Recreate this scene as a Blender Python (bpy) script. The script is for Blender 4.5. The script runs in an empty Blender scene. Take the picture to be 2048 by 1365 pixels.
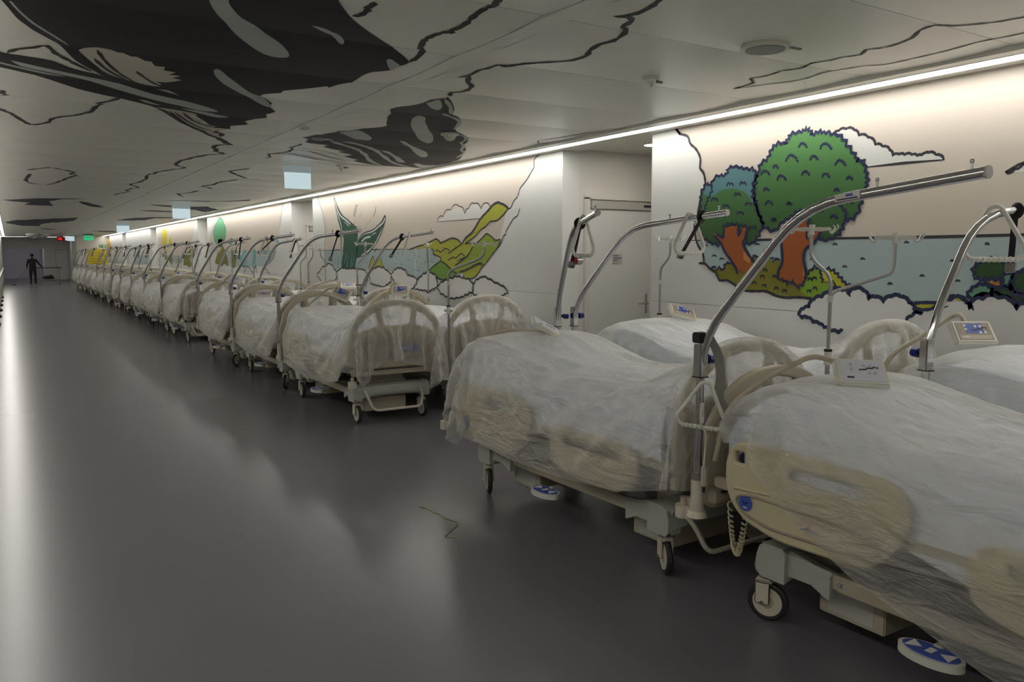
import bpy, bmesh, math, random, zlib, base64
import numpy as np
from mathutils import Vector, Matrix
from mathutils.geometry import tessellate_polygon

# ------------------------------------------------------------------ camera, world, exposure
sc = bpy.context.scene
C = sc.collection
F_PX, CAM_H = 1593.0, 1.70
YAW, PITCH = math.radians(32.148), math.radians(6.180)
cam = bpy.data.cameras.new('camera'); cam.sensor_width = 36.0; cam.lens = F_PX / 2048 * 36.0
cam.clip_start = 0.02; cam.clip_end = 200
cam_o = bpy.data.objects.new('camera', cam); C.objects.link(cam_o); sc.camera = cam_o
fwd = Vector((math.sin(YAW) * math.cos(PITCH), math.cos(YAW) * math.cos(PITCH), -math.sin(PITCH)))
cam_o.location = (0, 0, CAM_H)
cam_o.rotation_euler = fwd.to_track_quat('-Z', 'Y').to_euler()
world = bpy.data.worlds.new('world'); sc.world = world; world.use_nodes = True
world.node_tree.nodes['Background'].inputs[0].default_value = (0.9, 0.95, 1, 1)
world.node_tree.nodes['Background'].inputs[1].default_value = 0.02
sc.view_settings.view_transform = 'Standard'; sc.view_settings.look = 'None'
sc.view_settings.exposure = 0.1; sc.view_settings.gamma = 1.0
try: sc.view_settings.use_curve_mapping = False
except Exception: pass
LED_RIGHT, LED_LEFT = 11.5, 18.0
H = 2.84          # ceiling height
XW = 5.10         # mural wall
XL = -0.32        # left wall
Y0, Y1 = -5.0, 62.0

# ------------------------------------------------------------------ materials
M = {}
def mat(name, col, rough=0.5, metal=0.0, bump=0.0, bscale=40.0, var=0.0, vscale=6.0, emit=None, estr=1.0, spec=0.5, coat=0.0):
    m = bpy.data.materials.new(name); m.use_nodes = True; nt = m.node_tree
    b = nt.nodes['Principled BSDF']
    b.inputs['Base Color'].default_value = (*col, 1); b.inputs['Roughness'].default_value = rough
    b.inputs['Metallic'].default_value = metal; b.inputs['Specular IOR Level'].default_value = spec
    b.inputs['Coat Weight'].default_value = coat
    tc = nt.nodes.new('ShaderNodeTexCoord')
    if var:
        n = nt.nodes.new('ShaderNodeTexNoise'); n.inputs['Scale'].default_value = vscale; n.inputs['Detail'].default_value = 6
        nt.links.new(tc.outputs['Object'], n.inputs['Vector'])
        r = nt.nodes.new('ShaderNodeMix'); r.data_type = 'RGBA'
        r.inputs[6].default_value = tuple(max(0, c * (1 - var)) for c in col) + (1,)
        r.inputs[7].default_value = tuple(min(1, c * (1 + var)) for c in col) + (1,)
        nt.links.new(n.outputs['Fac'], r.inputs[0]); nt.links.new(r.outputs[2], b.inputs['Base Color'])
    if bump:
        n = nt.nodes.new('ShaderNodeTexNoise'); n.inputs['Scale'].default_value = bscale; n.inputs['Detail'].default_value = 4
        nt.links.new(tc.outputs['Object'], n.inputs['Vector'])
        bp = nt.nodes.new('ShaderNodeBump'); bp.inputs['Strength'].default_value = bump; bp.inputs['Distance'].default_value = 0.01
        nt.links.new(n.outputs['Fac'], bp.inputs['Height']); nt.links.new(bp.outputs['Normal'], b.inputs['Normal'])
    if emit:
        b.inputs['Emission Color'].default_value = (*emit, 1); b.inputs['Emission Strength'].default_value = estr
    M[name] = m
    return m
mat('wall_white', (.72, .72, .69), .45, bump=.05, bscale=300, var=.03, vscale=1.5)
mat('recess_white', (.70, .685, .64), .5, bump=.05, bscale=300, var=.03)
mat('ceiling_paint', (.76, .74, .67), .33, var=.02, vscale=3, spec=.5)
mat('ceiling_back', (.2, .2, .19), .8)
mat('led_right', (1, 1, 1), .5, emit=(1.0, .965, .91), estr=LED_RIGHT)
mat('led_left', (1, 1, 1), .5, emit=(1.0, .96, .89), estr=LED_LEFT)
mat('niche_lamp', (1, 1, 1), .5, emit=(1.0, .93, .82), estr=30.0)
mat('led_end', (1, 1, 1), .5, emit=(1.0, .96, .9), estr=22.0)
mat('led_trim', (.55, .54, .5), .4, metal=.2)
mat('frame_beige', (.46, .415, .31), .38, bump=.03, bscale=200)
mat('rail_cream', (.55, .50, .33), .35, bump=.03, bscale=150)
mat('cover_grey', (.40, .42, .38), .42, bump=.03, bscale=200)
mat('castor_white', (.60, .56, .46), .4)
mat('tyre_black', (.02, .02, .02), .6)
mat('chrome', (.62, .62, .63), .12, metal=1.0)
mat('steel', (.42, .42, .41), .28, metal=1.0)
mat('knob_blue', (.012, .02, .20), .3)
mat('label_blue', (.05, .10, .42), .4)
mat('panel_taupe', (.33, .28, .22), .5)
mat('panel_light', (.62, .62, .70), .4)
mat('print_dark', (.02, .02, .05), .6)
mat('print_white', (.78, .78, .76), .5)
mat('strap_black', (.012, .012, .012), .75, bump=.2, bscale=400)
mat('plastic_white', (.66, .65, .58), .38)
mat('plastic_grey', (.22, .22, .20), .5)
mat('mattress_blue', (.56, .63, .76), .8, bump=.25, bscale=90, var=.08)
mat('duvet', (.78, .83, .92), .85, bump=.3, bscale=60, var=.08, vscale=9)
mat('deck_dark', (.08, .08, .09), .6)
mat('red', (.45, .01, .015), .4)
mat('red_lit', (.6, .02, .02), .4, emit=(1, .03, .02), estr=.6)
mat('sign_lit', (.5, .6, .62), .3, emit=(.62, .78, .84), estr=.62)
mat('sign_glass', (.45, .55, .56), .3, emit=(.5, .62, .66), estr=.18)
mat('sign_green', (.02, .4, .2), .4, emit=(.02, .75, .32), estr=.5)
mat('sign_green_dull', (.02, .25, .10), .4)
mat('board_yellow', (.72, .58, .02), .5)
mat('dark_opening', (.5, .5, .56), .5)
mat('person_black', (.012, .012, .014), .9)
mat('skin', (.30, .16, .11), .6)
mat('mop_red', (.30, .04, .04), .5)
mat('cord_yellow', (.30, .30, .10), .7)
mat('brass_steel', (.5, .45, .36), .3, metal=.9)
mat('mirror', (.8, .8, .82), .04, metal=1.0)
mat('speaker_grille', (.30, .30, .28), .6, bump=.4, bscale=500)
mat('seam_dark', (.16, .16, .15), .7)

# floor: speckled dark vinyl, softly glossy with lengthwise mopping streaks
m = mat('vinyl_floor', (.085, .086, .097), .30); nt = m.node_tree; b = nt.nodes['Principled BSDF']
tc = nt.nodes.new('ShaderNodeTexCoord')
v = nt.nodes.new('ShaderNodeTexVoronoi'); v.inputs['Scale'].default_value = 60; nt.links.new(tc.outputs['Object'], v.inputs['Vector'])
cr = nt.nodes.new('ShaderNodeValToRGB'); cr.color_ramp.elements[0].position = .0; cr.color_ramp.elements[0].color = (1, 1, 1, 1)
cr.color_ramp.elements[1].position = .10; cr.color_ramp.elements[1].color = (0, 0, 0, 1); nt.links.new(v.outputs['Distance'], cr.inputs[0])
n1 = nt.nodes.new('ShaderNodeTexNoise'); n1.inputs['Scale'].default_value = 55; nt.links.new(tc.outputs['Object'], n1.inputs['Vector'])
gt = nt.nodes.new('ShaderNodeMath'); gt.operation = 'GREATER_THAN'; gt.inputs[1].default_value = .60; nt.links.new(n1.outputs['Fac'], gt.inputs[0])
mu = nt.nodes.new('ShaderNodeMath'); mu.operation = 'MULTIPLY'; nt.links.new(cr.outputs[0], mu.inputs[0]); nt.links.new(gt.outputs[0], mu.inputs[1])
n2 = nt.nodes.new('ShaderNodeTexNoise'); n2.inputs['Scale'].default_value = 1.1; n2.inputs['Detail'].default_value = 6; nt.links.new(tc.outputs['Object'], n2.inputs['Vector'])
mx0 = nt.nodes.new('ShaderNodeMix'); mx0.data_type = 'RGBA'; mx0.inputs[6].default_value = (.138, .132, .150, 1); mx0.inputs[7].default_value = (.152, .146, .165, 1); nt.links.new(n2.outputs['Fac'], mx0.inputs[0])
mx = nt.nodes.new('ShaderNodeMix'); mx.data_type = 'RGBA'; mx.inputs[7].default_value = (.26, .25, .26, 1)
nt.links.new(mu.outputs[0], mx.inputs[0]); nt.links.new(mx0.outputs[2], mx.inputs[6]); nt.links.new(mx.outputs[2], b.inputs['Base Color'])
mp = nt.nodes.new('ShaderNodeMapping'); mp.inputs['Scale'].default_value = (5, .7, 1); nt.links.new(tc.outputs['Object'], mp.inputs[0])
n3 = nt.nodes.new('ShaderNodeTexNoise'); n3.inputs['Scale'].default_value = 1.2; n3.inputs['Detail'].default_value = 5; nt.links.new(mp.outputs[0], n3.inputs['Vector'])
mr = nt.nodes.new('ShaderNodeMapRange'); mr.inputs[1].default_value = .3; mr.inputs[2].default_value = .7; mr.inputs[3].default_value = .265; mr.inputs[4].default_value = .265
nt.links.new(n3.outputs['Fac'], mr.inputs[0]); nt.links.new(mr.outputs[0], b.inputs['Roughness'])
n4 = nt.nodes.new('ShaderNodeTexNoise'); n4.inputs['Scale'].default_value = 2.2; n4.inputs['Detail'].default_value = 3; nt.links.new(tc.outputs['Object'], n4.inputs['Vector'])
bp = nt.nodes.new('ShaderNodeBump'); bp.inputs['Strength'].default_value = .035; bp.inputs['Distance'].default_value = .02
nt.links.new(n4.outputs['Fac'], bp.inputs['Height'])

# thin milky polythene film
def film(name, transp, col):
    m = bpy.data.materials.new(name); m.use_nodes = True; nt = m.node_tree; M[name] = m
    for n in list(nt.nodes): nt.nodes.remove(n)
    out = nt.nodes.new('ShaderNodeOutputMaterial'); tc = nt.nodes.new('ShaderNodeTexCoord')
    pr = nt.nodes.new('ShaderNodeBsdfPrincipled'); pr.inputs['Base Color'].default_value = (*col, 1)
    pr.inputs['Roughness'].default_value = .26; pr.inputs['Specular IOR Level'].default_value = 1.0
    tl = nt.nodes.new('ShaderNodeBsdfTranslucent'); tl.inputs[0].default_value = (*col, 1)
    tr = nt.nodes.new('ShaderNodeBsdfTransparent'); tr.inputs[0].default_value = (.97, .97, .96, 1)
    m1 = nt.nodes.new('ShaderNodeMixShader'); m1.inputs[0].default_value = .34
    nt.links.new(pr.outputs[0], m1.inputs[1]); nt.links.new(tl.outputs[0], m1.inputs[2])
    m2 = nt.nodes.new('ShaderNodeMixShader')
    # crinkles: ridged noise stretched, drives bump and local haze
    mp = nt.nodes.new('ShaderNodeMapping'); mp.inputs['Scale'].default_value = (1.5, .45, 1.5); mp.inputs['Rotation'].default_value = (.75, 0, .35)
    nt.links.new(tc.outputs['Object'], mp.inputs[0])
    nz = nt.nodes.new('ShaderNodeTexNoise'); nz.inputs['Scale'].default_value = 5; nz.inputs['Detail'].default_value = 2; nz.inputs['Distortion'].default_value = 1.2
    nt.links.new(mp.outputs[0], nz.inputs['Vector'])
    nr = nt.nodes.new('ShaderNodeTexNoise'); nr.inputs['Scale'].default_value = 16; nr.inputs['Detail'].default_value = 5; nr.inputs['Distortion'].default_value = 1.4
    nt.links.new(mp.outputs[0], nr.inputs['Vector'])
    def ridge(src, k):
        s1 = nt.nodes.new('ShaderNodeMath'); s1.operation = 'SUBTRACT'; s1.inputs[1].default_value = .5; nt.links.new(src, s1.inputs[0])
        s2 = nt.nodes.new('ShaderNodeMath'); s2.operation = 'ABSOLUTE'; nt.links.new(s1.outputs[0], s2.inputs[0])
        s3 = nt.nodes.new('ShaderNodeMath'); s3.operation = 'MULTIPLY'; s3.inputs[1].default_value = -k; nt.links.new(s2.outputs[0], s3.inputs[0])
        return s3.outputs[0]
    ra, rb_ = ridge(nz.outputs['Fac'], 9.0), ridge(nr.outputs['Fac'], 3.2)
    ad = nt.nodes.new('ShaderNodeMath'); ad.operation = 'ADD'; nt.links.new(ra, ad.inputs[0]); nt.links.new(rb_, ad.inputs[1])
    bp = nt.nodes.new('ShaderNodeBump'); bp.inputs['Strength'].default_value = .75; bp.inputs['Distance'].default_value = .012
    nt.links.new(ad.outputs[0], bp.inputs['Height']); nt.links.new(bp.outputs['Normal'], pr.inputs['Normal']); nt.links.new(bp.outputs['Normal'], tl.inputs['Normal'])
    fr = nt.nodes.new('ShaderNodeLayerWeight'); fr.inputs[0].default_value = .30
    mr = nt.nodes.new('ShaderNodeMapRange'); mr.inputs[1].default_value = 0; mr.inputs[2].default_value = 1
    mr.inputs[3].default_value = 1 - transp; mr.inputs[4].default_value = .94; nt.links.new(fr.outputs['Facing'], mr.inputs[0])
    nt.links.new(mr.outputs[0], m2.inputs[0]); nt.links.new(tr.outputs[0], m2.inputs[1]); nt.links.new(m1.outputs[0], m2.inputs[2])
    nt.links.new(m2.outputs[0], out.inputs[0])
    return m
film('film', .71, (.95, .94, .90))
film('film_thick', .30, (.82, .81, .77))

# print inks of the murals
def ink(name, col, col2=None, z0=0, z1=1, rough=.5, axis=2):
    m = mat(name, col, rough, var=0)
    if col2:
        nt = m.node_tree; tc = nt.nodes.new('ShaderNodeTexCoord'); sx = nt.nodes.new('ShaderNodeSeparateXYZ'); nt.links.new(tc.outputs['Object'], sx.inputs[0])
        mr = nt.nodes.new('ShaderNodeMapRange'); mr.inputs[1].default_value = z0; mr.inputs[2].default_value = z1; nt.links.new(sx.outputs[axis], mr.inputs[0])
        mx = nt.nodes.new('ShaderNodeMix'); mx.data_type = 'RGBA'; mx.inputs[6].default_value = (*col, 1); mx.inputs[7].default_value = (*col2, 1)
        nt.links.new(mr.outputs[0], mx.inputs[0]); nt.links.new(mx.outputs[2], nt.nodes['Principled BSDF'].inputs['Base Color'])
ink('sky', (.62, .55, .465), (.66, .60, .52), 1.5, 2.7); ink('sea', (.40, .50, .50)); ink('white', (.70, .70, .67)); ink('ink', (.03, .03, .04)); ink('navy', (.012, .02, .07))  # sky: printed beige, its lighter top paints in the strip light's falloff
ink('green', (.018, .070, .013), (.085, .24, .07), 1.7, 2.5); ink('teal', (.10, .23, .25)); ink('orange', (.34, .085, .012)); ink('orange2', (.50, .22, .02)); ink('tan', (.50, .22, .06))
ink('olive', (.20, .19, .014)); ink('lime', (.20, .36, .02)); ink('yellow', (.46, .44, .03)); ink('sage', (.12, .30, .20)); ink('dark', (.02, .07, .015))
ink('olive2', (.42, .44, .04)); ink('green2', (.27, .37, .03)); ink('lime2', (.16, .33, .03)); ink('tail', (.01, .085, .05)); ink('cyan', (.18, .48, .50)); ink('jade', (.10, .36, .16), (.14, .46, .24), 1.9, 2.6)
ink('yellow2', (.62, .55, .05)); ink('amber', (.65, .42, .08)); ink('whale', (.030, .029, .033), None, rough=.6); ink('whale2', (.055, .053, .058), None, rough=.6); ink('whale3', (.07, .07, .09), None, rough=.6)
for k_ in ('whale', 'whale2', 'whale3'): M[k_].node_tree.nodes['Principled BSDF'].inputs['Specular IOR Level'].default_value = .15
ink('cpatch', (.42, .47, .43), rough=.5); ink('cbase', (.58, .54, .45), rough=.5); ink('cink', (.02, .02, .023), rough=.6)

# ------------------------------------------------------------------ helpers
class MB:
    def __init__(s): s.bm = bmesh.new(); s.mats = []
    def _mi(s, m):
        if m not in s.mats: s.mats.append(m)
        return s.mats.index(m)
    def _add(s, fn, mname, M4=None):
        t = bmesh.new(); fn(t)
        if M4 is not None: bmesh.ops.transform(t, matrix=M4, verts=t.verts)
        i = s._mi(mname)
        for f in t.faces: f.material_index = i
        me = bpy.data.meshes.new('tmp'); t.to_mesh(me); t.free(); s.bm.from_mesh(me); bpy.data.meshes.remove(me); return s
    def box(s, x0, x1, y0, y1, z0, z1, m, bev=0.0, seg=2, M4=None):
        def fn(t):
            bmesh.ops.create_cube(t, size=1)
            for v in t.verts: v.co = Vector(((x0 + x1) / 2 + v.co.x * (x1 - x0), (y0 + y1) / 2 + v.co.y * (y1 - y0), (z0 + z1) / 2 + v.co.z * (z1 - z0)))
            if bev: bmesh.ops.bevel(t, geom=t.edges[:], offset=bev, segments=seg, affect='EDGES', clamp_overlap=True)
        return s._add(fn, m, M4)
    def cyl(s, p, q, r, m, n=16, r2=None):
        p, q = Vector(p), Vector(q); d = q - p
        def fn(t): bmesh.ops.create_cone(t, cap_ends=True, segments=n, radius1=r, radius2=r if r2 is None else r2, depth=d.length)
        return s._add(fn, m, Matrix.Translation((p + q) / 2) @ d.to_track_quat('Z', 'Y').to_matrix().to_4x4())
    def sph(s, c, r, m, sc3=(1, 1, 1), n=14):
        def fn(t): bmesh.ops.create_uvsphere(t, u_segments=n, v_segments=max(6, n // 2), radius=r)
        return s._add(fn, m, Matrix.Translation(c) @ Matrix.Diagonal((*sc3, 1)))
    def tube(s, pts, r, m, n=10, fillet=0.0, closed=False, flat=1.0):
        P = [Vector(p) for p in pts]
        if fillet: P = round_path(P, fillet, closed)
        def fn(t):
            rings = []; N = len(P); up = None
            for i, p in enumerate(P):
                a = P[(i - 1) % N] if (closed or i > 0) else p; b_ = P[(i + 1) % N] if (closed or i < N - 1) else p
                d = (b_ - a).normalized()
                if up is None: up = d.orthogonal().normalized()
                up = (up - d * up.dot(d)).normalized(); sd = d.cross(up)
                rr = r(i / (N - 1)) if callable(r) else r
                rings.append([t.verts.new(p + up * math.cos(2 * math.pi * k / n) * rr + sd * math.sin(2 * math.pi * k / n) * rr * flat) for k in range(n)])
            for i in range(N if closed else N - 1):
                A, B = rings[i], rings[(i + 1) % N]
                if closed and i == N - 1:
                    off = min(range(n), key=lambda o: (A[0].co - B[o].co).length); B = B[off:] + B[:off]
                for k in range(n): t.faces.new((A[k], A[(k + 1) % n], B[(k + 1) % n], B[k]))
            if not closed: t.faces.new(rings[0][::-1]); t.faces.new(rings[-1])
        return s._add(fn, m)
    def poly(s, pts, m, depth=None):
        def fn(t):
            f = t.faces.new([t.verts.new(p) for p in pts])
            if depth is not None:
                r = bmesh.ops.extrude_face_region(t, geom=[f]); bmesh.ops.translate(t, vec=depth, verts=[e for e in r['geom'] if isinstance(e, bmesh.types.BMVert)])
        return s._add(fn, m)
    def mesh(s, name, smooth=True):
        bmesh.ops.recalc_face_normals(s.bm, faces=s.bm.faces)
        me = bpy.data.meshes.new(name); s.bm.to_mesh(me); s.bm.free()
        for m in s.mats: me.materials.append(M[m])
        if smooth:
            me.shade_smooth(); 
            try: me.set_sharp_from_angle(angle=math.radians(38))
            except Exception: pass
        return me
def round_path(P, rad, closed=False, seg=5):
    out = []; N = len(P)
    for i, p in enumerate(P):
        if not closed and i in (0, N - 1): out.append(p); continue
        a, b_ = P[(i - 1) % N], P[(i + 1) % N]
        r = min(rad, (a - p).length * .49, (b_ - p).length * .49)
        u = p + (a - p).normalized() * r; v_ = p + (b_ - p).normalized() * r
        for k in range(seg + 1):
            t = k / seg; out.append(u * (1 - t) ** 2 + p * 2 * t * (1 - t) + v_ * t * t)
    return out
def link(name, data, parent=None, loc=None, rot=None):
    o = bpy.data.objects.new(name, data); C.objects.link(o)
    if parent is not None: o.parent = parent
    if loc is not None: o.location = loc
    if rot is not None: o.rotation_euler = rot
    return o
def tag(o, label=None, cat=None, group=None, kind=None):
    if label: o['label'] = label
    if cat: o['category'] = cat
    if group: o['group'] = group
    if kind: o['kind'] = kind
    return o
def plate(name, outer, holes, thick, bev, mname, T):
    """flat moulding with rounded edges: outline in (u, v), holes as loops, T maps (u, v, w) to local space"""
    cu = bpy.data.curves.new(name, 'CURVE'); cu.dimensions = '2D'; cu.fill_mode = 'BOTH'
    cu.extrude = thick / 2 - bev; cu.bevel_depth = bev; cu.bevel_resolution = 2; cu.offset = -bev
    for lp in [outer] + holes:
        sp = cu.splines.new('POLY'); sp.points.add(len(lp) - 1)
        for p, q in zip(sp.points, lp): p.co = (q[0], q[1], 0, 1)
        sp.use_cyclic_u = True
    o = bpy.data.objects.new('tmp', cu); C.objects.link(o)
    me = bpy.data.meshes.new_from_object(o.evaluated_get(bpy.context.evaluated_depsgraph_get()))
    bpy.data.objects.remove(o); bpy.data.curves.remove(cu)
    me.transform(T); me.name = name; me.materials.clear(); me.materials.append(M[mname]); me.shade_smooth()
    try: me.set_sharp_from_angle(angle=math.radians(50))
    except Exception: pass
    return me
def rrect(x0, x1, y0, y1, r, n=5):
    o = []
    for cx, cy, a0 in ((x1 - r, y1 - r, 0), (x0 + r, y1 - r, 90), (x0 + r, y0 + r, 180), (x1 - r, y0 + r, 270)):
        for k in range(n + 1):
            a = math.radians(a0 + 90 * k / n); o.append((cx + r * math.cos(a), cy + r * math.sin(a)))
    return o
def smooth_loop(P, r=.03):
    return [(p.x, p.y) for p in round_path([Vector((x, y, 0)) for x, y in P], r, True, 4)]

# ------------------------------------------------------------------ setting: floor, walls, ceiling, lights
fl = tag(link('floor', MB().box(XL - .4, 8.0, Y0, Y1 + 6, -.1, 0, 'vinyl_floor').mesh('floor', False)), kind='structure')
lw = MB().box(XL - .2, XL, Y0, 57.0, 0, H + .3, 'wall_white')
tag(link('wall_left', lw.mesh('wall_left', False)), kind='structure')
hr = MB().box(XL, XL + .025, Y0, 56.8, .12, .30, 'frame_beige', .008).box(XL, XL + .05, Y0, 56.8, .86, .98, 'frame_beige', .012)
tag(link('trim_1', hr.mesh('bumper_rail')), 'pale bumper rails along the left wall', kind='structure')
tag(link('wall_back', MB().box(XL - .2, 8, Y0 - .2, Y0, 0, H + .3, 'wall_white').mesh('wall_back', False)), kind='structure')

SEG = [(Y0, 5.65)]
y = 7.07
SEG += [(7.07, 15.4), (16.8, 25.2), (26.7, 35.0), (36.5, 44.8), (46.3, 52.6)]
wr = MB()
for a, b_ in SEG: wr.box(XW, XW + .2, a, b_, 0, H + .2, 'seam_dark')
wall_right = tag(link('wall_right', wr.mesh('wall_right', False)), 'white panelled wall printed with landscape murals', kind='structure')
for i_, (a_, b_) in enumerate(zip([s_[1] for s_ in SEG], [s_[0] for s_ in SEG[1:]] + [54.2])):
    lm = link('niche_downlight', MB().cyl((5.75, (a_ + b_) / 2, H - .006), (5.75, (a_ + b_) / 2, H + .01), .11, 'niche_lamp', 24).mesh('downlight')); tag(lm, 'round downlight in the ceiling of the %s niche from the camera' % ('first', 'second', 'third', 'fourth', 'fifth', 'sixth')[i_], 'ceiling light', 'downlights in the door niches')
    link('trim_ring', MB().tube([(5.75 + .115 * math.cos(q), (a_ + b_) / 2 + .115 * math.sin(q), H - .004) for q in [2 * math.pi * k / 24 for k in range(24)]], .006, 'plastic_white', 6, closed=True).mesh('trim_ring'), lm)
passage_fill = link('linear_ceiling_light', MB().box(-.2, 1.9, Y1 + .5, Y1 + .6, 2.76, 2.79, 'led_end').mesh('diffuser')); tag(passage_fill, 'unseen added fill light inside the passage, behind the lintel at the corridor end', 'ceiling light')  # lamp added to brighten the passage, kept out of view by the lintel
lm = link('linear_ceiling_light', MB().box(XL, 3.4, 59.0, 59.05, H - .012, H + .01, 'led_end').mesh('diffuser')); tag(lm, 'linear light across the corridor near its end', 'ceiling light')
# cladding panels, each with its own joints, over the dark backing
pm = {}
def panel(y0, y1, z0, z1):
    k = (round(y1 - y0, 2), round(z1 - z0, 2))
    if k not in pm: pm[k] = MB().box(0, .018, .002, y1 - y0 - .002, .0015, z1 - z0 - .0015, 'wall_white', .002, 1).mesh('wall_panel', False)
    link('wall_panel', pm[k], wall_right, (XW - .018, y0, z0))
for si, (a, b_) in enumerate(SEG):
    ups = [a] + ([1.0, 3.4] if si == 0 else [a + 2.77 * k for k in (1, 2)]) + [b_]
    los = [a] + ([.43, 2.83] if si == 0 else [a + 2.2, a + 5.0]) + [b_]
    for p, q in zip(ups, ups[1:]): panel(p, q, 1.27, H)
    for p, q in zip(los, los[1:]): panel(p, q, 0, 1.27)
    # end returns of each wall block
    link('wall_end', MB().box(XW - .018, XW + .2, b_, b_ + .006, 0, H, 'wall_white').mesh('wall_end', False), wall_right)
    if si: link('wall_end', MB().box(XW - .018, XW + .2, a - .006, a, 0, H, 'wall_white').mesh('wall_end', False), wall_right)
XP = XW - .018
dn = 0
for i, (a, b_) in enumerate(zip(SEG, SEG[1:] + [(54.2, 0)])):
    f, g = a[1], b_[0]
    dn += 1
    r = MB().box(XW + .2, 7.2, g, g + .15, 0, H + .2, 'recess_white').box(7.0, 7.2, f, g, 0, H + .2, 'recess_white').box(XW + .2, 7.2, f - .15, f, 0, H + .2, 'recess_white')
    rw = tag(link('wall_niche_%d' % dn, r.mesh('wall_niche', False)), kind='structure')
    # door leaf in the far side of the niche, facing the camera
    d = link('door_%d' % dn, MB().box(5.44, 6.36, g - .03, g - .004, .01, 2.20, 'wall_white', .004, 1).mesh('door_leaf')); d['kind'] = 'structure'
    link('door_frame', MB().box(5.38, 5.435, g - .045, g, 0, 2.33, 'recess_white', .006).box(6.365, 6.42, g - .045, g, 0, 2.33, 'recess_white', .006).box(5.38, 6.42, g - .045, g, 2.305, 2.36, 'recess_white', .006).mesh('door_frame'), d)
    link('door_closer', MB().box(5.45, 6.35, g - .05, g - .01, 2.205, 2.295, 'led_trim', .004).mesh('door_closer'), d)
    link('door_plate', MB().box(6.20, 6.33, g - .055, g - .048, 2.24, 2.265, 'print_dark').mesh('door_plate'), d)
    link('handle', MB().box(6.255, 6.285, g - .04, g - .03, 1.02, 1.25, 'brass_steel', .004).tube([(6.27, g - .04, 1.14), (6.27, g - .085, 1.14), (6.12, g - .085, 1.14)], .009, 'brass_steel', 8, .02).mesh('door_handle'), d)
    if i == 0:
        s = MB().box(5.76, 5.90, g - .036, g - .031, 1.60, 1.71, 'led_trim', .001)
        for k, w in enumerate((.065, .11, .055)): s.box(5.773, 5.773 + w, g - .038, g - .036, 1.685 - .026 * k, 1.693 - .026 * k, 'print_dark')
        link('door_sign', s.mesh('door_sign'), d)['label'] = 'small grey sign with three printed lines'
# right side beyond the last mural and the end of the corridor
tag(link('wall_far_right', MB().box(3.55, 7.2, 54.2, 54.5, 0, H + .2, 'recess_white').mesh('wall_far_right', False)), kind='structure')
e = MB().box(2.0, 3.55, Y1, Y1 + .3, 0, H + .2, 'recess_white').box(XL - .2, 2.0, Y1, Y1 + .3, 2.10, H + .2, 'recess_white').box(3.45, 3.55, 54.2, Y1, 0, H + .2, 'recess_white')
tag(link('wall_end', e.mesh('wall_end', False)), kind='structure')
tag(link('wall_passage', MB().box(XL - .4, 3, Y1 + 5.5, Y1 + 5.8, 0, H, 'dark_opening').box(2.0, 2.2, Y1 + .3, Y1 + 5.5, 0, H, 'dark_opening').box(XL - .4, XL - .2, 57, Y1 + 5.5, 0, H, 'dark_opening').box(XL - .4, 2.2, Y1 + .3, Y1 + 5.8, 2.8, 2.9, 'dark_opening').mesh('passage', False)), kind='structure')
tag(link('baseboard_end', MB().box(2.0, 3.45, Y1 - .02, Y1, 0, .10, 'seam_dark').mesh('baseboard', False)), kind='structure')
d = link('door_%d' % (dn + 1), MB().box(2.72, 3.40, Y1 - .05, Y1 - .01, .02, 2.0, 'wall_white', .004, 1).mesh('door_leaf')); d['kind'] = 'structure'
link('door_frame', MB().box(2.66, 2.72, Y1 - .07, Y1, 0, 2.06, 'led_trim').box(2.66, 3.45, Y1 - .07, Y1, 2.0, 2.07, 'led_trim').mesh('door_frame'), d)
link('handle', MB().box(3.33, 3.35, Y1 - .09, Y1 - .05, .95, 1.15, 'steel').mesh('door_handle'), d)

# ceiling: sawtooth metal panels either side of a centre strip
PITCH_Y, PH0, PANEL_DROP, NB = 0.92, 0.51, 0.012, 6
def panel_curve(t): return -4 * PANEL_DROP * t * (1 - t)      # every panel sags a little between its seams
ceil_back = tag(link('ceiling', MB().box(XL - .2, 7.2, Y0, Y1 + .3, H + .06, H + .2, 'ceiling_back').mesh('ceiling', False)), 'pale metal panel ceiling with printed cloud and whale art', kind='structure')
def cpanel(x0, x1):
    mb = MB(); w = PITCH_Y - .004
    def fn(t):
        lo = [[t.verts.new((x, w * k / 12, panel_curve(k / 12))) for k in range(13)] for x in (x0, x1)]
        hi = [[t.verts.new((x, w * k, .03)) for k in (0, 1)] for x in (x0, x1)]
        for k in range(12): t.faces.new((lo[0][k], lo[0][k + 1], lo[1][k + 1], lo[1][k]))
        t.faces.new((lo[0][0], lo[1][0], hi[1][0], hi[0][0])); t.faces.new((lo[0][12], hi[0][1], hi[1][1], lo[1][12]))
        t.faces.new((hi[0][0], hi[1][0], hi[1][1], hi[0][1]))
    mb._add(fn, 'ceiling_paint')
    return mb.mesh('ceiling_panel')
CL = cpanel(XL + .20, 2.235); CRt = cpanel(2.365, 4.715)
k0 = int((Y0 - PH0) / PITCH_Y)
for k in range(k0, int((Y1 - PH0) / PITCH_Y) + 1):
    yy = PH0 + k * PITCH_Y
    link('ceiling_panel', CL, ceil_back, (0, yy, H)); link('ceiling_panel', CRt, ceil_back, (0, yy, H))
link('ceiling_strip', MB().box(2.242, 2.358, Y0, Y1, H - .012, H + .03, 'ceiling_paint').mesh('ceiling_strip', False), ceil_back)
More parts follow.
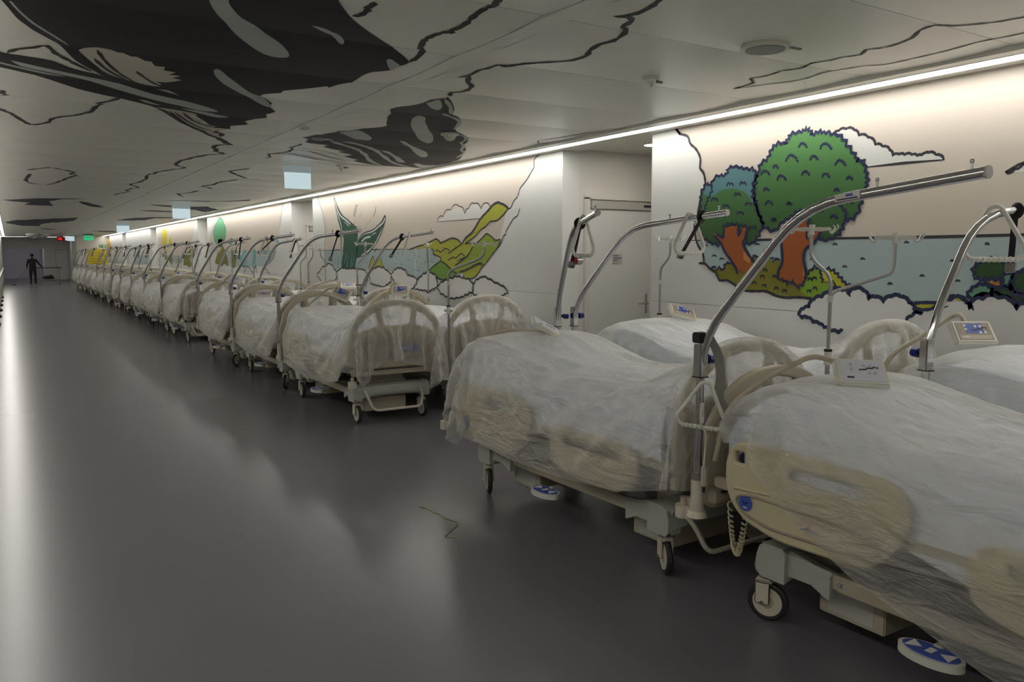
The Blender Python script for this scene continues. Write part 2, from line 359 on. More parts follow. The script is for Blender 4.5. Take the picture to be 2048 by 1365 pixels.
link('ceiling_margin', MB().box(4.968, XW + .2, Y0, Y1, H - .028, H + .06, 'ceiling_paint').box(4.718, 4.812, Y0, Y1, H - .030, H + .03, 'ceiling_paint').box(XL - .1, XL + .06, Y0, Y1, H, H + .06, 'ceiling_paint').box(XW + .2, 7.2, Y0, Y1, H, H + .06, 'ceiling_paint').mesh('ceiling_margin', False), ceil_back)
# linear lights along both edges
def led(x0, x1, ya, yb, mname, label):
    root = link('linear_ceiling_light', MB().box(x0 - .012, x0, ya, yb, H - .032, H + .05, 'led_trim').box(x1, x1 + .012, ya, yb, H - .032, H + .05, 'led_trim').mesh('light_channel', False))
    tag(root, label, 'ceiling light', 'linear lights along the ceiling edges')
    k = int((yb - ya) / 3.0)
    dm = MB().box(x0, x1, 0, (yb - ya) / k, H - .026, H + .01, mname).mesh('diffuser', False)
    for i in range(k): link('diffuser', dm, root, (0, ya + (yb - ya) / k * i, 0))
led(4.825, 4.955, Y0 + .3, 54.0, 'led_right', 'long white linear light running above the mural wall')
led(XL + .085, XL + .175, Y0 + .3, 56.0, 'led_left', 'long white linear light above the left wall')

# ------------------------------------------------------------------ mural and ceiling prints (flat art, traced on the wall and ceiling planes)
ART = """w1_sky|f|sky|0|0|0|0|5.352,2.82 5.298,2.765 5.2,2.729 5.165,2.662 5.093,2.607 5.04,2.524 5.042,2.444 4.997,2.397 4.975,2.318 4.986,2.257 5.018,2.209 5.041,2.12 5.066,2.011 5.092,1.949 5.076,1.861 5.066,1.824 2.166,1.817 2.239,2.82 3.21,2.82
w1_sea|f|sea|1|0|0|0|5.074,1.824 2.166,1.817 2.143,1.479 2.39,1.425 2.702,1.416 2.772,1.43 2.997,1.381 3.073,1.377 3.126,1.414 3.218,1.409 3.271,1.388 3.341,1.406 3.427,1.445 3.544,1.467 3.728,1.521 4.37,1.46 4.681,1.504 4.868,1.577 4.966,1.631 4.983,1.71 5.036,1.773
w1_sky|s|ink|6|.022|0|0|5.352,2.82 5.298,2.765 5.2,2.729 5.165,2.662 5.093,2.607 5.04,2.524 5.042,2.444 4.997,2.397 4.975,2.318 4.986,2.257 5.018,2.209 5.041,2.12 5.066,2.011 5.092,1.949 5.076,1.861 5.066,1.824
w1_sky|s|ink|6|.022|0|0|5.066,1.824 5.036,1.773 4.983,1.71 4.966,1.631
w1_sky|s|ink|6|.022|0|0|5.03,1.626 4.955,1.623 4.889,1.577 4.825,1.547 4.782,1.486 4.7,1.488 4.629,1.46 4.519,1.411 4.387,1.408 4.295,1.412 4.186,1.38 4.081,1.37 3.979,1.378 3.832,1.371
w1_sky|s|ink|6|.02|0|0|5.352,2.82 5.298,2.765 5.307,2.763
w1_sea|s|ink|3|.018|0|0|5.154,1.826 4.385,1.818 3.712,1.819 3.022,1.815 2.415,1.818 2.166,1.817
w1_sea|s|ink|2|.016|0|0|4.99,1.778 4.969,1.787 4.948,1.785 4.93,1.775
w1_sea|s|ink|2|.016|0|0|4.88,1.686 4.86,1.696 4.839,1.694 4.822,1.685
w1_sea|s|ink|2|.016|0|0|4.796,1.66 4.776,1.67 4.756,1.668 4.739,1.659
w1_sea|s|ink|2|.016|0|0|4.419,1.78 4.401,1.788 4.382,1.786 4.367,1.778
w1_sea|s|ink|2|.016|0|0|4.237,1.775 4.219,1.783 4.202,1.782 4.187,1.773
w1_sea|s|ink|2|.016|0|0|3.701,1.772 3.686,1.78 3.671,1.778 3.658,1.77
w1_sea|s|ink|2|.016|0|0|3.892,1.662 3.877,1.67 3.86,1.669 3.847,1.661
w1_sea|s|ink|2|.016|0|0|3.614,1.611 3.599,1.619 3.585,1.618 3.572,1.61
w1_sea|s|ink|2|.016|0|0|3.473,1.667 3.459,1.675 3.445,1.673 3.433,1.666
w1_sea|s|ink|2|.016|0|0|3.256,1.499 3.243,1.507 3.229,1.506 3.218,1.499
w1_sea|s|ink|2|.016|0|0|3.031,1.558 3.019,1.566 3.007,1.565 2.996,1.558
w1_sea|s|ink|2|.016|0|0|2.794,1.531 2.783,1.538 2.771,1.538 2.762,1.531
w1_sea|s|ink|2|.016|0|0|2.628,1.763 2.618,1.77 2.607,1.768 2.598,1.762
w1_sea|s|ink|2|.016|0|0|3.152,1.779 3.14,1.786 3.127,1.784 3.116,1.777
w1_sea|s|ink|2|.016|0|0|2.837,1.658 2.825,1.665 2.814,1.664 2.804,1.658
w1_ground|f|olive|3|0|0|0|4.889,1.577 4.865,1.598 4.822,1.57 4.796,1.589 4.744,1.572 4.715,1.626 4.656,1.634 4.605,1.597 4.452,1.621 4.426,1.68 4.399,1.695 4.378,1.651 4.305,1.651 4.271,1.695 4.233,1.645 4.198,1.652 4.163,1.666 4.125,1.582 3.922,1.571 3.858,1.593 3.81,1.587 3.725,1.599 3.685,1.582 3.653,1.556 3.606,1.511 3.53,1.467 3.565,1.44 3.648,1.457 3.723,1.42 3.785,1.391 3.832,1.371 3.979,1.378 4.186,1.394 4.295,1.412 4.52,1.414 4.629,1.46 4.7,1.488 4.782,1.486 4.825,1.547
w1_ground|f|lime|4|0|0|0|3.952,1.508 3.906,1.585 3.851,1.607 3.794,1.58 3.766,1.493 3.666,1.496 3.656,1.456 3.723,1.42 3.785,1.391 3.832,1.382 3.897,1.393 3.965,1.431
w1_ground|f|yellow|4|0|0|0|3.794,1.573 3.725,1.599 3.653,1.556 3.53,1.467 3.565,1.446 3.649,1.463 3.682,1.516 3.759,1.507
w1_ground|s|navy|5|.02|.05|.016|4.879,1.577 4.865,1.598 4.822,1.57 4.796,1.589 4.744,1.572 4.715,1.626 4.656,1.634 4.605,1.597 4.565,1.59
w1_ground|s|navy|5|.02|.05|.02|4.453,1.65 4.399,1.695 4.378,1.651 4.305,1.651 4.271,1.695 4.233,1.645 4.198,1.652 4.163,1.666
w1_ground|s|navy|5|.022|.05|.014|3.913,1.544 3.851,1.607 3.794,1.58 3.725,1.599 3.685,1.582 3.653,1.556 3.606,1.511 3.53,1.467
w1_ground|s|navy|5|.02|.04|.012|3.802,1.58 3.775,1.52 3.782,1.493
w1_ground|s|navy|5|.02|0|0|3.682,1.516 3.656,1.456
w1_ground|s|ink|5|.012|0|0|4.323,1.564 4.317,1.59 4.302,1.582 4.293,1.591 4.283,1.562
w1_ground|s|ink|5|.012|0|0|4.348,1.512 4.342,1.539 4.327,1.53 4.318,1.539 4.308,1.51
w1_ground|s|ink|5|.012|0|0|4.43,1.458 4.424,1.485 4.408,1.477 4.399,1.486 4.389,1.457
w1_ground|s|ink|5|.012|0|0|4.327,1.44 4.321,1.466 4.306,1.458 4.297,1.467 4.287,1.438
w1_ground|s|ink|5|.012|0|0|4.129,1.404 4.123,1.43 4.109,1.422 4.101,1.431 4.091,1.403
w1_ground|s|ink|5|.012|0|0|4.209,1.422 4.203,1.448 4.188,1.44 4.18,1.449 4.17,1.421
w1_ground|s|ink|5|.012|0|0|4.471,1.532 4.464,1.558 4.449,1.55 4.44,1.559 4.429,1.53
w1_ground|s|ink|5|.012|0|0|4.231,1.515 4.225,1.541 4.21,1.533 4.202,1.542 4.192,1.513
w1_ground|s|ink|5|.012|0|0|3.898,1.503 3.892,1.528 3.879,1.52 3.871,1.528 3.862,1.501
w1_ground|s|ink|5|.012|0|0|3.902,1.413 3.896,1.438 3.883,1.43 3.875,1.439 3.866,1.412
w1_ground|s|ink|5|.012|0|0|3.851,1.436 3.846,1.461 3.832,1.453 3.825,1.461 3.815,1.434
w1_ground|s|ink|5|.012|0|0|4.508,1.516 4.502,1.543 4.486,1.534 4.477,1.543 4.466,1.514
w1_ground|s|ink|5|.012|0|0|3.858,1.511 3.852,1.536 3.839,1.528 3.832,1.536 3.822,1.509
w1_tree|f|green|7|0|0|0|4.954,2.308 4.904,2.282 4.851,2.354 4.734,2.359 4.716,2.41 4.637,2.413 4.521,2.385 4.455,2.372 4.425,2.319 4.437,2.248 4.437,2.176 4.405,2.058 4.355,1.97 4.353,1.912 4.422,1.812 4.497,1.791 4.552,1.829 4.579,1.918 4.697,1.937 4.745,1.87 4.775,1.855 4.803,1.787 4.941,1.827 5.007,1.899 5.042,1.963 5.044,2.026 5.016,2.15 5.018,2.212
w1_tree|f|teal|8|0|0|0|4.954,2.308 4.904,2.274 4.851,2.354 4.734,2.356 4.706,2.409 4.637,2.41 4.521,2.382 4.455,2.368 4.429,2.32 4.44,2.249 4.442,2.118 4.473,2.135 4.503,2.18 4.552,2.213 4.67,2.243 4.789,2.236 4.891,2.189 4.965,2.206 4.987,2.234
w1_tree|s|navy|10|.024|.055|.018|4.954,2.308 4.904,2.282 4.851,2.354 4.734,2.359 4.716,2.41 4.637,2.413 4.521,2.385 4.455,2.372 4.425,2.319 4.437,2.248 4.437,2.176 4.405,2.058 4.355,1.97 4.353,1.912 4.422,1.812 4.497,1.791 4.552,1.829 4.579,1.918 4.697,1.937 4.745,1.87 4.775,1.855 4.803,1.787 4.941,1.827 5.007,1.899 5.042,1.963 5.044,2.026 5.016,2.15 5.018,2.212 4.954,2.308
w1_tree|s|navy|9|.018|.05|.014|4.904,2.282 4.892,2.235 4.932,2.176 4.951,2.131 4.971,2.085 4.937,2.022
w1_tree|f|orange|11|0|0|0|4.742,1.786 4.754,1.839 4.834,1.882 4.862,1.868 4.783,1.802 4.729,1.725 4.656,1.649 4.605,1.589 4.583,1.544 4.546,1.582 4.506,1.553 4.449,1.547 4.386,1.614 4.454,1.68 4.535,1.784 4.517,1.828 4.498,1.909 4.549,1.915 4.586,1.851 4.599,1.931 4.727,1.922 4.746,1.832
w1_tree|f|tan|12|0|0|0|4.532,1.732 4.454,1.665 4.462,1.628 4.526,1.665
w1_tree|s|navy|13|.024|0|0|4.862,1.868 4.783,1.802 4.729,1.725 4.656,1.649 4.605,1.589 4.583,1.544
w1_tree|s|navy|13|.024|0|0|4.498,1.909 4.517,1.828 4.535,1.784 4.454,1.68 4.386,1.614
w1_tree|s|navy|13|.016|0|0|4.598,1.926 4.591,1.852 4.549,1.91
w1_tree|s|navy|13|.018|0|0|4.834,1.882 4.754,1.839 4.749,1.923
w1_tree|s|navy|13|.02|.035|.02|4.767,1.924 4.727,1.938 4.658,1.948 4.589,1.934 4.521,1.924 4.486,1.908
w1_tree|s|navy|10|.013|0|0|4.73,2.263 4.715,2.295 4.695,2.279 4.675,2.289 4.654,2.258
w1_tree|s|navy|10|.013|0|0|4.592,2.259 4.578,2.291 4.558,2.275 4.54,2.285 4.519,2.254
w1_tree|s|navy|10|.013|0|0|4.899,2.148 4.884,2.181 4.863,2.164 4.842,2.175 4.821,2.144
w1_tree|s|navy|10|.013|0|0|4.769,2.085 4.754,2.117 4.734,2.101 4.714,2.112 4.693,2.081
w1_tree|s|navy|10|.013|0|0|4.647,2.174 4.633,2.206 4.613,2.19 4.594,2.201 4.573,2.17
w1_tree|s|navy|10|.013|0|0|4.612,2.021 4.598,2.053 4.578,2.037 4.559,2.048 4.538,2.018
w1_tree|s|navy|10|.013|0|0|4.528,2.091 4.514,2.122 4.494,2.107 4.476,2.117 4.456,2.087
w1_tree|s|navy|10|.013|0|0|4.905,2.002 4.889,2.035 4.868,2.019 4.847,2.03 4.825,1.999
w1_tree|s|navy|10|.013|0|0|4.473,1.898 4.459,1.93 4.44,1.914 4.421,1.926 4.402,1.896
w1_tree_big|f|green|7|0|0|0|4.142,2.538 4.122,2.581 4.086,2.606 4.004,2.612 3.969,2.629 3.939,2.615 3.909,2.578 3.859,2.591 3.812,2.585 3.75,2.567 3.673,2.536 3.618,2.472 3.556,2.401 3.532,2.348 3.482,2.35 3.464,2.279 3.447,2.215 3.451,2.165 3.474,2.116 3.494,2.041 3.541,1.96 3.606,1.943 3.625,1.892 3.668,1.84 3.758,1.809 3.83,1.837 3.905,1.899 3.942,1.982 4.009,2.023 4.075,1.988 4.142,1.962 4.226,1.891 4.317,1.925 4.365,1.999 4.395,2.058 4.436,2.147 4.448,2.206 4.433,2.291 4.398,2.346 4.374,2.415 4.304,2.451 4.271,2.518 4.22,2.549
w1_tree_big|s|navy|10|.026|.055|.018|4.142,2.538 4.122,2.581 4.086,2.606 4.004,2.612 3.969,2.629 3.939,2.615 3.909,2.578 3.859,2.591 3.812,2.585 3.75,2.567 3.673,2.536 3.618,2.472 3.556,2.401 3.532,2.348 3.482,2.35 3.464,2.279 3.447,2.215 3.451,2.165 3.474,2.116 3.494,2.041 3.541,1.96 3.606,1.943 3.625,1.892 3.668,1.84 3.758,1.809 3.83,1.837 3.905,1.899 3.942,1.982 4.009,2.023 4.075,1.988 4.142,1.962 4.226,1.891 4.317,1.925 4.365,1.999 4.395,2.058 4.436,2.147 4.448,2.206 4.433,2.291 4.398,2.346 4.374,2.415 4.304,2.451 4.271,2.518 4.22,2.549 4.142,2.538
w1_tree_big|f|orange|11|0|0|0|4.131,1.906 4.09,1.96 4.009,2.019 3.95,1.983 3.921,1.9 3.914,1.815 3.824,1.881 3.797,1.875 3.852,1.79 3.927,1.743 3.943,1.667 3.92,1.585 3.92,1.516 3.959,1.48 3.991,1.458 4.036,1.506 4.077,1.47 4.13,1.518 4.181,1.516 4.168,1.581 4.137,1.652 4.156,1.822
w1_tree_big|f|tan|12|0|0|0|3.938,1.626 3.919,1.571 3.928,1.523 3.944,1.557
w1_tree_big|s|navy|13|.026|0|0|4.119,1.919 4.158,1.85 4.137,1.652 4.168,1.581 4.178,1.517
w1_tree_big|s|navy|13|.026|0|0|3.793,1.883 3.852,1.79 3.927,1.743 3.943,1.667 3.92,1.585 3.919,1.509
w1_tree_big|s|navy|13|.022|.04|.02|4.178,1.517 4.13,1.518 4.086,1.484 4.036,1.506 3.983,1.459 3.919,1.509
w1_tree_big|s|navy|13|.016|0|0|3.921,1.9 3.925,1.839 3.914,1.815
w1_tree_big|s|navy|13|.024|.035|.016|4.058,1.987 4.009,2.023 3.959,2.01 3.928,1.975 3.906,1.913
w1_tree_big|s|navy|10|.02|.05|.014|3.664,2.063 3.624,2.022 3.601,1.995 3.613,1.95
w1_tree_big|s|navy|10|.017|.04|.008|4.027,2.5 4.013,2.522 3.999,2.53 3.981,2.521 3.966,2.511 3.954,2.489
w1_tree_big|s|navy|10|.017|.04|.008|3.837,2.466 3.82,2.496 3.802,2.505 3.778,2.495 3.759,2.481 3.744,2.452
w1_tree_big|s|navy|10|.017|.04|.008|4.143,2.407 4.121,2.442 4.099,2.454 4.07,2.441 4.047,2.425 4.028,2.391
w1_tree_big|s|navy|10|.017|.04|.008|3.921,2.399 3.909,2.419 3.897,2.426 3.881,2.419 3.867,2.41 3.857,2.39
w1_tree_big|s|navy|10|.017|.04|.008|3.705,2.337 3.689,2.364 3.673,2.373 3.652,2.364 3.634,2.352 3.621,2.325
w1_tree_big|s|navy|10|.017|.04|.008|3.989,2.292 3.977,2.313 3.964,2.32 3.948,2.313 3.934,2.304 3.924,2.284
w1_tree_big|s|navy|10|.017|.04|.008|3.811,2.26 3.8,2.281 3.788,2.287 3.772,2.281 3.759,2.272 3.749,2.253
w1_tree_big|s|navy|10|.017|.04|.008|3.607,2.228 3.598,2.244 3.589,2.249 3.577,2.244 3.568,2.237 3.56,2.222
w1_tree_big|s|navy|10|.017|.04|.008|4.218,2.271 4.203,2.297 4.186,2.306 4.165,2.297 4.148,2.286 4.135,2.262
w1_tree_big|s|navy|10|.017|.04|.008|4.259,2.367 4.25,2.382 4.24,2.387 4.228,2.382 4.218,2.375 4.21,2.361
w1_tree_big|s|navy|10|.017|.04|.008|4.374,2.325 4.359,2.349 4.343,2.357 4.323,2.349 4.307,2.338 4.294,2.315
w1_tree_big|s|navy|10|.017|.04|.008|4.345,2.201 4.335,2.216 4.326,2.222 4.313,2.217 4.302,2.21 4.294,2.196
w1_tree_big|s|navy|10|.017|.04|.008|3.702,2.153 3.695,2.166 3.688,2.17 3.679,2.166 3.671,2.161 3.665,2.15
w1_tree_big|s|navy|10|.017|.04|.008|4.324,2.088 4.31,2.11 4.296,2.117 4.278,2.111 4.263,2.101 4.252,2.081
w1_tree_big|s|navy|10|.017|.04|.008|4.116,2.077 4.109,2.09 4.101,2.094 4.09,2.09 4.082,2.085 4.075,2.073
w1_tree_big|s|navy|10|.017|.04|.008|3.901,2.023 3.893,2.038 3.884,2.043 3.873,2.039 3.864,2.033 3.856,2.02
w1_tree_big|s|navy|10|.017|.04|.008|3.826,2.015 3.819,2.027 3.812,2.032 3.802,2.028 3.795,2.023 3.788,2.012
w1_tree_big|s|navy|10|.017|.04|.008|3.724,1.959 3.714,1.978 3.703,1.985 3.689,1.979 3.678,1.972 3.669,1.955
w1_tree_big|s|navy|10|.017|.04|.008|4.256,1.965 4.249,1.976 4.242,1.98 4.233,1.977 4.226,1.972 4.22,1.962
w1_tree_big|s|navy|10|.017|.04|.008|3.598,2.06 3.59,2.076 3.581,2.082 3.569,2.077 3.559,2.07 3.551,2.055
w1_cloud|f|white|2|0|0|0|3.734,2.562 3.69,2.583 3.631,2.588 3.565,2.573 3.527,2.53 3.455,2.509 3.397,2.453 3.342,2.434 3.287,2.404 3.265,2.365 3.219,2.369 3.18,2.362 3.128,2.357 3.09,2.346 3.059,2.347 3.039,2.359 3.017,2.359 2.967,2.34 2.912,2.304 3.177,2.308 3.459,2.306 3.593,2.405
w1_cloud|s|ink|3|.018|0|0|3.734,2.562 3.69,2.583 3.631,2.588 3.565,2.573 3.527,2.53 3.455,2.509 3.397,2.453 3.342,2.434 3.287,2.404 3.265,2.365 3.219,2.369 3.18,2.362 3.128,2.357 3.09,2.346 3.059,2.347 3.039,2.359 3.017,2.359 2.967,2.34 2.912,2.304
w1_cloud|s|ink|3|.016|0|0|2.908,2.303 3.177,2.308 3.459,2.306
w1_cloud_small|f|white|2|0|0|0|2.533,2.19 2.483,2.207 2.442,2.227 2.367,2.278 2.198,2.301 2.19,2.17
w1_cloud_small|s|ink|3|.016|0|0|2.19,2.173 2.533,2.19 2.483,2.207 2.442,2.227 2.367,2.278 2.198,2.301
w1_cloud_low|f|white|7|0|0|0|3.964,1.236 3.958,1.271 3.926,1.294 3.877,1.311 3.863,1.353 3.839,1.368 3.769,1.391 3.716,1.427 3.648,1.457 3.603,1.445 3.542,1.432 3.5,1.462 3.435,1.451 3.389,1.395 3.341,1.41 3.278,1.381 3.219,1.419 3.153,1.419 3.092,1.384 3.059,1.356 3.02,1.346 2.983,1.354 2.922,1.351 2.852,1.402 2.784,1.435 2.713,1.403 2.688,1.364 2.669,1.423 2.583,1.455 2.507,1.447 2.443,1.417 2.42,1.38 2.389,1.414 2.313,1.45 2.143,1.479 2.112,1.02 3.519,.974 3.587,1.138 3.679,1.146 3.727,1.17 3.791,1.199 3.841,1.23 3.889,1.227 3.939,1.226
w1_cloud_low|s|navy|8|.028|0|0|3.964,1.236 3.958,1.271 3.926,1.294 3.877,1.311 3.863,1.353 3.839,1.368 3.769,1.391 3.716,1.427 3.648,1.457 3.603,1.445 3.542,1.432 3.5,1.462 3.435,1.451 3.389,1.395 3.341,1.41 3.278,1.381 3.219,1.419 3.153,1.419 3.092,1.384 3.059,1.356
w1_cloud_low|s|navy|8|.028|0|0|3.02,1.346 2.983,1.354 2.922,1.351 2.852,1.402 2.784,1.435 2.713,1.403 2.688,1.364 2.669,1.423 2.583,1.455 2.507,1.447 2.443,1.417 2.42,1.38 2.389,1.414 2.313,1.45 2.143,1.479
w1_cloud_low|s|navy|8|.028|0|0|3.964,1.236 3.939,1.223 3.89,1.23 3.839,1.196 3.783,1.19 3.742,1.166 3.679,1.144 3.617,1.135 3.58,1.157
w1_cloud_low|s|navy|8|.024|0|0|3.059,1.356 3.025,1.321 2.994,1.323 3.068,1.294 3.105,1.261
w1_cloud_low|s|navy|8|.02|0|0|3.572,1.433 3.545,1.418 3.534,1.402
w1_cloud_low|s|navy|8|.02|0|0|3.404,1.401 3.386,1.379
w1_cloud_low|s|navy|8|.02|0|0|3.291,1.383 3.273,1.367
w1_cloud_low|s|navy|8|.02|0|0|2.713,1.403 2.683,1.382 2.667,1.354
w1_cloud_low|s|navy|8|.02|0|0|2.426,1.407 2.417,1.369
w1_cloud_low|s|navy|8|.02|0|0|3.086,1.385 3.066,1.37
w1_cloud_low|s|navy|8|.02|0|0|2.827,1.374 2.873,1.354
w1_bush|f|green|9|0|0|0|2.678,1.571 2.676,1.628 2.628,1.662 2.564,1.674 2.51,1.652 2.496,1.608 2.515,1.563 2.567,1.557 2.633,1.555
w1_bush|s|navy|11|.024|.06|.014|2.678,1.571 2.676,1.628 2.628,1.662 2.564,1.674 2.51,1.652 2.496,1.608 2.515,1.563 2.567,1.557 2.633,1.555 2.678,1.571
w1_bush|f|orange2|9|0|0|0|2.621,1.55 2.577,1.534 2.52,1.558 2.513,1.508 2.565,1.517
w1_bush|s|navy|10|.02|0|0|2.627,1.552 2.587,1.519 2.511,1.503 2.523,1.558
w1_bush|f|sage|8|0|0|0|2.505,1.586 2.469,1.592 2.451,1.554 2.454,1.521 2.501,1.519
w1_bush|s|navy|9|.024|.06|.012|2.505,1.586 2.469,1.592 2.451,1.554 2.454,1.521 2.501,1.519 2.505,1.586
w1_bush|f|dark|8|0|0|0|2.452,1.565 2.413,1.598 2.343,1.605 2.262,1.559 2.19,1.477 2.435,1.467
w1_bush|s|navy|9|.024|.06|.012|2.452,1.565 2.413,1.598 2.343,1.605 2.262,1.559 2.19,1.477 2.435,1.467 2.452,1.565
w1_bush|f|sage|8|0|0|0|2.709,1.432 2.695,1.479 2.641,1.515 2.586,1.506 2.57,1.461 2.647,1.435
w1_bush|s|navy|9|.024|.06|.012|2.709,1.432 2.695,1.479 2.641,1.515 2.586,1.506 2.57,1.461 2.647,1.435 2.709,1.432
w1_bush|f|dark|8|0|0|0|2.572,1.454 2.542,1.496 2.437,1.489 2.334,1.46 2.331,1.417 2.486,1.443
w1_bush|s|navy|9|.024|.06|.012|2.572,1.454 2.542,1.496 2.437,1.489 2.334,1.46 2.331,1.417 2.486,1.443 2.572,1.454
w1_bush|f|yellow|9|0|0|0|3.059,1.365 2.973,1.384 2.911,1.378 2.946,1.352 3.02,1.346
w1_bush|s|navy|10|.022|0|0|3.073,1.379 2.973,1.389 2.899,1.386 2.94,1.348 3.02,1.341 3.059,1.365
w1_bush|f|yellow|9|0|0|0|2.8,1.422 2.772,1.438 2.736,1.41 2.759,1.407
w1_bush|s|navy|10|.024|0|0|2.829,1.404 2.772,1.441 2.719,1.407
w2_sky|f|sky|0|0|0|0|15.08,2.82 15.06,2.722 14.85,2.524 14.78,2.386 14.7,2.197 14.76,1.802 10.79,1.779 8.865,1.819 8.378,1.891 8.336,1.966 8.19,2.252 8.109,2.255 8.049,2.33 7.962,2.377 7.911,2.467 7.834,2.513 7.747,2.572 7.665,2.643 7.618,2.683 7.611,2.768 7.52,2.809 7.485,2.82
w2_sky|s|ink|1|.014|0|0|7.485,2.82 7.52,2.809 7.611,2.768 7.618,2.683 7.665,2.643 7.747,2.572 7.834,2.513 7.911,2.467 7.962,2.377 8.049,2.33 8.109,2.255 8.19,2.252
w2_sky|s|ink|1|.014|0|0|15.08,2.82 15.06,2.722 14.85,2.524 14.78,2.386 14.7,2.197 14.74,2.012 14.76,1.672 14.7,1.536
w2_sky|s|ink|1|.014|0|0|7.911,2.245 7.961,2.157 8.048,2.129 8.149,2.048 8.24,1.964
w2_sky|s|ink|1|.014|0|0|8.211,1.946 8.285,1.922 8.357,1.814 8.595,1.704 8.685,1.637 8.821,1.544 8.915,1.451 9.06,1.389
w2_sea|f|sea|1|0|0|0|14.76,1.792 10.79,1.779 10.2,1.781 10.17,1.679 9.98,1.642 9.95,1.567 10.32,1.422 10.56,1.338 11.32,1.429 12.02,1.445 12.32,1.455 13.3,1.439 14.21,1.425 14.77,1.536
w2_sea|s|ink|2|.018|0|0|15.2,1.783 13.28,1.79 10.79,1.782
w2_sea|s|ink|2|.015|0|0|11.51,1.565 11.46,1.571
w2_sea|s|ink|2|.015|0|0|11.27,1.551 11.22,1.557
w2_sea|s|ink|2|.015|0|0|10.82,1.713 10.78,1.718
w2_sea|s|ink|2|.015|0|0|11.94,1.469 11.89,1.476
w2_sea|s|ink|2|.015|0|0|11.47,1.661 11.42,1.666
w2_sea|s|ink|2|.015|0|0|10.22,1.598 10.19,1.603
w2_sea|s|ink|2|.015|0|0|10.48,1.596 10.43,1.601
w2_sea|s|ink|2|.015|0|0|10.79,1.686 10.75,1.692
w2_sea|s|ink|2|.015|0|0|10.81,1.478 10.77,1.484
w2_sea|s|ink|2|.015|0|0|11,1.511 10.96,1.517
w2_sea|s|ink|2|.015|0|0|10.74,1.713 10.7,1.718
w2_sea|s|ink|2|.015|0|0|10.6,1.561 10.56,1.566
w2_sea|s|ink|2|.015|0|0|11.39,1.725 11.34,1.73
w2_sea|s|ink|2|.015|0|0|10.43,1.596 10.39,1.602
w2_sea|s|ink|2|.015|0|0|10.67,1.475 10.63,1.481
w2_sea|s|ink|2|.015|0|0|10.68,1.465 10.63,1.471
w2_sea|s|ink|2|.015|0|0|11.22,1.491 11.18,1.497
w2_sea|s|ink|2|.015|0|0|11.14,1.451 11.1,1.458
w2_sea|s|ink|2|.015|0|0|10.41,1.702 10.37,1.707
w2_sea|s|ink|2|.015|0|0|11.7,1.666 11.65,1.671
w2_sea|s|ink|2|.015|0|0|10.27,1.608 10.23,1.613
w2_sea|s|ink|2|.015|0|0|10.82,1.644 10.78,1.649
w2_sea|s|ink|2|.015|0|0|11.03,1.619 10.98,1.624
w2_sea|s|ink|2|.015|0|0|11.3,1.556 11.26,1.562
w2_sea|s|ink|2|.015|0|0|10.9,1.466 10.85,1.472
w2_sea|s|ink|2|.015|0|0|10.73,1.461 10.69,1.467
w2_sea|s|ink|2|.015|0|0|10.45,1.448 10.41,1.454
w2_sea|s|ink|2|.015|0|0|10.75,1.684 10.7,1.689
w2_sea|s|ink|2|.015|0|0|10.44,1.456 10.4,1.462
w2_sea|s|ink|2|.015|0|0|10.37,1.568 10.33,1.574
w2_sea|s|ink|2|.015|0|0|10.67,1.671 10.63,1.676
w2_sea|s|ink|2|.015|0|0|10.48,1.567 10.44,1.573
w2_sea|s|ink|2|.015|0|0|11.42,1.714 11.37,1.719
w2_sea|s|ink|2|.015|0|0|10.45,1.448 10.41,1.454
w2_cloud|f|white|1|0|0|0|10.05,2.156 9.86,2.223 9.64,2.299 9.39,2.334 9.24,2.233 9.14,2.298 8.976,2.352 8.816,2.271 8.68,2.343 8.592,2.261 8.681,2.198 8.839,2.155
w2_cloud|s|ink|2|.014|.1|.03|10.05,2.156 9.86,2.223 9.64,2.299 9.39,2.334 9.24,2.233 9.14,2.298 8.976,2.352 8.816,2.271 8.68,2.343 8.592,2.272
w2_cloud|s|ink|2|.018|0|0|10.05,2.156 8.839,2.155
w2_hills|f|olive2|3|0|0|0|9.31,1.846 9.22,1.921 9.04,1.993 8.839,2.147 8.628,2.253 8.526,2.31 8.406,2.334 8.347,2.321 8.269,2.302 8.231,2.285 8.164,2.257 8.231,2.21 8.308,2.168 8.427,2.117 8.578,2.112 8.671,2.068 8.723,2.044 8.818,2.02 8.905,1.969 8.97,1.938 9.08,1.897 9.22,1.85
w2_hills|f|olive2|3|0|0|0|10.99,1.775 10.7,1.819 10.47,1.847 10.28,1.881 10.09,1.919 10.02,1.906 9.93,1.87 9.76,1.897 9.62,1.923 9.45,1.903 9.33,1.846 9.19,1.855 9.08,1.848 8.949,1.841 8.672,1.964 8.447,1.877 8.338,1.885 8.408,1.794 8.529,1.712 8.695,1.596 8.822,1.531 8.866,1.488 8.997,1.409 9.18,1.377 9.29,1.402 9.31,1.457 9.5,1.454 9.72,1.541 9.94,1.615 9.97,1.667 10.18,1.714 10.15,1.749 10.23,1.785 10.42,1.796
w2_hills|f|green2|4|0|0|0|8.949,1.841 8.819,1.904 8.672,1.964 8.528,1.909 8.447,1.877 8.338,1.883 8.408,1.794 8.529,1.712 8.695,1.596 8.822,1.531 8.843,1.584 8.952,1.567 9.18,1.504 9.38,1.467 9.5,1.443 9.54,1.487 9.41,1.557 9.17,1.691 9.02,1.799
w2_hills|f|lime2|5|0|0|0|10.71,1.356 10.37,1.455 10.15,1.548 9.94,1.615 9.77,1.564 9.6,1.486 9.48,1.443 9.65,1.4 9.85,1.354 10.05,1.384 10.29,1.445 10.48,1.398 10.64,1.333
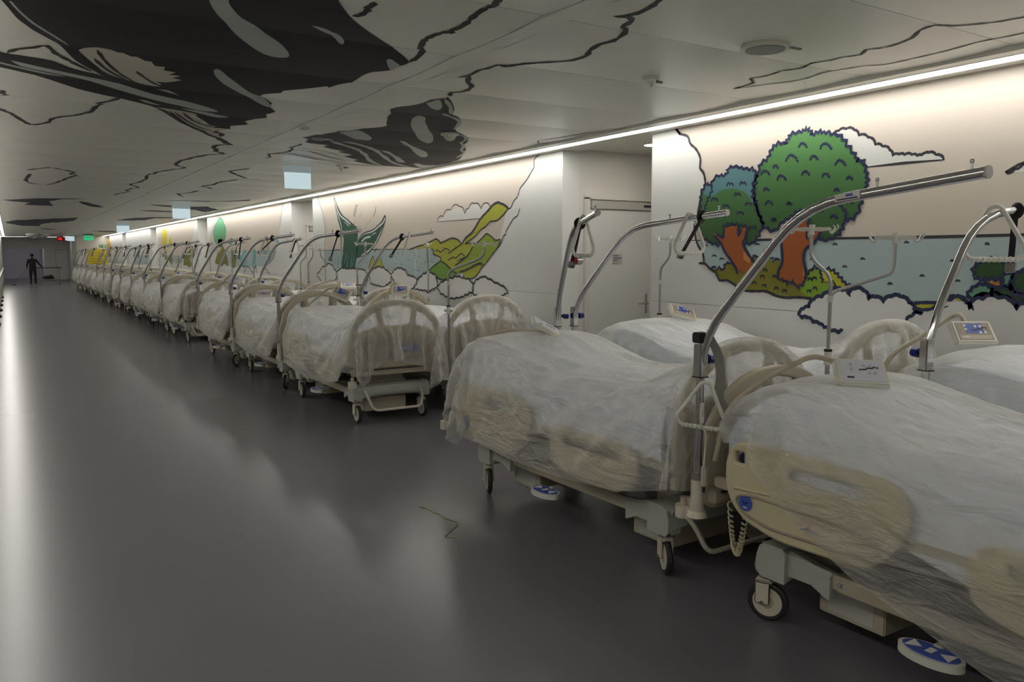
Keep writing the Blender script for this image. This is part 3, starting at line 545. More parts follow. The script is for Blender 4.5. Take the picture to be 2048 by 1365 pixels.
w2_hills|s|ink|6|.022|0|0|10.99,1.775 10.7,1.819 10.47,1.847 10.28,1.881 10.09,1.919 10.02,1.906 9.93,1.864 9.96,1.859
w2_hills|s|ink|6|.022|0|0|9.93,1.867 9.76,1.897 9.62,1.923 9.45,1.903 9.33,1.846
w2_hills|s|ink|6|.03|0|0|9.32,1.846 9.22,1.921 9.04,1.993 8.839,2.147 8.628,2.253 8.526,2.31 8.406,2.334 8.347,2.321 8.269,2.302 8.231,2.285 8.164,2.257
w2_hills|s|ink|6|.018|0|0|8.164,2.257 8.231,2.21 8.308,2.168 8.427,2.117 8.578,2.112 8.671,2.068 8.723,2.044 8.818,2.02 8.905,1.969 8.97,1.938 9.08,1.897 9.24,1.845 9.08,1.852 8.949,1.846 8.798,1.908 8.672,1.964 8.528,1.909 8.447,1.877 8.338,1.883 8.408,1.794 8.529,1.712 8.695,1.596
w2_hills|s|ink|6|.02|0|0|10.23,1.785 10.15,1.749 10.18,1.714 9.97,1.667 9.95,1.615 10.15,1.548 10.37,1.455 10.71,1.356
w2_hills|s|ink|6|.022|0|0|9.94,1.615 9.77,1.564 9.6,1.486 9.46,1.443
w2_hills|s|ink|6|.016|0|0|10.1,1.743 10.04,1.766 9.94,1.737 9.81,1.782 9.71,1.77 9.65,1.736 9.72,1.725
w2_hills|s|ink|6|.018|0|0|9.32,1.846 9.5,1.792 9.64,1.742
w2_hills|s|ink|6|.016|0|0|9.74,1.622 9.57,1.668 9.5,1.657 9.36,1.713 9.31,1.707 9.25,1.669 9.45,1.623
w2_hills|s|ink|6|.022|0|0|9.02,1.81 9.17,1.691 9.36,1.613 9.53,1.555
w2_hills|s|ink|6|.03|0|0|9.41,1.467 9.18,1.51 8.952,1.572 8.843,1.59 8.779,1.574
w2_hills|s|ink|6|.024|0|0|10.71,1.356 10.62,1.327 10.48,1.398 10.29,1.445 10.16,1.435 10.03,1.373 9.85,1.354 9.65,1.4
w2_hills|s|ink|6|.018|0|0|9.29,1.447 9.27,1.397 9.18,1.377 8.997,1.409 8.866,1.488 8.822,1.531 8.695,1.596
w2_hills|s|ink|6|.014|0|0|9.52,1.774 9.5,1.783
w2_hills|s|ink|6|.014|0|0|9.92,1.689 9.9,1.698
w2_hills|s|ink|6|.014|0|0|9.13,1.946 9.11,1.954
w2_hills|s|ink|6|.014|0|0|9.26,1.555 9.24,1.564
w2_hills|s|ink|6|.014|0|0|8.696,2.1 8.681,2.108
w2_hills|s|ink|6|.014|0|0|9.67,1.865 9.65,1.873
w2_hills|s|ink|6|.014|0|0|9.82,1.727 9.8,1.736
w2_hills|s|ink|6|.014|0|0|10.12,1.664 10.11,1.674
w2_hills|s|ink|6|.014|0|0|9.4,1.659 9.38,1.668
w2_hills|s|ink|6|.014|0|0|9.78,1.749 9.77,1.758
w2_hills|s|ink|6|.014|0|0|9.07,1.638 9.05,1.646
w2_hills|s|ink|6|.014|0|0|8.828,1.652 8.813,1.66
w2_hills|s|ink|6|.014|0|0|8.981,1.718 8.966,1.727
w2_hills|s|ink|6|.014|0|0|9.38,1.747 9.37,1.756
w2_hills|s|ink|6|.014|0|0|9.5,1.674 9.48,1.683
w2_hills|s|ink|6|.014|0|0|9.49,1.621 9.48,1.63
w2_hills|s|ink|6|.014|0|0|9.46,1.619 9.45,1.628
w2_hills|s|ink|6|.014|0|0|9.01,1.69 8.994,1.699
w2_hills|s|ink|6|.014|0|0|8.967,1.772 8.952,1.78
w2_hills|s|ink|6|.014|0|0|9.62,1.643 9.6,1.652
w2_hills|s|ink|6|.014|0|0|9.79,1.732 9.77,1.741
w2_hills|s|ink|6|.014|0|0|9.86,1.799 9.84,1.808
w2_hills|s|ink|6|.014|0|0|9.67,1.801 9.66,1.81
w2_hills|s|ink|6|.014|0|0|9.54,1.864 9.52,1.873
w2_hills|s|ink|6|.014|0|0|8.97,1.701 8.955,1.709
w2_hills|s|ink|6|.014|0|0|9.51,1.814 9.5,1.823
w2_hills|s|ink|6|.014|0|0|9.8,1.705 9.79,1.715
w2_hills|s|ink|6|.014|0|0|9.89,1.795 9.87,1.804
w2_hills|s|ink|6|.014|0|0|8.763,2.083 8.748,2.09
w2_hills|s|ink|6|.014|0|0|9.63,1.661 9.62,1.67
w2_hills|s|ink|6|.014|0|0|9.34,1.748 9.32,1.757
w2_hills|s|ink|6|.014|0|0|9.37,1.573 9.35,1.582
w2_hills|s|ink|6|.014|0|0|9.03,1.965 9.02,1.974
w2_hills|s|ink|6|.014|0|0|8.92,1.692 8.905,1.701
w2_hills|s|ink|6|.014|0|0|9.92,1.682 9.9,1.691
w2_hills|s|ink|6|.014|0|0|9.87,1.774 9.86,1.783
w2_hills|s|ink|6|.014|0|0|9.2,1.546 9.19,1.555
w2_hills|s|ink|6|.014|0|0|10.16,1.645 10.14,1.655
w2_hills|s|ink|6|.014|0|0|8.351,2.237 8.337,2.245
w2_hills|s|ink|6|.014|0|0|8.959,1.977 8.944,1.985
w2_hills|s|ink|6|.014|0|0|9.12,1.706 9.11,1.715
w2_hills|s|ink|6|.014|0|0|9.97,1.86 9.95,1.869
w2_hills|s|ink|6|.014|0|0|9.29,1.573 9.28,1.582
w2_hills|s|ink|6|.014|0|0|9.44,1.706 9.42,1.715
w2_hills|s|ink|6|.014|0|0|8.385,2.222 8.371,2.229
w2_hills|s|ink|6|.014|0|0|9.56,1.83 9.54,1.839
w2_hills|s|ink|6|.014|0|0|9.62,1.747 9.61,1.756
w2_hills|s|ink|6|.014|0|0|8.83,1.626 8.815,1.635
w2_hills|s|ink|6|.014|0|0|9.95,1.666 9.93,1.675
w2_hills|s|ink|6|.014|0|0|8.938,1.69 8.922,1.699
w2_hills|s|ink|6|.014|0|0|9.72,1.677 9.71,1.686
w2_hills|s|ink|6|.014|0|0|9.53,1.652 9.51,1.661
w2_hills|s|ink|6|.014|0|0|8.515,2.198 8.5,2.205
w2_hills|s|ink|6|.014|0|0|9.15,1.939 9.14,1.947
w2_hills|s|ink|6|.014|0|0|9.19,1.659 9.18,1.668
w2_hills|s|ink|6|.014|0|0|9.5,1.766 9.49,1.775
w2_hills|s|ink|6|.014|0|0|10.05,1.861 10.03,1.87
w2_hills|s|ink|6|.014|0|0|8.484,2.214 8.47,2.222
w2_hills|s|ink|6|.014|0|0|9.9,1.79 9.88,1.799
w2_hills|s|ink|6|.014|0|0|9.07,1.688 9.06,1.696
w2_hills|f|olive2|3|0|0|0|12.59,1.465 12.47,1.616 12.37,1.67 12.28,1.611 12.12,1.668 12.03,1.59 11.98,1.489
w2_hills|s|ink|6|.018|0|0|12.59,1.465 12.47,1.616 12.37,1.67 12.3,1.573 12.12,1.668 12.03,1.59 11.98,1.489
w2_puffs|f|white|7|0|0|0|15.24,1.321 15.07,1.376 14.91,1.465 14.7,1.485 14.55,1.538 14.35,1.506 14.26,1.441 14.07,1.361 14.1,1.294 14.32,1.189 14.93,1.154
w2_puffs|s|ink|8|.026|.09|.016|15.24,1.321 15.07,1.376 14.91,1.465 14.7,1.485 14.55,1.538 14.35,1.506 14.26,1.441 14.07,1.361 14.1,1.294 14.32,1.189 14.93,1.154 15.24,1.321
w2_puffs|f|white|8|0|0|0|14.17,1.376 13.83,1.463 13.56,1.445 13.3,1.461 12.79,1.447 12.6,1.375 12.73,1.19 14.04,1.181
w2_puffs|s|ink|9|.026|.09|.016|14.17,1.376 13.83,1.463 13.56,1.445 13.3,1.461 12.79,1.447 12.6,1.375 12.73,1.19 14.04,1.181 14.17,1.376
w2_puffs|f|white|9|0|0|0|12.57,1.405 12.4,1.453 12.17,1.51 11.95,1.489 11.8,1.448 11.65,1.394 11.67,1.28 11.96,1.185 12.49,1.227
w2_puffs|s|ink|10|.026|.09|.016|12.57,1.405 12.4,1.453 12.17,1.51 11.95,1.489 11.8,1.448 11.65,1.394 11.67,1.28 11.96,1.185 12.49,1.227 12.57,1.405
w2_puffs|f|white|10|0|0|0|11.65,1.394 11.52,1.467 11.32,1.501 11.12,1.46 11.03,1.394 10.8,1.372 10.68,1.308 10.94,1.166 11.46,1.188
w2_puffs|s|ink|11|.026|.09|.016|11.65,1.394 11.52,1.467 11.32,1.501 11.12,1.46 11.03,1.394 10.8,1.372 10.68,1.308 10.94,1.166 11.46,1.188 11.65,1.394
w2_puffs|f|white|11|0|0|0|10.71,1.321 10.5,1.418 10.29,1.453 10.12,1.413 10.05,1.326 10.04,1.25 10.33,1.189 10.81,1.197
w2_puffs|s|ink|12|.026|.09|.016|10.71,1.321 10.5,1.418 10.29,1.453 10.12,1.413 10.05,1.326 10.04,1.25 10.33,1.189 10.81,1.197 10.71,1.321
w2_puffs|f|white|12|0|0|0|10.07,1.249 9.87,1.331 9.66,1.374 9.45,1.411 9.15,1.375 9.03,1.331 9.01,1.238 9.35,1.141 9.61,1.105 9.93,1.166
w2_puffs|s|ink|13|.026|.09|.016|10.07,1.249 9.87,1.331 9.66,1.374 9.45,1.411 9.15,1.375 9.03,1.331 9.01,1.238 9.35,1.141 9.61,1.105 9.93,1.166 10.07,1.249
w2_puffs|f|white|13|0|0|0|9.05,1.303 8.939,1.369 8.777,1.426 8.641,1.406 8.487,1.359 8.337,1.33 8.211,1.29 8.17,1.248 8.338,1.193 8.51,1.201 8.871,1.163 9.04,1.214
w2_puffs|s|ink|14|.026|.09|.016|9.05,1.303 8.939,1.369 8.777,1.426 8.641,1.406 8.487,1.359 8.337,1.33 8.211,1.29 8.17,1.248 8.338,1.193 8.51,1.201 8.871,1.163 9.04,1.214 9.05,1.303
w2_tail|f|tail|3|0|0|0|14.18,2.754 14.14,2.614 14.03,2.407 13.88,2.185 13.73,1.996 13.79,1.767 13.89,1.478 13.61,1.438 13.25,1.43 13.13,1.64 13.09,1.723 13.02,1.928 13.05,2.093 13.06,2.162 13.21,2.207 13.36,2.261 13.51,2.315 13.75,2.395 13.94,2.518 14.08,2.64
w2_tail|f|tail|3|0|0|0|13.13,1.64 13.08,1.847 12.92,2.009 12.83,2.047 12.7,2.071 12.38,2.103 12.18,2.163 12.01,2.221 11.86,2.33 11.84,2.254 11.95,2.118 12.12,1.967 12.29,1.866 12.58,1.735 12.9,1.668
w2_tail|s|white|4|.03|0|0|14.15,2.73 14.09,2.525 13.91,2.33 13.8,2.154
w2_tail|s|white|4|.03|0|0|14.12,2.657 13.99,2.491 13.83,2.384 13.63,2.319 13.36,2.226
w2_tail|s|white|4|.03|0|0|13.67,2.278 13.44,2.201
w2_tail|s|white|4|.03|0|0|12.92,1.995 12.77,2.053 12.38,2.084 12.14,2.149 11.95,2.207 11.86,2.28
w2_tail|s|white|4|.03|0|0|12.89,1.913 12.71,1.978 12.46,2
w2_tail|s|white|4|.03|0|0|12.42,2.025 12.23,2.06
w2_tail|s|white|4|.03|0|0|13.08,1.86 13.02,2.038
w2_tail|s|white|4|.03|0|0|12.9,1.682 12.57,1.762 12.29,1.879 12.09,2.018 11.95,2.13
w2_tail|s|white|4|.03|0|0|12.6,1.896 12.66,1.843
w2_tail|s|ink|5|.02|0|0|14.18,2.754 14.14,2.614 14.03,2.407 13.88,2.185 13.75,2.01
w2_tail|s|ink|5|.02|0|0|14.18,2.754 14.08,2.64 13.94,2.518 13.75,2.395 13.51,2.315 13.21,2.207 13.06,2.155
w2_tail|s|ink|5|.02|0|0|13.08,1.847 12.92,2.009 12.7,2.071 12.38,2.103 12.18,2.163 12.01,2.221 11.86,2.33
w2_tail|s|ink|5|.02|0|0|11.84,2.317 11.84,2.254 11.95,2.118 12.12,1.967 12.29,1.866 12.58,1.735 12.9,1.668
w2_tail|s|ink|5|.012|0|0|13.04,2.556 13.13,2.506 13.22,2.359
w2_tail|s|ink|5|.012|0|0|13.04,2.556 13.1,2.45 13.21,2.345
w2_tail|s|ink|5|.012|0|0|12.86,2.419 12.94,2.328
w2_tail|s|ink|5|.012|0|0|12.21,2.487 12.34,2.311
w2_tail|s|ink|5|.012|0|0|12.21,2.487 12.25,2.398 12.34,2.311
w2_tail|s|ink|5|.012|0|0|12.43,2.308 12.49,2.218
w2_tail|s|ink|5|.012|0|0|12.55,2.247 12.7,2.098
w2_tail|s|ink|5|.012|0|0|12.36,2.207 12.45,2.118
w2_tail|s|ink|5|.012|0|0|12.91,2.191 13.03,2.106
w2_tail|s|ink|5|.012|0|0|13.09,2.334 13.21,2.207
w2_tail|s|ink|5|.012|0|0|12.19,1.826 12.33,1.748 12.23,1.787
w2_tail|s|ink|5|.012|0|0|12.5,1.775 12.73,1.574
w2_tail|s|ink|5|.012|0|0|12.78,1.634 12.95,1.517
w2_tail|s|tail|4|.04|0|0|14.29,1.754 14.37,1.561
w2_tail|s|cyan|4|.04|0|0|14.19,1.699 14.28,1.483
w2_tail|s|cyan|4|.04|0|0|14.09,1.733 14.17,1.539
w2_tail|s|tail|4|.04|0|0|13.99,1.679 14.08,1.462
w2_tail|s|cyan|4|.04|0|0|13.89,1.712 13.98,1.517
w2_tail|s|cyan|4|.04|0|0|13.79,1.745 13.89,1.441
w2_tail|s|tail|4|.04|0|0|13.69,1.692 13.79,1.496
w2_tail|s|cyan|4|.04|0|0|13.6,1.725 13.7,1.55
w2_tail|s|cyan|4|.04|0|0|13.5,1.672 13.61,1.475
w2_tail|s|tail|4|.04|0|0|13.41,1.705 13.51,1.529
w2_tail|s|cyan|4|.04|0|0|13.31,1.737 13.43,1.455
w2_tail|s|cyan|4|.04|0|0|13.22,1.685 13.33,1.509
w2_tail|s|ink|5|.012|0|0|14.25,1.784 14.35,1.591
w2_tail|s|ink|5|.012|0|0|14.11,1.737 14.21,1.528
w2_tail|s|ink|5|.012|0|0|13.97,1.779 14.07,1.584
w2_tail|s|ink|5|.012|0|0|13.83,1.734 13.94,1.522
w2_tail|s|ink|5|.012|0|0|13.7,1.775 13.81,1.577
w2_tail|s|ink|5|.012|0|0|13.57,1.731 13.68,1.516
w2_tail|s|ink|5|.012|0|0|13.44,1.771 13.55,1.57
w2_tail|s|ink|5|.012|0|0|13.31,1.727 13.43,1.51
w2_tail|s|ink|5|.012|0|0|13.18,1.767 13.3,1.564
w3_sky|f|sky|0|0|0|0|24.59,2.772 24.52,2.515 24.95,2.166 25.27,1.804 18,1.777 17.68,2.237 17.48,2.573 17.29,2.82
w3_sky|s|ink|1|.014|0|0|17.29,2.82 17.46,2.723 17.51,2.574 17.63,2.427 17.68,2.257
w3_sky|s|ink|1|.014|0|0|17.99,1.895 18.3,1.62 18.53,1.518 18.91,1.433
w3_sea|f|sea|1|0|0|0|22.76,1.783 18.01,1.768 18.16,1.62 18.53,1.518 18.91,1.433 21.82,1.375 22.82,1.41
w3_sea|s|ink|2|.014|0|0|25.27,1.796 18.01,1.772
w3_tree|f|jade|3|0|0|0|23.62,2.746 23.4,2.714 23.19,2.669 23,2.542 22.81,2.417 22.84,2.274 22.96,2.133 23.24,2.065 23.37,1.944 23.93,1.949 24.14,2.052 24.35,2.156 24.41,2.36 24.23,2.507 23.92,2.622
w3_tree|s|ink|4|.016|.08|.02|23.62,2.746 23.4,2.714 23.19,2.669 23,2.542 22.81,2.417 22.84,2.274 22.96,2.133 23.24,2.065 23.37,1.944 23.93,1.949 24.14,2.052 24.35,2.156 24.41,2.36 24.23,2.507 23.92,2.622
w3_tree|f|olive|3|0|0|0|23.93,1.949 23.37,1.944 23.23,2.137 23.78,2.146
w3_tree|f|jade|3|0|0|0|22.34,2.158 22.15,2.119 22.14,2.003 22.38,1.935 22.54,2.008
w3_tree|f|olive|3|0|0|0|24.36,1.47 23.96,1.749 23.62,1.798 23.26,1.943 22.78,1.651 22.72,1.387 23.13,1.455 23.47,1.366 23.68,1.425 24.02,1.422
w3_tree|f|olive|3|0|0|0|22.29,1.84 22.04,1.885 21.68,1.699 21.92,1.374 22.22,1.37 22.29,1.558
w3_splash|f|cyan|4|0|0|0|17.9,2.127 17.78,1.989 17.92,1.894 18.04,2.052
w3_splash|s|ink|5|.014|0|0|17.9,2.127 17.78,1.989 17.92,1.894 18.04,2.052 17.9,2.127
w3_splash|f|cyan|4|0|0|0|18.62,1.981 18.45,1.619 18.53,1.518 18.67,1.578 18.72,1.78
w3_splash|s|ink|5|.014|0|0|18.62,1.981 18.45,1.619 18.53,1.518 18.67,1.578 18.72,1.78 18.62,1.981
w3_splash|f|cyan|4|0|0|0|21.11,1.789 20.7,1.809 20.62,1.435 20.98,1.386 21.41,1.562
w3_splash|s|ink|5|.014|0|0|21.11,1.789 20.7,1.809 20.62,1.435 20.98,1.386 21.41,1.562 21.11,1.789
w3_splash|f|cyan|4|0|0|0|20.05,1.828 19.77,1.805 19.78,1.38 20.11,1.397
w3_splash|s|ink|5|.014|0|0|20.05,1.828 19.77,1.805 19.78,1.38 20.11,1.397 20.05,1.828
w3_splash|f|cyan|4|0|0|0|19.09,1.823 18.8,1.78 18.77,1.719 19.03,1.699
w3_splash|s|ink|5|.014|0|0|19.09,1.823 18.8,1.78 18.77,1.719 19.03,1.699 19.09,1.823
w3_puffs|s|ink|5|.02|.1|.02|21.54,1.379 21.25,1.45 20.89,1.387 21.01,1.206 20.62,1.413 20.29,1.351 20.14,1.224 19.78,1.423 19.65,1.191
w3_puffs|s|ink|5|.02|.1|.02|19.23,1.388 18.92,1.372 18.64,1.275 18.57,1.195
w4_sky|f|sky|0|0|0|0|34.39,2.702 34.69,1.698 27.15,1.699 27.64,2.097 26.92,2.792
w4_sea|f|sea|1|0|0|0|31.55,1.683 27.74,1.684 27.77,1.527 30.37,1.388 31.61,1.441
w4_tree|f|yellow2|3|0|0|0|32.88,2.701 32.45,2.585 32.36,2.354 32.58,2.127 32.81,2.031 33.42,2.036 33.69,2.175 33.67,2.446 33.41,2.625
w4_tree|f|yellow2|3|0|0|0|31.74,2.375 31.44,2.241 31.41,2.05 31.78,1.86 32.24,1.928 32.21,2.188
w4_tree|f|olive|3|0|0|0|29.37,1.337 28.96,1.699 28.31,1.815 27.67,1.984 27.5,1.755 28.21,1.583 27.8,1.383 28.28,1.276 28.73,1.344
w4_tree|f|olive|3|0|0|0|30.57,1.261 30.29,1.699 29.99,1.515 30.22,1.266
w4_tree|f|olive|3|0|0|0|32.36,1.501 31.9,1.763 31.41,1.507 31.65,1.312
w4_tree|f|olive|3|0|0|0|33.42,2.036 32.81,2.031 32.54,1.566 33.16,1.497
w5_tree|f|amber|2|0|0|0|53.87,2.657 52.51,2.576 51.72,1.988 53.26,1.641 54.79,2.004
w5_tree|f|sea|1|0|0|0|42.22,1.676 37.08,1.679 37.21,1.296 41.67,1.252
c_whale|f|whale|1|0|0|0|-.003,4.197 .046,4.372 .073,4.488 .101,4.613 .138,4.717 .177,4.823 .286,5.064 .355,5.281 .398,5.418 .461,5.553 .574,5.78 .512,5.735 .443,5.696 .374,5.623 .279,5.493 .149,5.456 .025,5.421 -.13,5.326 -.145,5.711 .022,5.855 .158,5.986 .304,6.126 .464,6.31 .634,6.444 .751,6.515 .975,6.726 1.053,6.845 1.232,6.864 1.453,7.198 1.645,7.615 1.752,7.525 1.71,7.373 1.828,7.223 1.769,7.102 1.821,6.967 1.88,6.811 1.823,6.628 1.855,6.472 1.751,6.279 1.743,6.162 1.592,5.928 1.616,5.791 1.679,5.716 1.674,5.617 1.767,5.491 1.882,5.334 1.902,5.374 1.928,5.261 1.963,5.194 1.98,5.165 1.989,5.169 1.989,5.09 1.966,4.929 1.963,4.824 1.982,4.752 2.043,4.668 2.05,4.53 2.064,4.415 1.901,4.239 1.689,4.02 1.493,3.806 1.325,3.568 .929,2.943 .387,3.179 -.272,3.745
c_whale|f|cpatch|2|0|0|0|.791,3.738 .841,3.901 .899,4.047 .954,4.159 1.014,4.279 1.086,4.402 1.153,4.499 1.225,4.601 1.291,4.67 1.348,4.703 1.396,4.696 1.419,4.658 1.391,4.563 1.32,4.435 1.259,4.352 1.182,4.265 1.09,4.142 1.008,4.042 .952,3.936 .905,3.832 .86,3.695
c_whale|f|cpatch|2|0|0|0|1.335,3.988 1.371,3.99 1.426,4.02 1.476,4.062 1.515,4.093 1.557,4.156 1.591,4.223 1.592,4.264 1.554,4.226 1.491,4.128 1.452,4.096 1.401,4.054
c_whale|f|cpatch|2|0|0|0|1.135,5.262 1.16,5.356 1.195,5.448 1.272,5.61 1.343,5.725 1.454,5.907 1.569,6.077 1.686,6.238 1.77,6.309 1.756,6.235 1.711,6.142 1.592,5.928 1.509,5.838 1.429,5.704 1.327,5.514 1.239,5.363 1.177,5.246 1.144,5.218
c_whale|f|cpatch|2|0|0|0|.066,4.336 .079,4.345 .107,4.452 .173,4.65 .253,4.831 .296,4.937 .344,5.082 .321,5.042 .238,4.84 .159,4.659 .1,4.471
c_whale|f|cpatch|2|0|0|0|.075,5.597 .117,5.619 .179,5.665 .289,5.74 .414,5.825 .546,5.903 .723,6.05 .943,6.249 1.132,6.351 1.271,6.459 1.397,6.586 1.465,6.699 1.443,6.749 1.324,6.735 1.174,6.601 .972,6.452 .744,6.248 .56,6.076 .391,5.924 .237,5.826 .127,5.738
c_whale|f|cpatch|2|0|0|0|.023,5.678 .11,5.759 .201,5.833 .295,5.899 .378,5.95 .297,5.955 .202,5.891 .11,5.81 .023,5.727
c_whale|f|cpatch|2|0|0|0|.866,6.48 .921,6.499 .992,6.594 1.041,6.643 .988,6.645 .919,6.577
c_whale|f|cpatch|2|0|0|0|1.194,6.714 1.287,6.741 1.402,6.802 1.518,6.914 1.614,6.978 1.529,7.032 1.406,6.956 1.29,6.827
c_whale|f|cpatch|2|0|0|0|.923,6.069 1.006,6.071 1.093,6.191 1.018,6.146
c_whale|f|cpatch|2|0|0|0|1.926,4.439 1.958,4.502 2.051,4.663 2.042,4.513 2.005,4.472 1.958,4.419 1.931,4.408
c_whale|f|cbase|2|0|0|0|.395,5.166 .42,5.107 .474,5.043 .526,5.053 .553,5.067 .584,5.114 .619,5.115 .661,5.167 .696,5.159 .741,5.227 .779,5.228 .81,5.319 .867,5.314 .871,5.401 .944,5.425 .917,5.508 .988,5.509 .952,5.601 1.014,5.632 .938,5.777 .874,5.768 .931,5.868 .895,5.91 .937,5.98 .836,5.947 .764,5.868 .674,5.793 .618,5.725 .56,5.623 .511,5.486 .443,5.304
c_whale|f|cbase|2|0|0|0|1.025,6.778 1.095,6.793 1.232,6.864 1.375,7.003 1.308,7.074 1.496,7.274 1.396,7.336 1.62,7.462 1.553,7.56 1.756,7.545 1.678,7.735 1.686,7.923 1.782,8.079 1.752,8.163 1.571,7.802 1.392,7.465 1.266,7.216 1.153,7.004
c_whale|s|cink|3|.02|0|0|.484,5.11 .53,5.287 .606,5.514 .685,5.711 .778,5.902
c_whale|s|cink|3|.02|0|0|.482,5.294 .549,5.498 .645,5.707 .733,5.869
c_whale|s|cink|3|.02|0|0|.73,5.506 .787,5.647 .889,5.87 .971,5.991
c_whale|s|cink|3|.02|0|0|1.14,6.922 1.266,7.216 1.449,7.625 1.625,7.924
c_whale|s|cink|3|.02|0|0|1.181,6.941 1.351,7.313 1.547,7.677 1.682,7.828
c_whale|s|cink|3|.02|0|0|1.243,6.929 1.379,7.245 1.569,7.494 1.743,7.553
c_whale|s|cink|3|.035|0|0|1.025,6.778 1.159,7.046 1.322,7.383 1.527,7.805 1.687,8.074 1.793,8.204 1.975,8.583 2.003,8.595
c_whale_small|f|whale2|1|0|0|0|2.48,7.78 2.507,7.706 2.518,7.565 2.541,7.464 2.568,7.501 2.59,7.359 2.635,7.247 2.626,7.181 2.712,7.148 2.771,7.009 2.823,6.927 2.869,6.8 2.886,6.694 2.866,6.613 2.814,6.51 2.737,6.299 2.704,6.237 2.679,6.092 2.617,5.977 2.593,5.88 2.618,5.743 2.664,5.657 2.688,5.505 2.681,5.391 2.727,5.317 2.755,5.28 2.747,5.241 2.895,5.443 3.018,5.65 3.11,5.86 3.189,5.932 3.322,6.102 3.402,6.276 3.465,6.474 3.588,6.648 3.72,6.777 3.895,7.006 3.981,7.192 4.052,7.399 4.215,7.632 4.372,7.967 4.589,8.471 4.649,8.694 4.697,8.899 4.661,9.187 4.675,9.64 4.491,9.652 4.162,9.697 4.005,9.657 3.804,9.498 3.569,9.284 3.602,9.177 3.339,8.959 3.405,8.854 3.137,8.595 3.183,8.493 3,8.396 2.844,8.224 2.877,8.138 2.726,8.105 2.604,8.057 2.581,7.89
c_whale_small|f|cpatch|2|0|0|0|2.912,6.189 2.903,6.112 2.908,6.068 2.943,6.07 3.005,6.13 3.064,6.264 3.181,6.462 3.326,6.711 3.515,7.016 3.644,7.281 3.676,7.42 3.631,7.412 3.459,7.222 3.244,6.865 3.118,6.644 2.993,6.397
c_whale_small|f|cpatch|2|0|0|0|2.641,7.223 2.7,7.155 2.775,7.057 2.863,7.135 2.986,7.294 3.071,7.466 3.072,7.582 3.004,7.565 2.937,7.549 2.78,7.368
c_whale_small|f|cpatch|2|0|0|0|2.698,5.499 2.709,5.426 2.725,5.338 2.797,5.437 2.88,5.592 2.911,5.703 2.873,5.704 2.803,5.64
c_whale_small|f|cpatch|2|0|0|0|3.342,7.412 3.425,7.456 3.56,7.644 3.694,7.823 3.823,7.949 3.957,8.08 4.09,8.298 4.158,8.493 4.115,8.52 3.992,8.359 3.847,8.149 3.618,7.804 3.5,7.656
c_whale_small|f|cpatch|2|0|0|0|3.485,8.232 3.549,8.22 3.639,8.309 3.801,8.558 4.001,8.84 4.169,9.084 4.137,9.141 4.029,9.03 3.766,8.58 3.652,8.42
c_whale_small|f|cpatch|2|0|0|0|4.319,9.174 4.359,9.111 4.475,9.226 4.568,9.207 4.661,9.187 4.718,9.468 4.668,9.582 4.551,9.513
c_whale_small|s|cpatch|2|.05|0|0|2.799,7.873 3.006,8.057 3.226,8.254 3.454,8.62 3.748,9.172 4.103,9.654
c_whale_small|s|cpatch|2|.05|0|0|2.894,7.838 3.122,7.945 3.435,8.235 3.783,8.81 4.114,9.266 4.507,9.642
c_whale_small|s|cpatch|2|.05|0|0|2.58,7.797 2.64,7.713 2.765,7.775 2.696,7.878 2.611,7.848
c_whale_small|s|cpatch|2|.03|0|0|3.014,5.842 3.138,5.964 3.284,6.083 3.378,6.245 3.453,6.481
c_whale_small|s|cpatch|2|.03|0|0|2.754,5.3 2.937,5.556 3.084,5.837
c_whale_small|s|cpatch|2|.03|0|0|3.64,6.774 3.765,6.859 3.901,7.061 3.931,7.223 4.085,7.444 4.226,7.766 4.372,7.967 4.492,8.365
c_whale_small|s|cink|3|.025|0|0|2.554,8.539 2.624,8.564 2.686,8.878 2.599,9.082 2.54,9.195 2.635,9.45 2.616,9.627
c_whale_small|s|cink|3|.02|0|0|2.592,9.116 2.804,9.106 3.149,9.376 3.499,9.597 3.847,9.756 4.13,9.717
c_whale_small|s|cink|3|.016|0|0|2.65,8.975 2.875,9.062 3.222,9.33 3.533,9.484
c_whale_small|s|cink|3|.016|0|0|2.645,8.689 2.864,8.767 3.262,9.138 3.596,9.355
c_whale_small|s|cink|3|.014|0|0|2.619,8.498 2.873,8.546 3.249,8.905
c_whale_small|s|cink|3|.02|0|0|2.606,8.18 2.607,8.307 2.58,8.523
c_whale_small|s|cink|3|.03|0|0|2.752,5.206 2.7,5.117
c_cloudlines|s|cink|1|.03|0|0|2.064,4.415 2.063,4.313 2.033,4.175 1.995,4.124 1.965,4.052 1.936,3.965 1.924,3.905 1.922,3.841 1.929,3.788 1.946,3.739 1.965,3.703 1.986,3.736 1.959,3.691 1.968,3.624 1.963,3.539 1.946,3.451 1.936,3.362 1.94,3.302 1.955,3.247 1.935,3.221 1.928,3.189 1.913,3.103
c_cloudlines|s|cink|1|.03|0|0|1.459,3.484 1.467,3.528 1.459,3.571 1.475,3.6 1.475,3.665 1.472,3.694 1.447,3.723
c_cloudlines|s|cink|1|.02|0|0|2.492,4.622 2.529,4.526 2.517,4.393 2.543,4.331 2.557,4.233 2.62,4.216 2.659,4.147 2.694,4.103 2.753,3.973
c_cloudlines|s|cink|1|.03|0|0|2.529,4.526 2.61,4.7 2.7,4.802 2.752,4.967 2.744,5.059 2.709,5.124 2.751,5.208
c_cloudlines|s|cink|1|.028|0|0|2.587,4.253 2.649,4.206 2.676,4.106 2.764,3.991 2.846,3.874 2.846,3.728 2.799,3.644 2.764,3.508 2.789,3.431 2.761,3.304 2.706,3.228 2.665,3.2 2.632,3.093 2.57,3.049 2.518,3.081 2.566,2.989 2.549,2.864 2.531,2.81 2.455,2.616
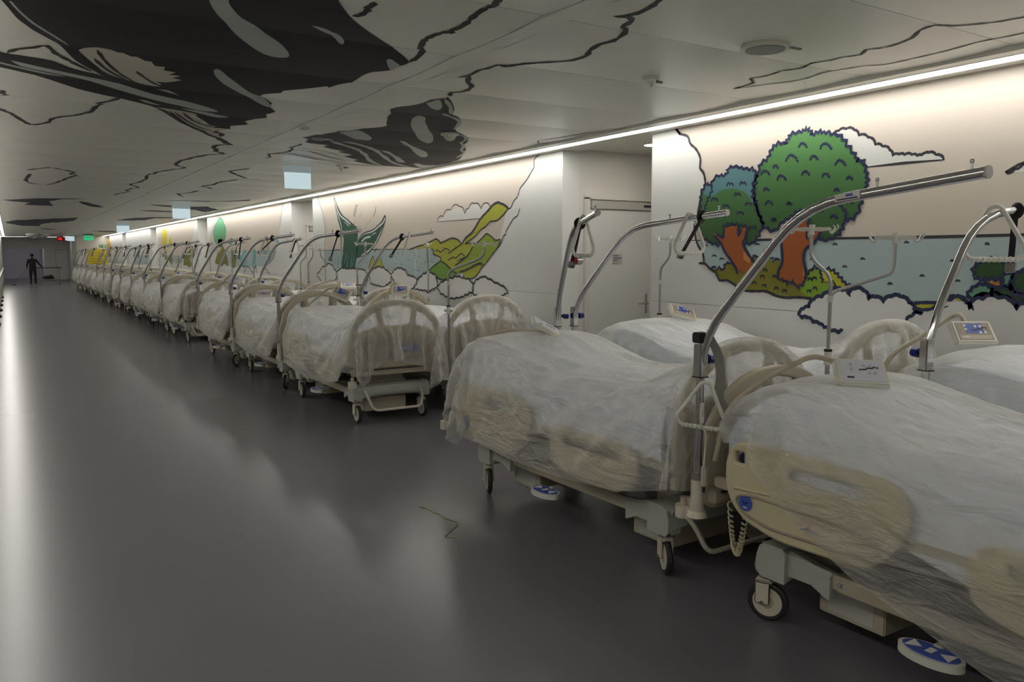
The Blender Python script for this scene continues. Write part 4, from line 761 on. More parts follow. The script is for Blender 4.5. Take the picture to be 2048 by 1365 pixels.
c_cloudlines|s|cink|1|.018|0|0|4.264,3.944 4.247,3.838 4.212,3.72 4.109,3.651 4.124,3.581 4.132,3.508 4.113,3.413 4.158,3.353 4.166,3.285 4.112,3.188 4.132,3.08 4.116,2.984 4.151,2.894 4.074,2.81 4.109,2.756 4.119,2.687 4.077,2.546 3.987,2.45 3.973,2.362 4.058,2.32 4.122,2.217 4.154,2.136 4.167,2.04 4.248,1.909
c_cloudlines|s|cink|1|.014|0|0|4.266,3.923 4.327,3.712 4.392,3.58 4.415,3.458 4.392,3.345 4.409,3.211 4.422,3.062 4.484,2.969 4.488,2.843 4.484,2.732 4.484,2.585 4.469,2.424 4.49,2.303 4.471,2.184 4.479,2.009
c_cloudlines|s|cink|1|.014|0|0|4.682,6.916 4.517,6.696 4.568,6.461 4.63,6.133 4.676,5.921
c_cloudlines|s|cink|1|.025|0|0|.058,5.414 .106,5.304 .186,5.224 .241,5.155 .288,5.3 .311,5.341 .374,5.458 .404,5.513 .498,5.673
c_cloudlines|s|cink|1|.03|0|0|.01,7.458 .043,7.611 .078,7.679 .102,7.832 .127,7.932 .178,8.101 .232,8.247 .294,8.155 .354,8.043 .373,7.877 .426,7.666 .517,7.515 .569,7.371 .62,7.248 .63,7.068 .661,6.882 .625,6.865 .701,6.683 .743,6.491
c_cloudlines|s|cink|1|.03|0|0|.016,6.659 .036,6.68 .025,6.791 .056,6.843 .014,6.905
c_cloudlines|s|cink|1|.04|0|0|1.722,7.441 1.69,7.582 1.673,7.801 1.707,7.909 1.772,7.957 1.778,8.09 1.757,8.149 1.882,8.41 1.943,8.577 2.011,8.64 1.893,8.855 1.923,9.027 1.972,9.112 1.972,9.231 2.058,9.335 2.11,9.453 2.048,9.595 1.994,9.72 1.885,9.99 1.864,10.17 1.819,10.385 1.841,10.594 1.837,10.828 1.9,11.03 2.013,11.176 1.95,11.511 1.866,11.745 1.779,11.986 1.795,12.266 1.746,12.599 1.791,12.997 1.817,13.319 1.797,13.686 1.74,14.222 1.76,14.473 1.918,14.786 1.863,15.257 1.812,15.655 1.921,16.002 1.787,16.523 1.763,16.889 1.846,17.091
c_cloudlines|s|cink|1|.04|0|0|2.749,10.834 2.666,11.062 2.61,11.37 2.71,11.632 2.864,11.897 3.075,12.302
c_cloudlines|s|cink|1|.045|0|0|3.006,12.572 2.929,12.783 2.87,13.011 2.867,13.209 2.874,13.64 2.77,13.974 2.885,14.264 3.036,14.519
c_cloudlines|s|cink|1|.05|0|0|2.937,15.041 2.87,15.57 2.772,15.972 2.715,16.009 2.953,16.772
c_cloudlines|s|cink|1|.04|0|0|.267,12.659 .382,12.462 .521,12.063 .626,12.255 .755,12.536 .836,12.674 .79,12.898 .895,13.134 .839,13.487 .782,13.743 .752,14.27 .658,14.774 .569,15.141 .447,15.035 .36,14.835 .287,14.397 .307,13.714 .28,13.947 .329,13.287 .283,13.216
c_cloudlines|s|cink|1|.02|0|0|-.001,8.982 .011,8.984
c_cloudlines|s|cink|1|.02|0|0|.027,9.099 .039,9.101
c_cloudlines|s|cink|1|.02|0|0|.074,9.106 .086,9.107
c_cloudlines|s|cink|1|.02|0|0|.086,9.126 .098,9.127
c_cloudlines|s|cink|1|.02|0|0|.126,9.287 .139,9.289
c_cloudlines|s|cink|1|.02|0|0|.17,9.27 .182,9.272
c_cloudlines|s|cink|1|.02|0|0|.203,9.375 .215,9.377
c_cloudlines|s|cink|1|.02|0|0|.223,9.353 .236,9.355
c_cloudlines|s|cink|1|.02|0|0|.26,9.479 .273,9.482
c_cloudlines|s|cink|1|.02|0|0|.29,9.501 .303,9.504
c_cloudlines|s|cink|1|.02|0|0|.322,9.39 .335,9.392
c_cloudlines|s|cink|1|.02|0|0|.361,9.529 .374,9.531
c_cloudlines|s|cink|1|.02|0|0|.377,9.467 .39,9.469
c_cloudlines|s|cink|1|.02|0|0|.425,9.583 .439,9.585
c_cloudlines|s|cink|1|.02|0|0|.469,9.43 .482,9.432
c_cloudlines|s|cink|1|.02|0|0|.506,9.543 .52,9.545
c_cloudlines|s|cink|1|.02|0|0|.515,9.443 .528,9.445
c_cloudlines|s|cink|1|.02|0|0|.548,9.538 .561,9.54
c_cloudlines|s|cink|1|.02|0|0|.601,9.537 .614,9.539
c_cloudlines|s|cink|1|.02|0|0|.634,9.473 .648,9.475
c_cloudlines|s|cink|1|.02|0|0|.665,9.443 .678,9.445
c_cloudlines|s|cink|1|.02|0|0|.679,9.466 .693,9.468
c_cloudlines|s|cink|1|.02|0|0|.702,9.346 .715,9.348
c_cloudlines|s|cink|1|.02|0|0|.76,9.32 .773,9.322
c_cloudlines|s|cink|1|.02|0|0|.776,9.373 .79,9.375
c_cloudlines|s|cink|1|.02|0|0|.84,9.419 .854,9.421
c_cloudlines|s|cink|1|.02|0|0|.867,9.668 .881,9.671
c_cloudlines|s|cink|1|.02|0|0|.911,9.721 .925,9.724
c_cloudlines|s|cink|1|.02|0|0|.971,9.765 .986,9.767
c_cloudlines|s|cink|1|.02|0|0|1.016,9.749 1.03,9.751
c_cloudlines|s|cink|1|.02|0|0|1.037,9.653 1.051,9.656
c_cloudlines|s|cink|1|.02|0|0|1.096,9.878 1.111,9.881
c_cloudlines|s|cink|1|.02|0|0|1.126,9.823 1.14,9.826
c_cloudlines|s|cink|1|.02|0|0|1.204,10.177 1.22,10.18
c_cloudlines|s|cink|1|.02|0|0|1.205,10.073 1.221,10.076
c_cloudlines|s|cink|1|.02|0|0|1.291,10.309 1.307,10.312
c_cloudlines|s|cink|1|.02|0|0|1.302,10.168 1.318,10.171
c_cloudlines|s|cink|1|.02|0|0|1.371,10.396 1.387,10.4
c_cloudlines|s|cink|1|.02|0|0|1.427,10.361 1.443,10.365
c_cloudlines|s|cink|1|.02|0|0|1.46,10.424 1.477,10.428
c_cloudlines|s|cink|1|.02|0|0|1.508,10.479 1.524,10.483
c_cloudlines|s|cink|1|.02|0|0|1.549,10.554 1.566,10.558
c_cloudlines|s|cink|1|.02|0|0|1.625,10.536 1.642,10.54
c_cloudlines|s|cink|1|.02|0|0|1.647,10.464 1.664,10.467
c_cloudlines|s|cink|1|.02|0|0|1.723,10.698 1.741,10.702
c_cloudlines|s|cink|1|.02|0|0|1.75,10.605 1.768,10.609
c_far_art|f|whale3|1|0|0|0|-.083,19.78 .297,19.16 1.374,18.278 .978,18.942 .785,19.585 .963,21.71 .688,21.61 .37,21.28 .469,20.34 .132,20.09
c_far_art|f|whale3|1|0|0|0|1.33,19.607 1.357,19.316 1.476,19.702 1.724,20.43 2.014,21.44 1.88,21.7 1.555,20.8
c_far_art|f|whale3|1|0|0|0|-.041,32.98 .237,31.08 1.142,29.26 1.876,28.02 1.899,30.59 1.608,31.94 1.345,32.73 1.091,34.19 1.087,36.82 .51,36.72 .03,34.19
c_far_art|f|whale3|1|0|0|0|1.122,39.67 1.551,40.34 1.863,41.12 1.608,41.88
c_far_art|f|whale3|1|0|0|0|.7,60.62 1.29,58.23 2.064,59.76 1.687,63.53
c_far_art|f|whale3|1|0|0|0|2.812,18.091 3.647,17.967 4.306,17.064 4.363,17.292 3.68,18.13
c_far_art|f|whale3|1|0|0|0|2.728,19.802 3.113,19.979 3.809,20.15 4.043,19.942 4.569,21.24 4.483,22.44 4.179,21.81 3.411,20.68
c_far_art|f|whale3|1|0|0|0|2.837,22.52 3.321,22.28 3.968,22.98 3.106,22.82
c_far_art|f|whale3|1|0|0|0|3.055,29.31 3.229,27.65 3.689,26.41 4.512,26.18 3.887,27.34 3.836,28.82 3.589,29.2
c_far_art|f|whale3|1|0|0|0|3.403,42.92 4.28,42.82 4.924,44.86 4.097,44.87"""
RND = random.Random(11)
def serrate(P, step, amp):
    out = []; flip = 1; area = sum(P[i][0] * P[(i + 1) % len(P)][1] - P[(i + 1) % len(P)][0] * P[i][1] for i in range(len(P)))
    sgn = 1 if area > 0 else -1
    for (x0, y0), (x1, y1) in zip(P, P[1:]):
        L = math.hypot(x1 - x0, y1 - y0); n = max(1, int(L / step * 1.6))
        nx, ny = (y1 - y0) / (L + 1e-9) * sgn, -(x1 - x0) / (L + 1e-9) * sgn
        for k in range(n):
            t = k / n; a = amp * (RND.uniform(.5, 1.2) if flip > 0 else RND.uniform(-.5, 0)); flip = -flip
            out.append((x0 + (x1 - x0) * t + nx * a, y0 + (y1 - y0) * t + ny * a))
    out.append(P[-1]); return out
def spline(P, k=3):
    N = len(P)
    if N < 3: return P
    out = []
    for i in range(N - 1):
        p0, p1, p2, p3 = P[max(0, i - 1)], P[i], P[i + 1], P[min(N - 1, i + 2)]
        for j in range(k):
            t = j / k; out.append(tuple(.5 * (2 * p1[c] + (p2[c] - p0[c]) * t + (2 * p0[c] - 5 * p1[c] + 4 * p2[c] - p3[c]) * t * t + (3 * p1[c] - p0[c] - 3 * p2[c] + p3[c]) * t ** 3) for c in (0, 1)))
    out.append(P[-1]); return out
def arcs(P, sgn, bulge=.20, k=5):
    out = []
    for (x0, y0), (x1, y1) in zip(P, P[1:]):
        dx, dy = x1 - x0, y1 - y0
        for j in range(k):
            t = j / k; h = 4 * t * (1 - t) * bulge * sgn; out.append((x0 + dx * t - dy * h, y0 + dy * t + dx * h))
    out.append(P[-1]); return out
PUFFY = ('w1_cloud', 'w1_cloud_small', 'w1_cloud_low', 'w2_cloud')
CROWN = ('w1_tree', 'w1_tree_big', 'w1_bush', 'w3_tree', 'w4_tree', 'w2_hills', 'w1_ground', 'w2_tail', 'c_whale', 'c_whale_small', 'c_cloudlines', 'w1_sky', 'w2_sky')
def clip_tri(tri, a, b_, ax):
    P = list(tri)
    for s, lim in ((1, a), (-1, b_)):
        Q = []
        for i in range(len(P)):
            p, q = P[i], P[(i + 1) % len(P)]; dp, dq = s * (p[ax] - lim), s * (q[ax] - lim)
            if dp >= 0: Q.append(p)
            if (dp >= 0) != (dq >= 0):
                t = dp / (dp - dq); Q.append((p[0] + (q[0] - p[0]) * t, p[1] + (q[1] - p[1]) * t))
        P = Q
        if len(P) < 3: return []
    return P
groups = {}
def seg_of(yv): return None
for ln in ART.strip().split('\n'):
    g, kind, col, layer, w, zig, amp, pts = ln.split('|')
    P = [tuple(float(v_) for v_ in p.split(',')) for p in pts.split()]; layer = int(layer); w = float(w or 0); zig = float(zig or 0); amp = float(amp or 0)
    G = groups.setdefault(g, dict(v=[], f=[], m=[], mats=[]))
    if col not in G['mats']: G['mats'].append(col)
    mi = G['mats'].index(col); tris = []
    if g in PUFFY and kind == 's' and len(P) > 4: P = arcs(P, 1 if P[0][0] < P[-1][0] else -1); zig = 0
    elif kind == 's' and g in CROWN and len(P) > 2 and not (zig and g in ('w1_ground',)): P = spline(P, 2 if g[0] == 'c' else 3)
    elif kind == 'f' and g in CROWN and len(P) > 5 and g not in ('w1_sky', 'w2_sky'): P = spline(P + [P[0]], 2 if g[0] == 'c' else 3)[:-1]
    if zig and g[:2] == 'w1': zig *= .62
    if kind == 'f':
        T = tessellate_polygon([[Vector((x, y_, 0)) for x, y_ in P]])
        tris = [tuple(P[i] for i in t) for t in T]
    else:
        if zig: P = serrate(P, zig, amp)
        N = len(P); Lft, Rgt = [], []
        for i, p in enumerate(P):
            a, b_ = P[max(0, i - 1)], P[min(N - 1, i + 1)]
            dx, dy = b_[0] - a[0], b_[1] - a[1]; L = math.hypot(dx, dy) + 1e-9
            if g[0] == 'c': hw = w * .5 * (.55 + .9 * abs(math.sin(i * 1.3)))
            else: hw = w * .5 * (.8 + .35 * abs(math.sin(i * 1.7)))
            if i in (0, N - 1): hw *= .45
            Lft.append((p[0] - dy / L * hw, p[1] + dx / L * hw)); Rgt.append((p[0] + dy / L * hw, p[1] - dx / L * hw))
        for i in range(N - 1): tris += [(Lft[i], Rgt[i], Rgt[i + 1]), (Lft[i], Rgt[i + 1], Lft[i + 1])]
    def put(poly3):
        b0 = len(G['v']); G['v'] += poly3; G['f'].append(tuple(range(b0, b0 + len(poly3)))); G['m'].append(mi)
    if g[0] == 'w':
        x = XP - .0010 - .0005 * layer
        for t in tris: put([(x, p[0], p[1]) for p in t])
    else:
        off = .0015 + .0007 * layer
        for t in tris:
            ya, yb = min(p[1] for p in t), max(p[1] for p in t); ST = PITCH_Y / NB
            for k in range(int(math.floor((ya - PH0) / ST)), int(math.floor((yb - PH0) / ST)) + 1):
                s0 = PH0 + k * ST; Q = clip_tri(t, s0, s0 + ST, 1)
                if len(Q) < 3: continue
                pa, pb = panel_curve((k % NB) / NB), panel_curve((k % NB + 1) / NB)
                for xa, xb, flat in ((XL + .20, 2.235, 0), (2.242, 2.358, 1), (2.365, 4.715, 0), (4.718, 4.81, 2)):
                    R_ = clip_tri(Q, xa, xb, 0)
                    if len(R_) >= 3: put([(p[0], p[1], (H - .012 if flat == 1 else H - .030 if flat == 2 else H - .0006 + pa + (pb - pa) * (p[1] - s0) / ST) - off) for p in R_])
NAMES = dict(sky='printed_sky', sea='printed_sea', ground='printed_meadow', tree='printed_tree', cloud='printed_cloud', bush='printed_bush', hills='printed_hills', puffs='printed_cloud_bank', tail='printed_whale_tail', splash='printed_splash', whale='printed_whale', cloudlines='printed_cloud_outline', far='printed_far_figure')
ALAB = {'w1_tree_big': 'large printed tree with orange trunk', 'w1_tree': 'smaller printed tree with blue-green crown', 'w1_ground': 'printed olive meadow under the trees', 'w1_sea': 'printed pale blue sea beside the trees', 'w2_tail': 'printed dark green whale tail with splashing water', 'w2_hills': 'printed olive green hills', 'w3_tree': 'printed oval green tree', 'w4_tree': 'printed yellow trees', 'c_whale': 'printed black whale nearest the camera', 'c_whale_small': 'smaller printed dark whale next to the linear light', 'c_cloudlines': 'printed black cloud outlines', 'w1_cloud_low': 'printed white cloud with navy outline below the sea', 'w2_puffs': 'printed white cloud bank under the hills', 'w1_bush': 'small printed green trees on the right'}
for g, G in groups.items():
    me = bpy.data.meshes.new(g); me.from_pydata(G['v'], [], G['f'])
    for c_ in G['mats']: me.materials.append(M[c_])
    me.polygons.foreach_set('material_index', G['m']); me.update()
    o = link(NAMES[g.split('_')[1]], me, ceil_back if g[0] == 'c' else wall_right)
    if g in ALAB: o['label'] = ALAB[g]

# ------------------------------------------------------------------ hospital bed: shared part meshes (local: x across, y from foot 0 to head 2.35)
HOLE = lambda a, b_, c_, d_, r=.02: rrect(a, b_, c_, d_, r, 4)
def board_outline():
    o = [(-.52, .62), (-.525, .80)]
    n = 22
    for i in range(1, n):
        u = -1 + 2 * i / n; o.append((u * .52, .84 + .41 * (1 - abs(u) ** 2.4) ** .62))
    return o + [(.525, .80), (.52, .62), (.44, .575), (-.44, .575)]
holes = [smooth_loop([(-.14, 1.00), (-.17, 1.17), (-.02, 1.195), (.02, 1.195), (.17, 1.17), (.14, 1.00)], .035),
         smooth_loop([(-.43, .90), (-.41, .99), (-.31, 1.09), (-.22, 1.14), (-.20, 1.00), (-.34, .96)], .03)]
holes.append([(-x, y_) for x, y_ in reversed(holes[1])])
TXZ = Matrix(((1, 0, 0, 0), (0, 0, -1, 0), (0, 1, 0, 0), (0, 0, 0, 1)))          # (u,v,w) -> (u,-w,v)
TYZ = Matrix(((0, 0, 1, 0), (1, 0, 0, 0), (0, 1, 0, 0), (0, 0, 0, 1)))           # (u,v,w) -> (w,u,v)
P_ = {}
P_['end_board'] = plate('end_board', board_outline(), holes, .036, .012, 'frame_beige', TXZ)
P_['board_panel'] = MB().box(-.36, .36, -.026, -.016, .66, .87, 'panel_taupe', .004).mesh('board_panel')
s = MB().box(0, .24, -.034, -.026, .735, .79, 'label_blue', .003)
for k in range(7): s.box(.05 + .017 * k, .062 + .017 * k, -.0355, -.034, .750 + .004 * (k % 3), .776, 'print_white')
s.box(.012, .036, -.0355, -.034, .755, .772, 'print_white')
P_['board_label'] = s.mesh('board_label')
P_['bumper_roller'] = MB().cyl((0, 0, -.03), (0, 0, .03), .042, 'castor_white', 14).cyl((0, 0, .03), (0, 0, .07), .018, 'frame_beige', 10).mesh('bumper_roller')
P_['end_rail'] = MB().box(-.47, .47, -.02, .03, .50, .57, 'frame_beige', .008).box(-.43, .43, -.026, -.02, .555, .562, 'print_dark').mesh('end_rail')
P_['status_button'] = MB().cyl((-.30, -.028, .53), (-.30, -.02, .53), .016, 'print_white', 14).cyl((-.30, -.031, .53), (-.30, -.027, .53), .011, 'sign_green_dull', 12).mesh('status_button')
s = MB()
def end_cover():
    t = MB()
    # curved shell across the bed with a swelling middle and two deep ends that hold the castors
    def fn(bm_):
        n = 20; rows = []
        for i in range(n + 1):
            u = -1 + 2 * i / n; x = u * .42; yb = -.085 + .03 * u * u; zt = .385 + .012 * (1 - u * u); zb = .225 + .05 * (1 - abs(u) ** 3) * (1 if abs(u) < .97 else 0)
            prof = [(yb + .02, zb), (yb, zb + .02), (yb - .004, .32), (yb + .012, zt - .018), (yb + .045, zt), (.085, zt), (.10, zt - .02), (.10, zb)]
            rows.append([bm_.verts.new((x, a, z)) for a, z in prof])
        for A, B in zip(rows, rows[1:]):
            for k in range(8): bm_.faces.new((A[k], A[(k + 1) % 8], B[(k + 1) % 8], B[k]))
        bm_.faces.new(rows[0]); bm_.faces.new(rows[-1][::-1])
    t._add(fn, 'cover_grey')
    return t.mesh('end_cover')
P_['end_cover'] = end_cover()
def corner_sleeve():
    t = MB()
    def fn(bm_):
        rows = []
        for y_, zt, zb, hw in ((-.06, .37, .235, .032), (.0, .385, .24, .036), (.12, .375, .262, .034), (.22, .352, .262, .030), (.30, .345, .225, .028), (.31, .34, .225, .026)):
            rows.append([bm_.verts.new((x, y_, z)) for x, z in ((-hw, zb), (-hw, zt - .015), (-hw + .015, zt), (hw - .015, zt), (hw, zt - .015), (hw, zb))])
        for A, B in zip(rows, rows[1:]):
            for k in range(6): bm_.faces.new((A[k], A[(k + 1) % 6], B[(k + 1) % 6], B[k]))
        bm_.faces.new(rows[0]); bm_.faces.new(rows[-1][::-1])
    t._add(fn, 'cover_grey'); return t.mesh('corner_sleeve')
P_['corner_sleeve'] = corner_sleeve()
P_['castor'] = MB().cyl((0, 0, .19), (0, 0, .24), .022, 'steel').box(-.036, -.024, -.035, .035, .085, .20, 'castor_white', .006).box(.024, .036, -.035, .035, .085, .20, 'castor_white', .006).box(-.036, .036, -.04, .035, .180, .205, 'castor_white', .008).cyl((-.042, .0, .095), (.042, .0, .095), .008, 'steel', 10).mesh('castor_fork')
P_['wheel'] = MB().cyl((-.018, 0, .095), (.018, 0, .095), .068, 'castor_white', 28).cyl((-.021, 0, .095), (.021, 0, .095), .03, 'frame_beige', 18).mesh('wheel')
P_['tyre'] = MB().tube([(0, .077 * math.cos(a), .095 + .077 * math.sin(a)) for a in [2 * math.pi * k / 28 for k in range(28)]], .0175, 'tyre_black', 8, closed=True).mesh('tyre')
P_['base_rail'] = MB().box(-.022, .022, .20, 2.05, .265, .335, 'frame_beige', .006).mesh('base_rail')
P_['motor_housing'] = MB().box(-.26, .20, -.16, .16, .10, .24, 'frame_beige', .006).box(-.262, -.26, -.11, .11, .12, .22, 'led_trim').mesh('motor_housing')
P_['lift_column'] = MB().box(-.20, .20, -.10, .10, .30, .42, 'frame_beige', .008).box(-.18, .18, -.08, .08, .40, .60, 'frame_beige', .006).mesh('lift_column')
f = MB()
for x in (-.45, .45): f.box(x - .02, x + .02, .06, 2.28, .59, .64, 'frame_beige', .006)
for y_ in (.3, .9, 1.5, 2.1): f.box(-.45, .45, y_ - .02, y_ + .02, .585, .62, 'frame_beige', .005)
P_['mattress_frame'] = f.mesh('mattress_frame')
f = MB()
for k in range(15): f.box(-.42, .42, .12 + .142 * k, .22 + .142 * k, .642, .656, 'deck_dark', .003)
P_['slatted_deck'] = f.mesh('slatted_deck')
P_['bumper_bar'] = MB().tube([(-.30, -.06, .335), (-.30, -.14, .28), (-.26, -.19, .15), (.26, -.19, .15), (.30, -.14, .28), (.30, -.06, .335)], .014, 'castor_white', 10, .06).mesh('bumper_bar')
SR = smooth_loop([(1.28, .62), (1.26, .76), (1.34, .85), (2.02, .865), (2.13, .845), (2.165, .74), (2.155, .60), (2.06, .50), (1.86, .455), (1.42, .47)], .07)
P_['side_rail'] = plate('side_rail', SR, [HOLE(2.045, 2.105, .755, .81, .015), smooth_loop([(1.45, .74), (1.47, .80), (1.80, .80), (1.82, .74)], .025)], .034, .011, 'rail_cream', TYZ)
rl = MB().tube([(-.019, 2.10, .64), (-.019, 1.9, .655), (-.019, 1.35, .66)], .007, 'rail_cream', 8)
rl.tube([(-.02, 2.10, .60), (-.02, 2.02, .625), (-.02, 1.5, .62), (-.02, 1.36, .585), (-.02, 1.42, .52), (-.02, 1.9, .505), (-.02, 2.05, .535)], .006, 'panel_taupe', 8, .04, True)
P_['rail_moulding'] = rl.mesh('rail_moulding')
bd = MB().cyl((-.019, 2.03, .585), (-.024, 2.03, .585), .036, 'label_blue', 24)
bd.tube([(-.025, 2.045, .592), (-.025, 2.03, .582), (-.025, 2.015, .594)], .003, 'print_dark', 6)
bd.box(-.026, -.024, 2.018, 2.04, .562, .568, 'print_white')
P_['rail_badge'] = bd.mesh('rail_badge')
rp = MB().tube([(-.0195, 1.70 + .013 * math.cos(q), .575 + .013 * math.sin(q)) for q in [math.radians(60 + 30 * k) for k in range(9)]], .0022, 'red', 5).tube([(-.0195, 1.73, .553), (-.0195, 1.70, .560), (-.0195, 1.66, .550), (-.0195, 1.64, .553)], .003, 'label_blue', 5)
P_['rail_print'] = rp.mesh('rail_print')
SR2 = smooth_loop([(.30, .52), (.28, .66), (.36, .72), (.98, .72), (1.06, .66), (1.04, .50), (.9, .44), (.44, .44)], .06)
P_['foot_side_rail'] = plate('foot_side_rail', SR2, [HOLE(.42, .92, .62, .67, .02)], .032, .010, 'rail_cream', TYZ)
pd = MB().box(-.40, -.30, 1.18, 1.22, .20, .235, 'led_trim', .006)
def oval(mb, sx, sy, z0, z1, mname, cx=-.44, cy=1.20):
    P = [(cx + sx * math.cos(a) , cy + sy * math.sin(a)) for a in [2 * math.pi * k / 28 for k in range(28)]]
    mb.poly([Vector((x, y_, z0)) for x, y_ in P], mname, Vector((0, 0, z1 - z0)))
oval(pd, .068, .125, .19, .222, 'plastic_white')
P_['foot_pedal'] = pd.mesh('foot_pedal')
pt = MB(); oval(pt, .055, .108, .222, .226, 'label_blue')
pt.poly([Vector((-.475, 1.285, .2265)), Vector((-.405, 1.285, .2265)), Vector((-.44, 1.235, .2265))], 'print_white', Vector((0, 0, .001)))
pt.poly([Vector((-.475, 1.115, .2265)), Vector((-.405, 1.115, .2265)), Vector((-.44, 1.165, .2265))], 'print_white', Vector((0, 0, .001)))
pt.box(-.462, -.418, 1.186, 1.214, .226, .2275, 'print_white', .002)
P_['pedal_pad'] = pt.mesh('pedal_pad')
cc = []
for k in range(190):
    t = k / 189; a = t * 2 * math.pi * 30
    if t < .5: c0 = Vector((-.46, 2.22, .50 - .36 * t * 2 * .75)); 
    ang = math.pi * t
    base = Vector((-.44, 2.25 - .10 * t - .02, .53 - .24 * math.sin(ang) ** .8))
    cc.append(base + Vector((math.cos(a) * .012, math.sin(a) * .010, math.sin(a) * .008)))
P_['coiled_cable'] = MB().tube(cc, .004, 'rail_cream', 5).mesh('coiled_cable')
P_['ce_mark'] = MB().box(-.0235, -.022, 1.62, 1.66, .285, .315, 'led_trim').tube([(-.0245, 1.645 + .008 * math.cos(a), .300 + .010 * math.sin(a)) for a in [math.radians(-120 + 24 * q) for q in range(0, 11)]], .0012, 'print_dark', 4).tube([(-.0245, 1.632 + .008 * math.cos(a), .300 + .010 * math.sin(a)) for a in [math.radians(-120 + 24 * q) for q in range(0, 11)]], .0012, 'print_dark', 4).tube([(-.0245, 1.640, .300), (-.0245, 1.629, .300)], .0012, 'print_dark', 4).mesh('ce_mark')

# controller on a flexible arm
def controller(style):
    b_ = MB()
    def fn(t):
        w, d_ = .115, .072
        P = [(-w, -d_, 0), (w, -d_, 0), (w * .96, d_, 0), (-w * .96, d_, 0)]
        T = [(-w * .97, -d_ * .95, .030), (w * .97, -d_ * .95, .030), (w * .93, d_ * .95, .044), (-w * .93, d_ * .95, .044)]
        a = [t.verts.new(p) for p in P]; c_ = [t.verts.new(p) for p in T]
        t.faces.new(a[::-1]); t.faces.new(c_)
        for k in range(4): t.faces.new((a[k], a[(k + 1) % 4], c_[(k + 1) % 4], c_[k]))
        bmesh.ops.bevel(t, geom=t.edges[:], offset=.007, segments=2, affect='EDGES')
    b_._add(fn, 'plastic_white'); body = b_.mesh('control_box')
    f_ = MB(); tilt = Matrix.Translation((0, 0, .0375)) @ Matrix.Rotation(math.atan2(.014, .137), 4, 'X')
    base = 'panel_light' if style == 0 else 'panel_taupe'
    f_.box(-.092, .092, -.052, .055, 0, .0015, base, 0, 1, tilt)
    if style: f_.box(-.045, .05, -.012, .048, .0015, .0022, 'label_blue', 0, 1, tilt).box(-.085, .085, -.048, -.024, .0015, .0022, 'frame_beige', 0, 1, tilt)
    dark = 'print_dark'; lt = 'print_white' if style else 'led_trim'
    for (x, y_) in ((-.045, .035), (-.045, .012), (.012, .03), (.038, .03), (.03, -.008), (.056, -.008)):
        f_._add(lambda t: bmesh.ops.create_cone(t, cap_ends=True, segments=12, radius1=.0075, radius2=.007, depth=.002), lt, tilt @ Matrix.Translation((x, y_, .0032)))
    for (x0, x1, y_, a) in ((-.012, .02, .008, .25), (.018, .05, .016, 0), (.05, .062, .018, .3)):
        f_.box(x0, x1, y_ - .003, y_ + .003, .002, .003, dark, 0, 1, tilt @ Matrix.Rotation(a * .3, 4, 'Z'))
    f_.sph(tilt @ Vector((.068, .02, .003)), .005, dark, (1, 1, .4), 8)
    f_.box(-.07, -.04, -.038, -.03, .002, .003, dark if style == 0 else 'panel_light', 0, 1, tilt)
    return body, f_.mesh('control_face')
CTRL = [controller(0), controller(1)]

def fancy(n, words=('nearest', 'second', 'third', 'fourth', 'fifth', 'sixth', 'seventh', 'eighth', 'ninth', 'tenth', 'eleventh', 'twelfth', 'thirteenth', 'fourteenth', 'fifteenth', 'sixteenth', 'seventeenth', 'eighteenth', 'nineteenth', 'twentieth')):
    return words[n] if n < len(words) else 'farthest'

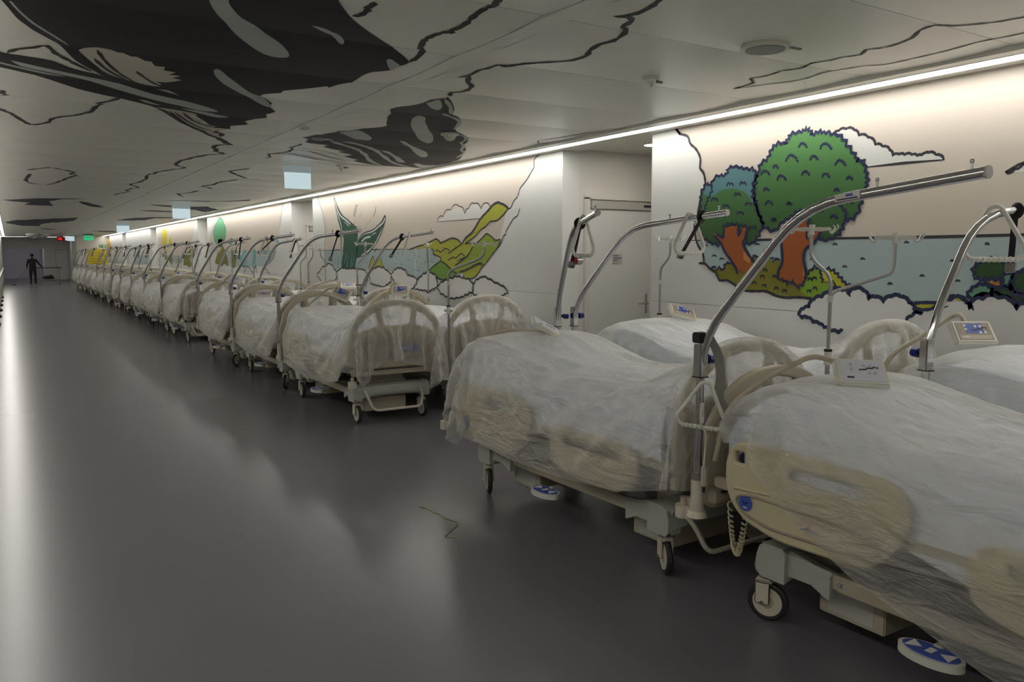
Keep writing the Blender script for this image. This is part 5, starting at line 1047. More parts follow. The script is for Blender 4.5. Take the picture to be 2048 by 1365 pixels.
def make_bed(x, y, rz, row, idx, head=True, foot=True, ctrl=None, detail=2, castor_angles=None, lift=0.0):
    root = link('hospital_bed', None, None, (x, y, 0), (0, 0, rz)); root.empty_display_size = .3
    rowname = 'aisle-side row' if row == 'L' else 'wall-side row'
    extra = {('L', 0): ', side rail bare', ('L', 1): ', no headboard', ('L', 2): ', base showing'}.get((row, idx), '')
    tag(root, 'beige hospital bed, %s in the %s%s' % (fancy(idx) + (' from the camera' if idx else ' to the camera'), rowname, extra), 'hospital bed', 'hospital beds parked in two rows')
    R = random.Random(idx * 7 + (row == 'R') * 91)
    upper = ('end_board', 'bumper_roller', 'end_rail', 'mattress_frame', 'slatted_deck', 'side_rail', 'foot_side_rail')
    def p(name, key, loc=(0, 0, 0), rot=(0, 0, 0), par=root):
        return link(name, P_[key], par, (loc[0], loc[1], loc[2] + (lift if key in upper else 0)), rot)
    if foot:
        b0 = p('footboard', 'end_board', (0, .02, 0)); p('board_panel', 'board_panel', par=b0); l = p('board_label', 'board_label', par=b0)
    if head:
        b1 = p('headboard', 'end_board', (0, 2.33, -.11 if (row, idx) == ('L', 0) else 0)); p('board_panel', 'board_panel', par=b1)
        p('bumper_roller', 'bumper_roller', (-.50, 2.40, .44)); p('bumper_roller', 'bumper_roller', (.50, 2.40, .44))
    else: p('bumper_roller', 'bumper_roller', (-.50, 2.37, .44))
    p('bumper_roller', 'bumper_roller', (-.50, -.04, .44)); p('bumper_roller', 'bumper_roller', (.50, -.04, .44))
    e0 = p('end_rail', 'end_rail', (0, .06, 0)); p('status_button', 'status_button', par=e0)
    p('end_rail', 'end_rail', (0, 2.29, 0), (0, 0, 0))
    p('end_cover', 'end_cover', (0, .20, 0)); p('end_cover', 'end_cover', (0, 1.99, 0), (0, 0, math.pi))
    ang = castor_angles or [R.uniform(-.5, .5) for _ in range(4)]
    for (cx, cy), a in zip(((-.36, .22), (.36, .22), (-.38, 2.03) if (row, idx) == ('L', 0) else (-.37, 1.98), (.37, 1.98)), ang):
        c_ = p('castor', 'castor', (cx, cy, 0), (0, 0, a)); p('wheel', 'wheel', (0, -.02, 0), par=c_); p('tyre', 'tyre', (0, -.02, 0), par=c_)
    for cx in (-.36, .36): p('corner_sleeve', 'corner_sleeve', (cx, .20, 0)); p('corner_sleeve', 'corner_sleeve', (cx, 1.99, 0), (0, 0, math.pi))
    for cx in (-.345, .345): p('base_rail', 'base_rail', (cx, 0, 0))
    if detail > 0:
        p('motor_housing', 'motor_housing', (0, .42, 0)); p('motor_housing', 'motor_housing', (0, 1.66, 0))
        p('bumper_bar', 'bumper_bar', (0, .20, 0)); p('bumper_bar', 'bumper_bar', (0, 1.99, 0), (0, 0, math.pi))
        fp = p('foot_pedal', 'foot_pedal'); p('pedal_pad', 'pedal_pad', par=fp)
    p('lift_column', 'lift_column', (0, .36, 0)); p('lift_column', 'lift_column', (0, 1.82, 0))
    p('mattress_frame', 'mattress_frame'); p('slatted_deck', 'slatted_deck')
    for s_ in (-1, 1):
        drop = 0 if (row, idx) == ('L', 0) else -.06
        r = p('side_rail', 'side_rail', (s_ * .505, 0, drop))
        if s_ < 0: p('rail_moulding', 'rail_moulding', par=r); p('rail_badge', 'rail_badge', par=r); p('rail_print', 'rail_print', par=r)
        p('side_rail', 'foot_side_rail', (s_ * .505, 0, drop * .6))
    if ctrl:
        # arm: list of local points; box: location, rotation, style
        pts, loc, rot, style = ctrl; pts = [(q[0], q[1], q[2] + lift) for q in pts]; loc = (loc[0], loc[1], loc[2] + lift)
        a = link('control_arm', MB().tube(pts, .0125, 'frame_beige', 10, .09).mesh('control_arm'), root)
        cb = link('control_box', CTRL[style][0], a, loc, rot); link('control_face', CTRL[style][1], root, loc, rot)
    return root

# mattress with raised back section, duvet over it
def mat_prof(y_, hump=.14):
    t = max(0, min(1, (y_ - 1.15) / .75)); s_ = t * t * (3 - 2 * t)
    return .955 + hump * s_ - (.10 * max(0, (y_ - 2.0) / .2) if y_ > 2.0 else 0)
def soft_block(name, xw, ya, yb, thick, zoff, mname, hump, drape=0, edge=.05, seed=1):
    rr = random.Random(seed); mb = MB()
    def fn(t):
        ny, rings = 40, []
        ph = [rr.uniform(0, 6.28) for _ in range(6)]
        for j in range(ny + 1):
            y_ = ya + (yb - ya) * j / ny; ed = min(y_ - ya, yb - y_); dz = -edge * max(0, 1 - ed / .06) ** 2
            zt = mat_prof(y_, hump) + zoff + dz; w1 = .006 * math.sin(9 * y_ + ph[0]); w2 = .006 * math.sin(13 * y_ + ph[1])
            if drape:
                dl = drape * (1 + .14 * math.sin(3.2 * y_ + ph[2]) + .07 * math.sin(8 * y_ + ph[3])); dr = drape * (1 + .12 * math.sin(2.7 * y_ + ph[4]))
                pr_ = [(-xw - .012 + w1, zt - dl), (-xw - .014 - w1, zt - dl * .5), (-xw - .006 + w2, zt - .07), (-xw + .03, zt - .012), (-xw * .4, zt + .006), (xw * .4, zt + .006), (xw - .03, zt - .012), (xw + .006 - w2, zt - .07), (xw + .014 + w2, zt - dr * .5), (xw + .012, zt - dr),
                       (xw - .004, zt - dr), (xw - .012, zt - .075), (xw - .05, zt - .03), (-xw + .05, zt - .03), (-xw + .012, zt - .075), (-xw + .004, zt - dl)]
            else:
                zb = zt - thick
                pr_ = [(-xw + .02, zb), (-xw, zb + .03), (-xw, zt - .05), (-xw + .03, zt - .012), (-xw * .4, zt + .004), (xw * .4, zt + .004), (xw - .03, zt - .012), (xw, zt - .05), (xw, zb + .03), (xw - .02, zb)]
            rings.append([t.verts.new((a, y_, z)) for a, z in pr_])
        n = len(rings[0])
        for A, B in zip(rings, rings[1:]):
            for k in range(n): t.faces.new((A[k], A[(k + 1) % n], B[(k + 1) % n], B[k]))
        t.faces.new(rings[0]); t.faces.new(rings[-1][::-1])
    mb._add(fn, mname); me = mb.mesh(name); return me
MATTR = {v_: soft_block('mattress', .435, .11, 2.22, .21, -.028, 'mattress_blue', hp) for v_, hp in (('A', .09), ('B', .145), ('C', .135), ('D', .05))}
DUVET = {v_: soft_block('duvet', .452, .16, 2.10, 0, -.014, 'duvet', hp, .35, .02, 5 + i) for i, (v_, hp) in enumerate((('A', .09), ('B', .145), ('C', .135), ('D', .05)))}

